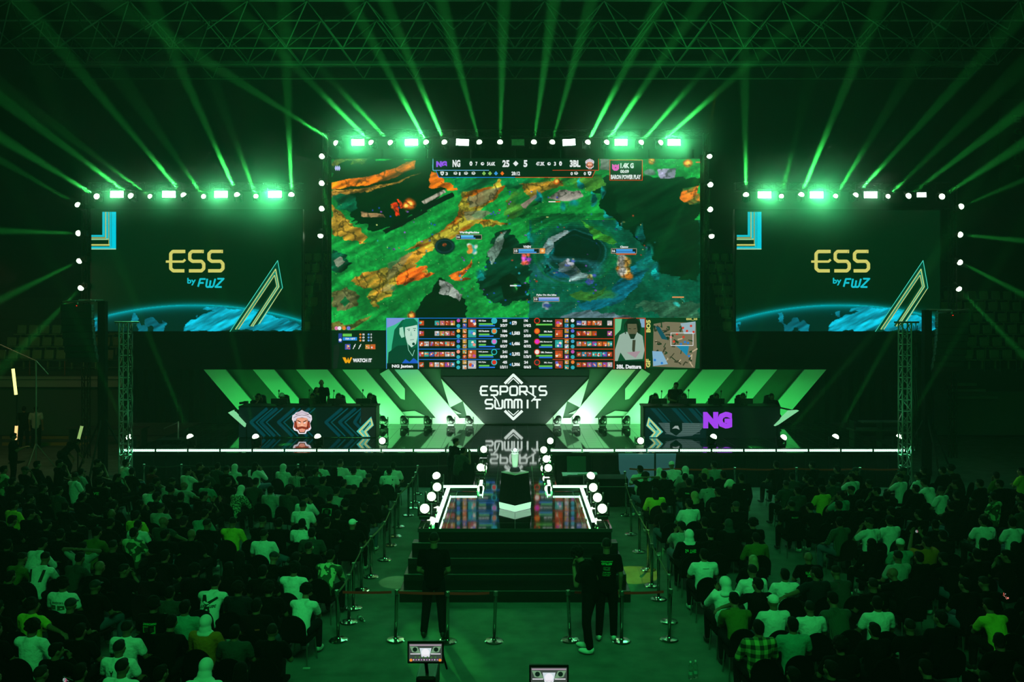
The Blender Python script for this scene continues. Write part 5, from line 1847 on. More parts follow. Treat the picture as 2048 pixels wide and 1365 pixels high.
# left stand: pale parapet, railing, chairs below
MB().box((-21.5, 39.4, P(0, 768, 39).z), (15, .3, .34)).box((-21.5, 39.35, P(0, 757, 39).z), (15, .4, .12)).build('trim_parapet', STAND, kind='structure')
MB().box((-21.5, 39.6, 1.25), (15, .2, 2.4)).build('wall_podium', mat('podium_green', (72, 92, 84), .8), kind='structure')
r = empty('stand_railing', (-21.5, 39.3, P(0, 752, 39).z), 'thin railing with reddish uprights along the far left stand', 'railing')
zr = P(0, 722, 39).z - r.location.z
MB().bar((-7, 0, zr), (6, 0, zr), .03).bar((-7, 0, zr * .5), (6, 0, zr * .5), .02).build('handrail', mat('rail_green', (60, 80, 66), .5), r)
for i in range(8):
    MB().bar((-6.6 + i * 1.75 * .9, 0, 0), (-6.6 + i * 1.75 * .9, 0, zr), .028).build('upright', mat('rail_red', (120, 52, 34), .5), r)
# right stand: stepped pale blocks and stair rail
mb = MB()
for y, x0, x1 in ((769, 1898, 1950), (781, 1898, 1968), (795, 1898, 1992)):
    p0, p1 = P(x0, y, 38.6), P(x1, y, 38.6)
    mb.box(((p0.x + p1.x) / 2, 38.6, p0.z), (p1.x - p0.x, .3, .11))
mb.build('trim_stair_edges', mat('stair_edge', (92, 118, 96), .7), kind='structure')
MB().box((22.5, 38.9, P(0, 800, 38.9).z - .6), (7.6, .3, 1.9)).build('wall_podium_right', mat('podium_green', (72, 92, 84), .8), kind='structure')
r = empty('stand_railing', (21, 38.4, 3.0), 'dark railing at the foot of the far right stand', 'railing')
MB().bar((-.4, 0, 1.0), (4.6, 0, 1.0), .03).bar((4.6, 0, 1.0), (6.4, -1, -1.2), .03).build('handrail', mat('rail_green', (60, 80, 66), .5), r)
for i in range(8):
    MB().bar((-.4 + i * .7, 0, 0), (-.4 + i * .7, 0, 1.0), .02).build('upright', mat('rail_green', (60, 80, 66), .5), r)
# vertical wall letters
wl = empty('wall_sign', (P(2034, 0, 50).x, 50, P(0, 290, 50).z), 'faint vertical sign reading EGYPT high at the far right', 'sign')
parent_keep(MB().box((wl.location.x + .1, 50.3, wl.location.z), (1.9, .1, 5.4)).build('sign_board', STDK), wl)
a = Art()
for i, ch in enumerate('EGYPT'):
    a.text(ch, 2027, 231 + i * 25, 2043, 245 + i * 25, (110, 150, 110), .04)
parent_keep(a.build('sign_letters', plane_fn(50), paint_mat()), wl)
mb = MB().bar((0, 0, 0), (0, 0, 0.9), .02)

# tube lamps and gear backstage left
TUBE = emit_mat('tube_glow', (235, 235, 130), 2.2)
for (x0, y0, x1, y1, Y, lab, m_) in ((26, 738, 32, 790, 33, 'glowing yellow tube lamp standing at the far left', TUBE), (33, 852, 31, 880, 33, 'short warm tube lamp low at the far left', emit_mat('warm_tube', (240, 190, 120), 1.6)), (164, 852, 154, 890, 31, 'leaning tube lamp by the left speaker mast', emit_mat('green_tube', (150, 190, 110), .9))):
    r = empty('tube_lamp', P(x1, y1, Y), lab, 'tube lamp', 'tube lamps backstage left')
    v = P(x0, y0, Y) - P(x1, y1, Y)
    MB().bar((0, 0, 0), v, .055).build('tube', m_, r)
    MB().bar(v * -.03, (0, 0, 0), .06).bar(v, v * 1.03, .06).build('end_cap', BLACK, r)
    gz = r.location.z
    MB().bar((0, .06, -.02), (0, .06, .02 - gz), .025).box((0, .06, .02 - gz), (.4, .4, .03)).build('tube_stand', BLACK, r)
r = empty('boom_stand', (P(72, 0, 32).x, 32, 0), 'tall thin boom stand with long arm at the far left', 'boom stand')
zt_ = P(0, 722, 32).z
MB().bar((0, 0, 0.3), (0, 0, zt_), .03).build('upright_pole', ALU, r)
MB().bar((0, 0, zt_), (-1.3, 0, P(0, 690, 32).z), .02).bar((0, 0, zt_), (.45, 0, zt_ - .5), .02).build('boom_arm', ALU, r)
for k in range(3):
    an = 2 * PI * k / 3 + .5
    MB().bar((0, 0, .9), (.6 * math.cos(an), .6 * math.sin(an), .02), .022).build('leg', ALU, r)
for i, (x0, x1, y) in enumerate(((0, 175, 880), (0, 175, 893))):
    p0, p1 = G(x0, y), G(x1, y)
    MB().box(((p0.x + p1.x) / 2, p0.y + .2, .11), (p1.x - p0.x, .1, .12)).build('floor_batten', mat('batten_wood', (150, 112, 60), .6), label='long pale batten lying on the floor backstage left, %s one' % ('farther' if i == 0 else 'nearer'), cat='batten', group='battens on the floor').location.z = -.045
tb = empty('equipment_table', (-17.2, 37.0, 0), 'dark trestle table and cases against the podium at the far left', 'table')
MB().box((0, 0, .75), (3.2, .7, .05)).build('table_top', STDK, tb)
for dx in (-1.5, 1.5):
    MB().box((dx, 0, .37), (.05, .6, .73)).build('leg', STDK, tb)
# stage-right keyboardist's gear riser
eq = empty('equipment_rack', (P(1760, 0, 31.5).x, 31.5, ST), 'low dark rack of stage equipment at the right end of the stage', 'equipment rack')
MB().box((0, 0, .34), (2.2, .6, .05)).box((.1, 0, .62), (1.6, .5, .04)).build('shelf', mat('rack_green', (50, 64, 54), .6), eq)
for dx in (-1.0, 0, 1.0):
    MB().box((dx, 0, .33), (.05, .5, .64)).build('rack_frame', BLACK, eq)
eq = empty('camera_dolly', (P(345, 0, 30.6).x, 30.6, ST), 'small dark camera dolly near the left end of the stage', 'dolly')
MB().rbox((0, 0, .12), (.9, .6, .08), .02).build('dolly_platform', BLACK, eq)
MB().bar((.2, 0, .1), (.2, 0, .75), .03).bar((.2, 0, .72), (-.3, 0, .5), .02).build('column', ALU, eq)
for dx in (-.35, .35):
    for dy in (-.22, .22):
        MB().bar((dx, dy - .02, .045), (dx, dy + .02, .045), .045).build('wheel', BLACK, eq)
# ------------------------------------------------------------------ people: one continuous body each, clothes and hair as parts
V = Vector


def remesh(mb, voxel=.013, smooth=4, deci=.5):
    me = mb.mesh('raw')
    o = bpy.data.objects.new('raw', me)
    m = o.modifiers.new('r', 'REMESH')
    m.mode = 'VOXEL'
    m.voxel_size = voxel
    m = o.modifiers.new('s', 'SMOOTH')
    m.iterations = smooth
    m.factor = .5
    if deci < 1:
        m = o.modifiers.new('d', 'DECIMATE')
        m.ratio = deci
    out = evaluated(o)
    bpy.data.meshes.remove(me)
    for p in out.polygons:
        p.use_smooth = True
    out.materials.clear()
    return out


def limb(mb, a, b, r0, r1, seg=12):
    mb.bar(a, b, r0, seg, r2=r1)
    mb.ell(a, (r0,) * 3, seg=seg, rings=8).ell(b, (r1,) * 3, seg=seg, rings=8)


def torso(mb, pts, rx, ry, yaw=0.0, n=14):
    pts = [V(p) for p in pts]
    for i in range(len(pts) - 1):
        for k in range(n):
            t = k / n
            c = pts[i].lerp(pts[i + 1], t)
            s = t * t * (3 - 2 * t)
            x, y = rx[i] * (1 - s) + rx[i + 1] * s, ry[i] * (1 - s) + ry[i + 1] * s
            mb.ell(c, (x, y, min(x, y) * .75), seg=16, rings=8)


SEAT = dict(pelvis=(0, 0, .565), waist=(0, -.02, .73), chest=(0, -.03, .92), neck=(0, -.02, 1.06), head=(0, .01, 1.195), hyaw=0, hpitch=0, ls=(-.19, -.02, 1.0), rs=(.19, -.02, 1.0),
            le=(-.27, .07, .76), re=(.27, .07, .76), lw=(-.15, .30, .665), rw=(.15, .30, .665), lh=(-.10, .02, .555), rh=(.10, .02, .555), lk=(-.15, .43, .55), rk=(.15, .43, .55), la=(-.14, .47, .10), ra=(.14, .47, .10), toe=(0, 1, 0), lf=(0, 1, -.1), rf=(0, 1, -.1))
STAND_ = dict(pelvis=(0, 0, .97), waist=(0, 0, 1.12), chest=(0, -.01, 1.33), neck=(0, -.01, 1.475), head=(0, .015, 1.635), hyaw=0, hpitch=0, ls=(-.19, -.01, 1.425), rs=(.19, -.01, 1.425),
              le=(-.245, -.03, 1.14), re=(.245, -.03, 1.14), lw=(-.24, .05, .89), rw=(.24, .05, .89), lh=(-.095, 0, .93), rh=(.095, 0, .93), lk=(-.12, .02, .51), rk=(.12, .02, .51), la=(-.14, -.02, .09), ra=(.14, -.02, .09), toe=(0, 1, 0), lf=(0, .1, -1), rf=(0, .1, -1))


def pose(base, **k):
    d = dict(base)
    d.update(k)
    return d


POSES = {
    0: SEAT,
    1: pose(SEAT, waist=(0, .03, .73), chest=(0, .12, .89), neck=(0, .20, 1.01), head=(0, .27, 1.15), hyaw=.1, hpitch=-.25, ls=(-.19, .16, .95), rs=(.19, .16, .95), le=(-.2, .36, .70), re=(.2, .36, .70), lw=(-.04, .50, .72), rw=(.05, .50, .72)),
    2: pose(SEAT, hyaw=-.45, re=(.45, -.10, .93), rw=(.70, -.16, .90), rf=(1, -.1, -.5), lk=(-.2, .42, .56), la=(-.2, .5, .1)),
    3: pose(SEAT, hyaw=.25, le=(-.26, .09, .78), re=(.26, .09, .78), lw=(.02, .21, .80), rw=(-.03, .19, .84), lf=(1, .1, 0), rf=(-1, .1, 0)),
    4: pose(SEAT, chest=(.01, .0, .92), hyaw=-.6, hpitch=-.1, re=(.24, .20, .80), rw=(.09, .17, 1.04), rf=(-.3, -.2, 1), lk=(-.17, .43, .55)),
    5: pose(SEAT, le=(-.40, -.02, 1.15), re=(.40, -.02, 1.15), lw=(-.12, -.12, 1.20), rw=(.12, -.12, 1.20), lf=(1, -.1, .2), rf=(-1, -.1, .2)),
    6: pose(SEAT, hyaw=.2, le=(-.24, .2, 1.02), re=(.24, .2, 1.02), lw=(-.10, .33, 1.27), rw=(.10, .33, 1.27), lf=(.3, .2, 1), rf=(-.3, .2, 1)),
    7: pose(SEAT, lk=(-.16, .42, .56), rk=(-.02, .44, .66), ra=(-.36, .46, .56), la=(-.15, .45, .1), hyaw=.3),
    'bent': pose(SEAT, waist=(-.02, .02, .73), chest=(-.06, .12, .88), neck=(-.10, .17, .99), head=(-.14, .24, 1.12), hyaw=.9, hpitch=-.3, ls=(-.24, .12, .93), rs=(.10, .14, .97), le=(-.3, .36, .84), re=(.16, .32, .76), lw=(-.36, .56, .86), rw=(.0, .52, .8)),
    's_back': pose(STAND_, lw=(-.12, .16, .98), rw=(.12, .16, .98), lf=(.6, .4, -.2), rf=(-.6, .4, -.2), lk=(-.13, .02, .5), la=(-.17, -.02, .09), ra=(.15, -.02, .09)),
    's_print': pose(STAND_, lk=(-.11, .02, .5), la=(-.13, -.02, .09), ra=(.12, -.02, .09)),
    's_bow': pose(STAND_, chest=(0, .05, 1.31), neck=(0, .12, 1.43), head=(0, .21, 1.54), hpitch=-.75, ls=(-.17, .06, 1.38), rs=(.17, .06, 1.38), le=(-.2, .16, 1.12), re=(.23, -.02, 1.12), lw=(-.05, .26, 1.36), rw=(.19, .10, .93), lf=(.1, -.1, 1), rf=(-.2, .2, -1), rk=(.12, .10, .5), ra=(.12, .08, .09), la=(-.1, -.04, .09)),
    's_phone': pose(STAND_, hpitch=-.3, le=(-.2, .14, 1.17), re=(.2, .14, 1.17), lw=(-.08, .34, 1.26), rw=(.08, .34, 1.26), lf=(.2, .8, .2), rf=(-.2, .8, .2)),
    's_bent': pose(STAND_, pelvis=(0, -.12, .9), waist=(0, .02, 1.0), chest=(0, .22, 1.13), neck=(0, .34, 1.18), head=(0, .46, 1.22), hpitch=-.8, ls=(-.19, .28, 1.13), rs=(.19, .28, 1.13), le=(-.32, .34, .86), re=(.32, .34, .86), lw=(-.28, .5, .66), rw=(.28, .5, .66), lh=(-.1, -.12, .87), rh=(.1, -.12, .87), lk=(-.16, .08, .5), rk=(.16, .08, .5)),
    's_coach': pose(STAND_, hyaw=.35, le=(-.26, .02, 1.14), lw=(-.22, .12, .9), re=(.27, .10, 1.16), rw=(.10, .22, 1.36), rf=(-.3, -.1, 1)),
    's_lean': pose(STAND_, chest=(0, .08, 1.31), neck=(0, .13, 1.44), head=(0, .18, 1.59), hyaw=-.5, ls=(-.19, .1, 1.39), rs=(.19, .1, 1.39), le=(-.28, .16, 1.14), re=(.26, .2, 1.12), lw=(-.1, .36, 1.08), rw=(.06, .42, 1.08), lf=(.5, .5, -.1), rf=(-.5, .5, -.1)),
    's_cam': pose(STAND_, chest=(0, .08, 1.31), neck=(0, .16, 1.42), head=(0, .24, 1.55), hpitch=-.1, ls=(-.19, .1, 1.38), rs=(.19, .1, 1.38), le=(-.24, .28, 1.2), re=(.24, .28, 1.2), lw=(-.09, .44, 1.45), rw=(.09, .42, 1.47), lf=(.2, .2, .8), rf=(-.2, .2, .8)),
}


def head_matrix(J):
    return Matrix.Translation(J['head']) @ Euler((J['hpitch'], 0, J['hyaw'])).to_matrix().to_4x4()


def hand(mb, w, d, side):
    d = V(d).normalized()
    up = V((0, 0, 1)) if abs(d.z) < .8 else V((0, 1, 0))
    sx = d.cross(up).normalized()
    n = sx.cross(d).normalized()
    c = V(w) + d * .05
    m = Matrix((sx, d, n)).transposed().to_4x4()
    m.translation = c
    mb.ball(m @ Matrix.Diagonal((.042, .052, .02, 1)), 12, 8)
    for i, (o, L) in enumerate(((-.03, .062), (-.010, .074), (.010, .070), (.03, .052))):
        a = c + sx * o + d * .035
        b = a + d * L * .55 - n * .006
        e = b + d * L * .4 - n * .026
        mb.bar(a, b, .0095, 7).bar(b, e, .009, 7).ell(b, (.0095,) * 3, seg=7, rings=5).ell(e, (.009,) * 3, seg=7, rings=5)
    a = c + sx * side * -.036 - d * .015
    b = a + sx * side * -.026 + d * .03 - n * .008
    e = b + d * .028 - n * .012
    mb.bar(a, b, .011, 7).bar(b, e, .010, 7).ell(b, (.011,) * 3, seg=7, rings=5).ell(e, (.010,) * 3, seg=7, rings=5)


def body_parts(J, fine=False, sleeves='short'):
    out = {}
    g = lambda k: V(J[k])
    mb = MB()
    torso(mb, [J['pelvis'], J['waist'], J['chest'], J['neck']], (.155, .135, .165, .062), (.115, .10, .108, .056))
    limb(mb, g('neck') - V((0, 0, .02)), g('head') + V((0, -.02, -.04)), .058, .056)
    Mh = head_matrix(J)

    def he(c, r, rot=None):
        m = Mh @ Matrix.Translation(c)
        if rot:
            m = m @ Euler(rot).to_matrix().to_4x4()
        mb.ball(m @ Matrix.Diagonal((*r, 1)), 18, 12)
    he((0, -.012, .022), (.076, .094, .092))
    he((0, .022, -.03), (.062, .068, .075))
    he((0, .045, -.088), (.03, .032, .024))
    he((0, .098, -.008), (.014, .02, .024), (.3, 0, 0))
    he((0, .078, .03), (.05, .016, .012))
    he((0, .084, -.052), (.026, .012, .010))
    for s in (-1, 1):
        he((s * .078, -.005, -.005), (.012, .022, .032), (0, s * .2, 0))
        he((s * .036, .066, -.022), (.024, .02, .02))
    for s, a in ((-1, 'l'), (1, 'r')):
        limb(mb, g(a + 's'), g(a + 'e'), .056, .042)
        limb(mb, g('chest') + V((s * .1, 0, .07)), g(a + 's'), .075, .062)
        limb(mb, g(a + 'e'), g(a + 'w'), .043, .028)
        limb(mb, g(a + 'h'), g(a + 'k'), .088, .060)
        limb(mb, g(a + 'k'), g(a + 'a'), .062, .040)
        t = V(J['toe'])
        an = g(a + 'a')
        mb.ell(an + V((0, 0, -.045)) + t * .06, (.042, .11, .036))
        hand(mb, g(a + 'w'), J[a + 'f'], s)
    out['body'] = remesh(mb, .0095 if fine else .0125, 2, .5)
    # shirt
    mb = MB()
    low = g('pelvis') + (V((0, 0, -.03)) if J['pelvis'][2] < .8 else V((0, 0, -.07)))
    torso(mb, [low, J['waist'], J['chest'], g('neck') - V((0, 0, .005))], (.178, .168, .186, .088), (.138, .13, .130, .08))
    for s, a in ((-1, 'l'), (1, 'r')):
        limb(mb, g('chest') + V((s * .1, 0, .065)), g(a + 's'), .086, .072)
        if sleeves == 'short':
            limb(mb, g(a + 's'), g(a + 's').lerp(g(a + 'e'), .62), .071, .068)
        else:
            limb(mb, g(a + 's'), g(a + 'e'), .073, .060)
            limb(mb, g(a + 'e'), g(a + 'e').lerp(g(a + 'w'), .9), .060, .042)
    out['shirt'] = remesh(mb, .015, 5, .5)
    mb = MB()
    torso(mb, [g('pelvis') + V((0, 0, -.04)), g('pelvis') + V((0, 0, .08))], (.172, .165), (.128, .12), n=5)
    for s, a in ((-1, 'l'), (1, 'r')):
        limb(mb, g(a + 'h'), g(a + 'k'), .104, .076)
        limb(mb, g(a + 'k'), g(a + 'k').lerp(g(a + 'a'), .9), .077, .062)
    out['trousers'] = remesh(mb, .016, 4, .5)
    for a in 'lr':
        mb = MB()
        t = V(J['toe'])
        an = g(a + 'a')
        mb.ell(an + V((0, 0, -.035)) + t * .075, (.050, .135, .046)).ell(an + V((0, -.01, .0)), (.048, .058, .055))
        out['shoe' + a] = remesh(mb, .014, 2, .6)
    return out


_PC = {}


def parts_for(key, sleeves='short', fine=False):
    k = (key, sleeves, fine)
    if k not in _PC:
        _PC[k] = body_parts(POSES[key], fine, sleeves)
    return _PC[k]


# hair and headwear, built around the head centre
def hair_mesh(kind):
    mb = MB()
    r = random.Random(3)
    if kind == 'short':
        mb.ell((0, -.022, .034), (.083, .097, .090), seg=20, rings=14).ell((0, -.055, -.015), (.072, .055, .06)).ell((0, .03, .085), (.06, .05, .034))
        return remesh(mb, .011, 2, .6)
    if kind == 'fade':
        mb.ell((0, -.02, .04), (.080, .094, .086), seg=20, rings=14).ell((0, .02, .088), (.058, .06, .032))
        return remesh(mb, .011, 2, .6)
    if kind == 'curly':
        mb.ell((0, -.03, .035), (.096, .104, .098), seg=20, rings=14)
        for i in range(70):
            a, b = r.uniform(0, 2 * PI), r.uniform(-.35, 1.5)
            p = V((math.cos(a) * math.cos(b) * .098, math.sin(a) * math.cos(b) * .105 - .03, math.sin(b) * .1 + .035))
            if not (p.y > .03 and p.z < .05):
                mb.ell(p, (.026,) * 3, seg=8, rings=6)
        return remesh(mb, .012, 1, .6)
    if kind == 'long':
        mb.ell((0, -.02, .034), (.086, .10, .092), seg=20, rings=14).ell((0, -.07, -.09), (.088, .055, .15)).ell((-.07, -.02, -.08), (.028, .05, .12)).ell((.07, -.02, -.08), (.028, .05, .12)).ell((0, -.095, -.20), (.075, .035, .13))
        return remesh(mb, .012, 3, .6)
    if kind == 'hijab':
        mb.ell((0, -.018, .02), (.094, .108, .106), seg=22, rings=14).ell((0, -.035, -.09), (.098, .085, .10)).ell((0, -.03, -.16), (.15, .10, .06))
        return remesh(mb, .013, 4, .6)
    if kind == 'cap':
        mb.ell((0, -.01, .045), (.086, .102, .078), seg=20, rings=12).ell((0, .11, .035), (.062, .06, .010)).ell((0, -.01, .125), (.01, .01, .006))
        return remesh(mb, .011, 2, .6)
    if kind == 'dogear':
        mb.ell((0, -.02, .03), (.12, .12, .115), seg=20, rings=14).ell((-.13, -.02, 0), (.035, .06, .09), (0, .5, 0)).ell((.13, -.02, 0), (.035, .06, .09), (0, -.5, 0))
        return remesh(mb, .013, 3, .6)


HAIRK = {'s': 'short', 'f': 'fade', 'u': 'curly', 'l': 'long', 'h': 'hijab', 'c': 'cap', 'C': 'cap', 'b': None, 'B': 'long', 'D': 'dogear', 'H': 'hijab', 'y': 'hijab'}
HMESH = {}
DARKH = mat('dark_hair', (9, 8, 7), .85, spec=.12, bump=.6, nscale=60)
FADE = mat('cropped_hair', (16, 13, 11), .8, spec=.2)
BLOND = mat('streaked_blond_hair', (150, 130, 90), .5)
HEADW = {'h': mat('pale_scarf', (215, 220, 215), .85), 'H': mat('dark_scarf', (40, 44, 42), .85), 'y': mat('olive_scarf', (150, 140, 90), .85), 'c': mat('dark_cap', (20, 22, 24), .8), 'C': mat('white_cap', (225, 228, 222), .7), 'D': mat('plush_white', (220, 222, 200), .9)}
HNAME = {'s': 'hair', 'f': 'hair', 'u': 'hair', 'l': 'hair', 'B': 'hair', 'h': 'headscarf', 'H': 'headscarf', 'y': 'headscarf', 'c': 'cap', 'C': 'cap', 'D': 'plush_hat'}
HWORD = {'s': '', 'f': 'close-cropped ', 'u': 'curly-haired ', 'l': 'long-haired ', 'B': 'blond-haired ', 'h': 'pale-scarved ', 'H': 'dark-scarved ', 'y': 'olive-scarved ', 'c': 'dark-capped ', 'C': 'white-capped ', 'b': 'bald ', 'D': 'plush-hatted '}
SKIN = mat('skin', (128, 88, 64), .6, spec=.3)
JEANS = [mat('dark_jeans', (13, 16, 22), .9, spec=.05), mat('black_trousers', (7, 8, 8), .9, spec=.05), mat('blue_jeans', (58, 74, 98), .9), mat('light_jeans', (120, 134, 150), .9)]
SHOE = [mat('dark_shoes', (16, 16, 16), .6), mat('white_shoes', (215, 218, 212), .6)]


def cloth(name, rgb):
    return mat(name, rgb, .9, noise=.05, nscale=18, bump=.8, spec=.15)


SHIRT = {
    'w': (cloth('white_cotton', (222, 226, 222)), 'white T-shirt'), 'l': (cloth('pale_grey_cotton', (150, 156, 150)), 'pale grey T-shirt'), 'g': (cloth('grey_cotton', (52, 58, 54)), 'grey T-shirt'),
    'd': (mat('black_cotton', (8, 9, 9), .95, bump=.8, nscale=18, spec=.04), 'black T-shirt'), 'y': (cloth('yellow_cotton', (190, 190, 60)), 'yellow-green T-shirt'), 't': (cloth('teal_cotton', (90, 150, 132)), 'teal T-shirt'),
    'r': (cloth('dark_red_cotton', (96, 18, 16)), 'dark red top'), 'o': (cloth('ochre_cotton', (186, 104, 28)), 'ochre top'), 'v': (cloth('olive_cotton', (92, 100, 40)), 'olive T-shirt'),
    'c': (pattern_mat('camouflage_print', 'noise', (190, 200, 150), (52, 70, 44), 7), 'camouflage top'), 'k': (pattern_mat('plaid_flannel', 'plaid', (14, 22, 14), (150, 170, 90), 2.6), 'plaid shirt'),
    'p': (pattern_mat('leopard_print', 'noise', (50, 70, 50), (170, 190, 150), 26), 'speckled blouse'), 's': (pattern_mat('striped_cloth', 'stripe', (40, 60, 46), (190, 200, 190), 9), 'striped shirt'),
    'q': (pattern_mat('pin_check', 'stripe', (18, 34, 24), (60, 88, 68), 22), 'fine-checked shirt'), 'n': (cloth('navy_cotton', (16, 24, 34)), 'dark blue T-shirt'),
}


def wrap_print(shirt_me, art_items, parent, y_side=-1):
    """Lettering laid on the back of a shirt: every letter point is dropped onto the cloth."""
    bm = bmesh.new()
    bm.from_mesh(shirt_me)
    bvh = BVHTree.FromBMesh(bm)
    bm.free()
    a = Art()
    for it in art_items:
        if it[0] == 't':
            a.text(*it[1:])
        elif it[0] == 'p':
            # subdivide outline for a better fit
            pts = []
            for (x0, y0), (x1, y1) in zip(it[1], it[1][1:] + it[1][:1]):
                for k in range(3):
                    pts.append((x0 + (x1 - x0) * k / 3, y0 + (y1 - y0) * k / 3))
            a.poly(pts, it[2])
        elif it[0] == 's':
            a.stroke(it[1], it[2], it[3])

    def fn(x, y, L):
        hit = bvh.ray_cast(V((x, y_side * 1.5, y)), V((0, -y_side, 0)))
        yy = hit[0].y if hit[0] is not None else y_side * .13
        return (x, yy + y_side * (.006 + L * .01), y)
    return a.build('shirt_print', fn, paint_mat(), parent)


def txt(s, x0, zt_, x1, zb_, col=(60, 220, 110), bold=.03):
    # z runs up while art y runs down: hand the box over top first
    return ('t', s, x0, zb_, x1, zt_, col, bold)


class _FlipArt:
    pass


def person(pk, loc, rz, shirt, hair, label, group=None, scale=1.0, sleeves='short', fine=False, mirror=False, jeans=None, shoe=None, prints=None, lean=0.0, eyes=False, skin=None):
    pm_ = parts_for(pk, sleeves, fine)
    o = bpy.data.objects.new('person', pm_['body'].copy() if False else pm_['body'])
    if not pm_['body'].materials:
        pm_['body'].materials.append(SKIN)
        for k, m_ in (('shirt', SHIRT['d'][0]), ('trousers', JEANS[0]), ('shoel', SHOE[0]), ('shoer', SHOE[0])):
            pm_[k].materials.append(m_)
    COL.objects.link(o)
    o.location = loc
    o.rotation_euler = (lean, 0, rz)
    o.scale = ((-scale if mirror else scale), scale, scale)
    tag(o, label, 'person', group)
    link('shirt', pm_['shirt'], o, m=SHIRT[shirt][0])
    link('trousers', pm_['trousers'], o, m=JEANS[jeans if jeans is not None else random.choice((0, 1, 1, 0, 2))])
    sm_ = SHOE[shoe if shoe is not None else random.choice((0, 0, 1))]
    link('shoe', pm_['shoel'], o, m=sm_)
    link('shoe', pm_['shoer'], o, m=sm_)
    hk = HAIRK[hair]
    J = POSES[pk]
    if hk:
        if hk not in HMESH:
            HMESH[hk] = hair_mesh(hk)
            HMESH[hk].materials.append(DARKH)
        h = link(HNAME[hair], HMESH[hk], o, m=HEADW.get(hair) or (FADE if hair == 'f' else BLOND if hair == 'B' else DARKH))
        h.matrix_local = head_matrix(J)
    if eyes:
        if 'eyes' not in HMESH:
            mb = MB()
            for s in (-1, 1):
                mb.ell((s * .03, .082, .006), (.014, .008, .009), seg=10, rings=6)
            HMESH['eyes'] = mb.mesh('eyes', mat('eye_white', (200, 205, 200), .3), True)
            mb = MB()
            for s in (-1, 1):
                mb.ell((s * .03, .0885, .006), (.006, .004, .006), seg=8, rings=5)
                mb.rbox((s * .03, .088, .022), (.032, .008, .006), .002, 1)
            mb.rbox((0, .0945, -.052), (.036, .004, .005), .001, 1)
            HMESH['brows'] = mb.mesh('brows', DARKH)
        for k in ('eyes', 'brows'):
            h = link(k, HMESH[k], o)
            h.matrix_local = head_matrix(J)
    if prints:
        wrap_print(pm_['shirt'], prints, o)
    return o


# banquet chair
def chair_meshes():
    sm = mat('chair_fabric', (7, 7, 7), .95, spec=.04)
    fm = mat('chair_frame', (150, 154, 148), .3, .9)
    seat = MB().rbox((0, .02, .43), (.42, .42, .07), .025).mesh('seat', sm)
    pts = [(-.21, .47), (.21, .47)] + [(.21 * math.cos(t), .70 + .20 * math.sin(t)) for t in [PI * i / 12 for i in range(13)]]
    b = MB().prism(pts, .045, lambda u, v, w: (u, -.215 - (v - .45) * .16 - w, v))
    back = b.mesh('backrest', sm)
    legs = []
    for sx in (-1, 1):
        for sy in (-1, 1):
            legs.append(MB().bar((sx * .18, .02 + sy * .17, .40), (sx * .20, .02 + sy * .21, 0), .012, 7).mesh('leg', fm))
    return seat, back, legs


CS, CB, CL = chair_meshes()


def chair(loc, rz, label, near, group='black banquet chairs of the audience'):
    r = bpy.data.objects.new('banquet_chair', None)
    COL.objects.link(r)
    r.location = loc
    r.rotation_euler = (0, 0, rz)
    tag(r, label, 'chair', group)
    link('seat', CS, r)
    link('backrest', CB, r)
    for l in CL:
        link('leg', l, r)
    return r


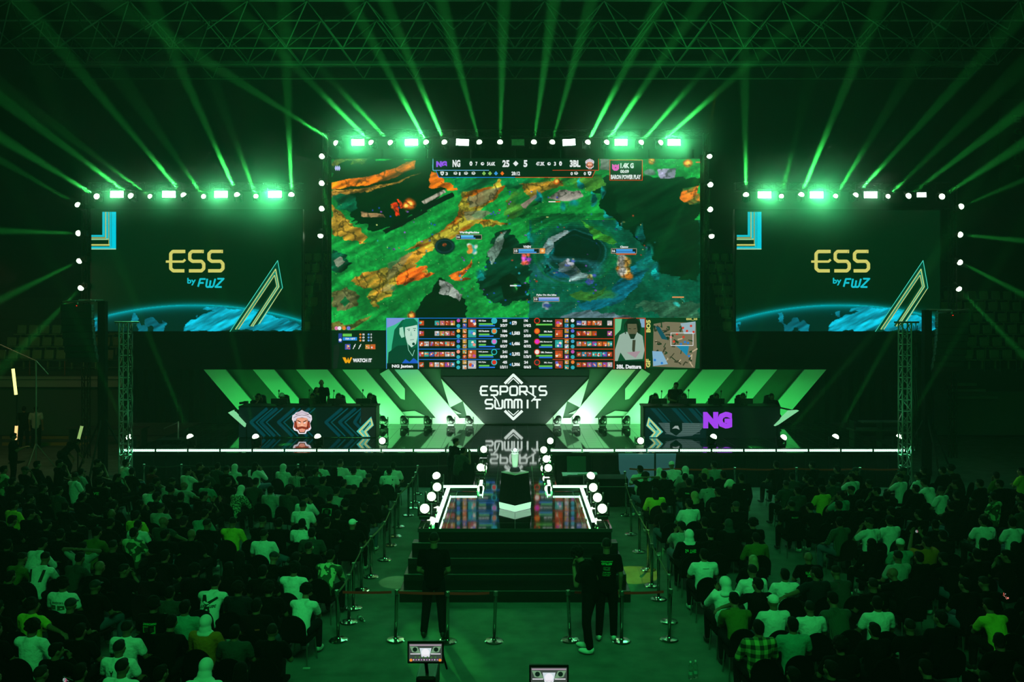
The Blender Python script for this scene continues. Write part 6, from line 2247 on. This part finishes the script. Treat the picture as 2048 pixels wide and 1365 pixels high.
# ------------------------------------------------------------------ the audience: x, y of each head's top, shirt letter and hair letter
AUD = """8 934 cs;25 954 ds;51 930 dc;83 925 ds;108 918 ds;165 935 ls;150 946 wf;195 918 ds;195 936 ds;89 966 ds;114 976 gs;199 957 du;236 944 ds;252 917 ws;28 1002 ys;55 1026 ds;10 1028 ds;236 1006 ds
203 1032 ds;235 1025 db;263 938 ds;305 933 rs;307 967 wu;340 970 du;401 923 ds;389 937 ws;378 952 ds;427 937 gu;400 950 ds;451 925 gs;467 935 df;489 928 wh;480 954 ds;443 953 ts;378 960 lf;430 964 lb;467 968 ph
310 992 ds;275 995 dl;320 1009 lf;375 989 ds;410 986 ds;371 1011 df;413 1007 ds;391 1027 ts;335 1028 gb;295 1035 ws;259 1018 ys;268 1055 cs;334 1063 ds;375 1064 db;496 1033 ds;527 922 wl;505 939 ds
609 936 ss;623 927 wh;633 937 gs;650 923 dl;666 939 dl;694 939 ws;712 923 wf;728 919 wf;738 941 dc;761 919 wf;791 924 ds;803 928 ws;785 938 ws;501 956 gs;612 952 ns;649 954 gs;679 953 gs;730 955 df;603 968 ls
646 978 gs;672 978 ds;710 976 ls;751 973 df;765 972 ds;612 985 wf;652 988 ds;705 999 du;728 1007 ds;606 1008 wf;677 1010 ds;589 1029 df;536 1031 yf;500 1035 df;740 1031 dC;657 1036 ds;678 1040 ws;696 1034 ds
624 1053 gs;62 1080 ws;43 1106 vf;81 1113 wf;114 1094 gs;159 1092 ls;178 1060 vs;225 1087 df;199 1124 db;251 1123 df;135 1155 wu;190 1157 dc;9 1199 ds;69 1197 yu;141 1198 dc;390 1120 du;457 1119 dl;493 1096 dl
450 1152 ws;489 1161 nu;350 1179 gs;317 1198 du;528 1064 wf;545 1103 dc;530 1121 ds;615 1092 df;658 1094 cs;588 1120 wu;634 1115 ds;540 1170 du;584 1177 wu;513 1207 ds;64 1255 wu;7 1252 df;245 1265 wf;211 1316 df
265 1324 ds;312 1253 wf;362 1214 ts;391 1248 ds;430 1219 oh;447 1255 gs;560 1254 df;354 1316 wf;493 1327 wh;60 985 ds;130 1000 ds;165 985 ds;95 1045 ds;150 1040 ds;120 1062 ds;20 1145 ds;110 1290 ds;160 1255 ds;20 1330 ds
120 1345 ds;430 1320 ds;600 1330 dl;300 1130 ds;330 1100 ds;15 1070 ds;20 965 ds
1280 931 ws;1290 947 du;1316 933 th;1329 941 ds;1351 926 wC;1365 946 ds;1385 932 lh;1396 938 dy;1428 927 ls;1430 941 ds;1333 950 gs;1387 960 ds;1420 961 ls;1449 960 dD;1436 977 ds;1301 975 yl;1389 980 dy
1350 1000 ws;1307 1007 ds;1434 1008 ds;1450 1006 dc;1389 1036 ds;1415 1033 dH;1465 1029 du;1342 1047 ls;1360 1068 dh;1397 1060 ds;1512 1066 vs;1553 927 ds;1576 943 gs;1625 924 ds;1572 959 gf;1604 949 ds;1621 955 ds
1647 949 gs;1680 934 ds;1663 955 gs;1707 932 dc;1703 940 ws;1705 966 df;1738 958 df;1606 973 gs;1645 973 ys;1680 980 ts;1753 978 ds;1772 984 ds;1710 998 du;1585 1001 df;1633 1008 ds;1667 1001 ds;1753 1001 ds
1680 1031 qs;1725 1042 wf;1772 1029 ws;1788 1012 ds;1807 933 gc;1805 943 wf;1831 940 ws;1853 933 ds;1889 933 ds;1911 931 du;1993 940 vs;2043 939 ys;1845 965 ds;1870 959 ws;1870 974 wf;1908 962 ds;1912 981 ds
1960 959 ds;1999 958 ds;1993 981 cs;2036 988 ds;2045 1005 gs;1834 1023 ds;1870 1032 ds;1967 1029 ws;2025 1038 ws;1944 999 ds;1903 1001 ds;1891 1067 ds;1788 1075 tC;1850 1072 os;1379 1096 ws;1506 1106 dB
1428 1148 wh;1461 1149 ds;1522 1136 wf;1431 1186 vs;1541 1191 wC;1617 1097 db;1583 1141 ws;1616 1142 ns;1681 1144 gf;1741 1147 df;1743 1073 dl;1662 1189 qs;1602 1202 wf;1809 1102 lf;1920 1097 ds;1962 1099 ds
1865 1095 ds;2022 1084 dl;1970 1069 ds;1814 1137 db;1967 1148 df;2035 1159 ds;2042 1208 ds;1900 1150 ds;1518 1256 ks;1576 1254 ts;1675 1260 du;1755 1195 ws;1749 1253 ds;1855 1216 ds;1846 1234 df;1979 1203 ys
1900 1330 ds;1960 1345 ds;2030 1320 ds;1640 1320 ds;1590 1345 ds;2000 1262 ds;1930 1110 ds"""

PR = (60, 210, 110)
PRINTS = {   # printed backs: word, ink
    (135, 1155): [('BASQUIAT', -.10, .96, .10, .925, (30, 40, 30)), ('p', [(-.12, .90), (-.03, .905), (-.03, .84), (-.12, .83)], (60, 90, 60)), ('p', [(.0, .90), (.11, .89), (.11, .83), (.0, .82)], (60, 90, 60))],
    (1617, 1097): [("IT'S FINE", -.10, .97, .09, .925, PR), ('NOW!', -.07, .915, .09, .87, PR), ('GAB', .0, .86, .10, .82, PR)],
    (624, 1053): [('200', -.06, .97, .08, .905, (190, 220, 190))],
    (317, 1198): [('TENRAINCONGAO', -.11, .965, .10, .935, PR), ('p', [(-.11, .92), (.09, .92), (.09, .80), (-.11, .80)], (50, 150, 70)), ('p', [(-.09, .90), (-.02, .90), (-.02, .83), (-.09, .83)], (14, 30, 16)), ('p', [(.01, .90), (.07, .90), (.07, .83), (.01, .83)], (14, 30, 16))],
    (1360, 1068): [('So THIS', -.11, .95, .11, .88, PR)],
    (1741, 1147): [('CLUTTER', -.12, .97, .12, .92, (60, 110, 60))],
    (450, 1152): [('p', [(-.12, 1.0), (-.07, 1.0), (-.02, .90), (.13, .98), (.15, .95), (-.02, .84), (-.12, .90)], (10, 22, 12)), ('Vale  mac', -.13, .86, .13, .80, (14, 34, 18)), ('p', [(-.05, .84), (.03, .84), (.06, .76), (-.07, .76)], (10, 22, 12))],
    (1585, 1001): [('arctic', -.07, .96, .10, .92, (90, 150, 90))],
    (245, 1265): [('A', -.06, .94, .0, .86, (14, 34, 18))],
    (199, 957): [('AE', -.08, .97, .09, .90, (120, 210, 120))],
    (652, 988): [('p', [(-.12, .95), (.12, .95), (.12, .78), (-.12, .78)], (90, 150, 100)), ('p', [(-.05, .92), (.05, .92), (.04, .82), (-.03, .84)], (20, 60, 30))],
    (512, 1207): [],
    (1583, 1141): [('p', [(-.06, .93), (.02, .93), (.02, .918), (-.06, .918)], (20, 60, 30))],
    (1379, 1096): [('p', [(-.06, .985), (.06, .985), (.06, .978), (-.06, .978)], (20, 60, 30))],
    (785, 938): [('s', [(-.12, 1.0), (.08, .80)], .03, (16, 30, 18)), ('s', [(.12, 1.0), (.10, .80)], .03, (16, 30, 18))],
    (81, 1113): [('s', [(-.14, 1.0), (-.08, .80)], .05, (10, 18, 12)), ('s', [(.13, 1.0), (.10, .80)], .05, (10, 18, 12))],
    (1967, 1029): [('s', [(.1, 1.0), (-.1, .80)], .035, (12, 20, 12))],
    (1420, 961): [('s', [(-.12, 1.0), (.08, .80)], .03, (12, 24, 14))],
    (350, 1179): [('p', [(-.02, .91), (.02, .91), (.02, .902), (-.02, .902)], (200, 220, 200))],
    (1387, 960): [('LAW', -.12, .96, -.02, .925, (130, 210, 140))],
    (1449, 960): [('CITY', .0, .90, .12, .87, (170, 200, 170))],
    (513, 1207): [('p', [(.03, .90), (.10, .90), (.10, .875), (.03, .875)], (190, 60, 20))],
    (2035, 1159): [('ZETLN', -.1, .93, .12, .88, PR)],
}


def mk_prints(lst):
    out = []
    for it in lst:
        if it[0] == 'p':
            out.append(('p', [(x, z) for x, z in it[1]], it[2]))
        elif it[0] == 's':
            out.append(it)
        else:
            out.append(('t', it[0], it[1], it[4], it[3], it[2], it[5], .03))
    return out


SPECIAL = {(159, 1092): 5, (1850, 1072): 6, (69, 1197): 2, (1814, 1137): 'bent', (1585, 1001): 7, (335, 1028): 2, (430, 964): 2, (1616, 1142): 2, (1461, 1149): 2, (413, 1007): 6, (1290, 947): 5, (1518, 1256): 0, (1576, 1254): 0,
           (135, 1155): 0, (1979, 1203): 1, (450, 1152): 1, (1741, 1147): 0, (317, 1198): 0, (1617, 1097): 0, (1360, 1068): 0, (624, 1053): 0}
MIRROR = {(1616, 1142), (1461, 1149)}
rows = {}
PITCH, Y0R = .86, 26.1
ZH = 1.33
entries = []
for tok in AUD.replace('\n', ';').split(';'):
    tok = tok.strip()
    if not tok:
        continue
    x, y, c_ = tok.split()
    x, y = int(x), int(y)
    Y = F * (H - ZH) / (y - HY)
    k = max(0, round((Y0R - Y) / PITCH))
    Yr = Y0R - k * PITCH
    Yf = Yr + (Y - Yr) * .45
    X = (x - CX) * Yf / F
    blk = ('outer left', 'inner left', 'inner right', 'outer right')[0 if X < -7.35 else 1 if X < 0 else 2 if X < 7.45 else 3]
    entries.append([x, y, c_, k, X, Yf, blk])
by = {}
for e in entries:
    by.setdefault((e[6], e[3]), []).append(e)
LIM = {'outer left': (-17.5, -7.75), 'inner left': (-7.3, -3.62), 'inner right': (3.62, 7.3), 'outer right': (7.75, 17.5)}
for (blk, k), es in by.items():
    es.sort(key=lambda e: e[4])
    lo, hi = LIM[blk]
    for _ in range(60):
        for e in es:
            e[4] = min(max(e[4], lo), hi)
        for a_, b_ in zip(es, es[1:]):
            d = b_[4] - a_[4]
            if d < .55:
                s = (.55 - d) / 2
                a_[4] -= s
                b_[4] += s
# keep rows from running into each other
for _ in range(30):
    for i, a_ in enumerate(entries):
        for b_ in entries[i + 1:]:
            if abs(a_[4] - b_[4]) < .5 and abs(a_[5] - b_[5]) < .74 and a_[3] != b_[3]:
                s = (.74 - abs(a_[5] - b_[5])) / 2
                if a_[5] > b_[5]:
                    a_[5] += s
                    b_[5] -= s
                else:
                    a_[5] -= s
                    b_[5] += s
RW = {}
for (blk, k), es in sorted(by.items()):
    inner = 'left' in blk
    order = sorted(es, key=lambda e: (-e[4] if inner else e[4]))
    for j, e in enumerate(order):
        e.append(j)
n_aud = 0
for e in entries:
    x, y, c_, k, X, Y, blk, j = e
    sh, hr = c_[0], c_[1]
    rr = random.Random(x * 31 + y)
    key = (x, y)
    tgt = math.atan2(-X * .45, 34 - Y)
    rz = -math.atan2(0 - X * .5, 34 - Y) + rr.uniform(-.12, .12)
    if key in PRINTS:
        rz *= .4
    pk = SPECIAL.get(key, rr.choice((0, 0, 0, 1, 3, 3, 4, 7) if 'inner' in blk else (0, 0, 3, 4, 4, 1)))
    mir = key in MIRROR or (key not in PRINTS and key not in SPECIAL and rr.random() < .5)
    if key in PRINTS and pk not in (0, 1, 3):
        pk = 0
    long_ = (hr in 'hHylB') or (sh in 'kq') or rr.random() < .12
    aisle = 'centre aisle' if 'inner' in blk else 'side aisle'
    word = SHIRT[sh][1]
    if long_:
        word = word.replace('T-shirt', 'long-sleeved top')
    lab = '%sperson in %s, %s row %s block, %s from %s' % (HWORD[hr], word, ORD[k], blk, ORD[j], aisle)
    if len(lab.replace('-', ' ').split()) > 16:
        lab = '%sperson in %s, %s row %s block, %s seat' % (HWORD[hr], word, ORD[k], blk, ORD[j])
    near = Y < 18.5
    sc = rr.uniform(.97, 1.04)
    person(pk, (X, Y, 0), rz, sh, hr, lab, 'seated audience, %s block' % blk, sc, 'long' if long_ else 'short', False, mir,
           prints=mk_prints(PRINTS[key]) if PRINTS.get(key) else None)
    chair((X, Y, 0), rz, 'black round-backed chair, %s row %s block, %s from %s' % (ORD[k], blk, ORD[j], aisle), near)
for i, (px, y, rz) in enumerate(((1362, 1048, .2), (1571, 1120, 0), (1486, 1112, 0), (645, 1130, .1))):
    g_ = P(px, y, F * (H - .9) / (y - HY))
    ok_ = all(abs(g_.x - e[4]) > .5 or abs(g_.y - e[5]) > .75 for e in entries)
    if ok_:
        chair((g_.x, g_.y, 0), rz, 'empty black round-backed chair, %s of the unoccupied seats' % ORD[i], True)

# phones in hands
ph = MB().rbox((0, 0, 0), (.15, .01, .075), .003, 1).mesh('phone_body', BLACK)


def phone(loc, rot, label, cols):
    r = empty('phone', loc, label, 'phone')
    r.rotation_euler = rot
    link('phone_body', ph, r)
    a = Art()
    rn = random.Random(4)
    for i in range(14):
        x, z = rn.uniform(-.06, .055), rn.uniform(-.028, .022)
        a.rect(x, z, x + rn.uniform(.008, .03), z + rn.uniform(.005, .014), rn.choice(cols))
    o = a.build('phone_screen', lambda x, y, L: (x, -.0062 - L * .002, y), screen_mat(), r)
    return r


for key, lab, off in (((1850, 1072), 'phone held up to film the stage by person in ochre top', (0, .38, 1.36)), ((211, 1316), 'bright phone in a lap at the lower left', (.22, .25, .98))):
    for e in entries:
        if (e[0], e[1]) == key:
            phone((e[4] + off[0], e[5] + off[1], off[2]), (0, .4 if off[0] else 0, 0), lab, [(200, 220, 210), (120, 160, 150), (180, 90, 120), (230, 240, 235)])
phone(P(2010, 1192, 15.5), (.2, .9, 0), 'phone with a bright picture at the far lower right', [(235, 120, 100), (220, 225, 235), (235, 150, 140)])

# ------------------------------------------------------------------ standing people
p = G(868, 1277)
person('s_back', (p.x, p.y, 0), -.05, 'd', 'f', 'tall man in black T-shirt and jeans standing behind the front rope', scale=1.09, fine=True, jeans=0, shoe=0)
p = G(1180, 1306)
person('s_bow', (p.x, p.y, 0), 1.15, 'd', 'u', 'curly-haired man in black with white trainers, head bowed, at the front rope', scale=1.08, fine=True, jeans=1, shoe=1)
p = G(1213, 1283)
CL_PR = [('THE SHATTERED HEARTS', -.10, 1.40, .10, 1.388, PR), ('CLUTTER', -.09, 1.375, .09, 1.34, PR), ('p', [(-.06, 1.31), (.06, 1.31), (.05, 1.24), (-.06, 1.25)], (40, 80, 44)), ('arctic skies', -.07, 1.22, .06, 1.205, PR), ('dust and silver', -.08, 1.19, .07, 1.178, PR), ('golden haze', -.08, 1.165, .05, 1.153, PR)]
person('s_print', (p.x, p.y, 0), -.05, 'd', 'f', 'man in black T-shirt with printed back standing behind the front rope', scale=1.05, fine=True, jeans=1, shoe=1, prints=mk_prints(CL_PR))
Yp = 22.3
person('s_print', (P(1483, 0, Yp).x, Yp, 0), .25, 'd', 's', 'person in long black hoodie standing in the gap right of the inner right block', scale=.98, sleeves='long', jeans=1, shoe=0, prints=mk_prints([('p', [(-.03, 1.36), (.03, 1.36), (.02, 1.34), (-.02, 1.34)], (200, 200, 190))]))
Yp = 28.9
person('s_phone', (P(26, 0, Yp).x, Yp, 0), -1.2, 'd', 's', 'person in black standing at the far left looking at a phone', scale=1.0, jeans=1, shoe=0)
Yp = 29.8
person('s_bent', (P(130, 0, Yp).x, Yp, 0), -.5, 'd', 's', 'person in black bending over by the left speaker mast', scale=1.0, jeans=1, shoe=0)
for px, sh, lab in ((48, 'd', 'dim figure in dark clothes standing far back left by the podium'), (72, 'l', 'dim figure in pale shirt standing far back left by the podium')):
    person('s_print', (P(px, 0, 36.2).x, 36.2, 0), .3, sh, 's', lab, scale=1.0, jeans=1, shoe=0)
Yp = 27.9
person('s_lean', (P(903, 0, Yp).x, Yp, 0), -.9, 'd', 's', 'headset-wearing crew member in dark shirt standing left of the catwalk neck', scale=1.0, sleeves='long', jeans=1, shoe=0)
Yp = 26.6
person('s_cam', (P(926, 0, Yp).x - .15, Yp, 0), -.7, 'g', 's', 'crew member in grey shirt reaching towards the catwalk lamps', scale=.97, jeans=1, shoe=0)
Yp = DY + .75
person('s_coach', (P(643, 0, Yp + .9).x, Yp + .9, ST), PI - .1, 'd', 'b', 'shaven-headed coach in black standing behind the left desk', scale=1.12, jeans=1, eyes=True, fine=True)
pz = P(637, 790, Yp + .75)
r = empty('name_badge', (pz.x - .02, Yp + .72, pz.z), 'pale badge hanging on the chest of the left coach', 'badge')
MB().rbox((0, 0, 0), (.10, .006, .14), .002, 1).build('badge_card', mat('badge_card', (220, 150, 90), .5), r)
MB().bar((-.03, 0, .07), (-.07, .03, .33), .004, 5).bar((.03, 0, .07), (.07, .03, .33), .004, 5).build('lanyard', BLACK, r)
person('s_lean', (P(1349, 0, Yp + .9).x, Yp + .9, ST), PI + .1, 'd', 's', 'coach in black leaning over the right desk', scale=1.1, jeans=1, eyes=True, fine=True)
person('s_cam', (P(503, 0, DY + .9).x, DY + 1.1, ST), -PI / 2 - .5, 'd', 'c', 'photographer in black crouched at the outer end of the left desk', scale=.86, jeans=1)
vc = empty('camera', (P(492, 806, DY + .9).x, DY + .9, P(0, 806, DY + .9).z), 'black photo camera aimed along the left desk', 'camera')
MB().rbox((0, 0, 0), (.16, .12, .12), .01).build('camera_body', BLACK, vc)
MB().bar((-.06, 0, 0), (-.24, 0, -.02), .045, 12).build('camera_lens', BLACK, vc)

# players with gaming chairs
def gaming_chair(loc, rz, label):
    r = empty('gaming_chair', loc, label, 'chair', 'gaming chairs behind the desks', rz)
    m = mat('chair_leatherette', (14, 15, 15), .35)
    MB().rbox((0, .03, .42), (.5, .5, .10), .03).build('seat', m, r)
    pts = [(-.26, .48), (.26, .48), (.27, .75), (.30, 1.0), (.21, 1.12), (.17, 1.36), (.08, 1.41), (-.08, 1.41), (-.17, 1.36), (-.21, 1.12), (-.30, 1.0), (-.27, .75)]
    MB().prism(pts, .08, lambda u, v, w: (u, -.24 - (v - .45) * .10 - w, v)).build('backrest', m, r)
    MB().bar((0, 0, .1), (0, 0, .4), .035).build('gas_column', BLACK, r)
    for k in range(5):
        an = 2 * PI * k / 5
        MB().bar((0, 0, .10), (.28 * math.cos(an), .28 * math.sin(an), .05), .02).ell((.28 * math.cos(an), .28 * math.sin(an), .03), (.03,) * 3).build('leg', BLACK, r)
    return r


hp = MB()
for i in range(12):
    t0, t1 = PI * i / 12, PI * (i + 1) / 12
    hp.bar((math.cos(t0) * .095, 0, math.sin(t0) * .13), (math.cos(t1) * .095, 0, math.sin(t1) * .13), .010, 6)
for s in (-1, 1):
    hp.ell((s * .092, 0, -.005), (.022, .036, .042))
hp = hp.mesh('headphones', mat('headphone_green', (50, 120, 70), .4))
YP = DY + 1.05
for side, xs in (('left', ((517, 's'), (564, 'C'), (625, 's'), (677, 's'), (740, 's'))), ('right', ((1311, 's'), (1368, 's'), (1433, 's'), (1486, 's'), (1543, 's')))):
    for i, (px, hr) in enumerate(xs):
        zt2 = .13
        lab = 'player in headphones behind the %s desk, %s from the left' % (side, ORD[i])
        x = P(px, 0, YP).x
        person(0 if i % 2 else 3, (x, YP, ST + zt2), PI, 'd' if not (side == 'left' and i == 1) else 'g', hr, lab, 'players at the desks', 1.04, eyes=True, jeans=1)
        gaming_chair((x, YP, ST), PI, 'black winged gaming chair behind the %s desk, %s from the left' % (side, ORD[i]))
        J = POSES[0 if i % 2 else 3]
        h = link('headphones', hp, None)
        h.matrix_world = Matrix.Translation((x, YP, ST + zt2)) @ Matrix.Rotation(PI, 4, 'Z') @ Matrix.Scale(1.05, 4) @ head_matrix(J)
        tag(h, 'headphones worn by the %s player behind the %s desk' % (ORD[i], side), 'headphones', 'player headphones')

# ------------------------------------------------------------------ video cameras in the foreground, on a riser under the frame
RZ = 1.55
MB().box((.0, 6.9, RZ - .05), (4.2, 2.6, .1)).build('camera_riser', MATT, label='black riser deck carrying the two video cameras', cat='riser')
for x in (-2, 2):
    for y in (5.7, 8.1):
        pass
mb = MB()
for x in (-1.9, 1.9):
    for y in (5.75, 8.05):
        mb.bar((x, y, 0), (x, y, RZ - .1), .03)
mb.build('riser_legs', ALU, label='four steel legs under the camera riser', cat='riser legs')


def camera_rig(px, py, w_px, h_px, Y, label, cols, op=None):
    c_ = P(px, py, Y)
    s = Y / F
    root = empty('video_camera', (c_.x, Y, c_.z), label, 'video camera', 'video cameras on the riser')
    w_, h_ = w_px * s, h_px * s
    MB().rbox((0, .015, 0), (w_ + .10 * w_, .03, h_ * 1.25), .006).build('monitor_housing', BLACK, root)
    a = Art()
    u = lambda v: v * w_
    v_ = lambda t: -t * h_
    R_ = lambda x0, y0, x1, y1, q: a.rect(u(x0 - .5), v_(y0 - .5), u(x1 - .5), v_(y1 - .5), q)
    R_(0, 0, 1, 1, (60, 70, 64))
    R_(.02, .05, .98, .12, (170, 150, 165))
    for sx in (0, 1):
        fx = (lambda t: 1 - t) if sx else (lambda t: t)
        a.poly([(u(fx(.02) - .5), v_(-.35)), (u(fx(.25) - .5), v_(-.33)), (u(fx(.36) - .5), v_(.05)), (u(fx(.1) - .5), v_(-.02))], (110, 150, 115))
        a.disc(u(fx(.18) - .5), v_(-.17), w_ * .07, (10, 30, 20))
        R_(min(fx(.04), fx(.34)), .55, max(fx(.04), fx(.34)), .6, (225, 225, 230))
        a.disc(u(fx(.06) - .5), v_(.42), w_ * .045, (235, 140, 50))
    a.poly([(u(-.18), v_(-.25)), (u(.18), v_(-.25)), (u(.12), v_(.25)), (u(-.12), v_(.25))], (205, 220, 225))
    a.disc(u(0), v_(.0), w_ * .12, (240, 240, 245))
    R_(.38, .62, .62, .7, (225, 220, 228))
    for k in range(10):
        a.disc(u(-.36 + k * .08), v_(.4), w_ * .022, cols[k % len(cols)], 8)
    for k in range(6):
        a.disc(u(-.3 + k * .12), v_(.26), w_ * .03, (60, 110, 50), 7)
    a.build('monitor_picture', lambda x, y, L: (x, -.001 - L * .004, -y if False else y), screen_mat(), root)
    MB().bar((0, .03, -h_ * .6), (0, .12, -h_ * .6 - .12), .014).bar((w_ * .5, .03, -.1 * h_), (w_ * .62, .1, -h_ * 1.2), .008).build('monitor_arm', BLACK, root)
    MB().rbox((0, .22, -h_ * .6 - .22), (.16, .40, .2), .02).build('camera_body', BLACK, root)
    MB().bar((0, .42, -h_ * .6 - .22), (0, .66, -h_ * .6 - .22), .055, 16, r2=.07).build('camera_lens', BLACK, root)
    zb2 = RZ - c_.z
    hd = -h_ * .6 - .34
    MB().rbox((0, .2, hd), (.12, .16, .06), .01).build('pan_head', BLACK, root)
    for k in range(3):
        an = 2 * PI * k / 3 + .5
        MB().bar((0, .2, hd), (.42 * math.cos(an), .2 + .42 * math.sin(an), zb2 + .012), .018).build('leg', BLACK, root)
    return root


camera_rig(851, 1306, 66, 36, 7.0, 'video camera with bright monitor in the centre foreground', [(225, 190, 215), (190, 120, 190)])
camera_rig(1098, 1356, 72, 40, 6.6, 'video camera with monitor cut by the lower frame edge', [(225, 190, 215), (190, 220, 190)])
person('s_cam', (P(845, 0, 6.3).x, 6.25, RZ), 0, 'd', 's', 'camera operator in black behind the centre foreground camera', scale=.98, jeans=1, fine=True)

bpy.data.scenes.remove(BENCH)
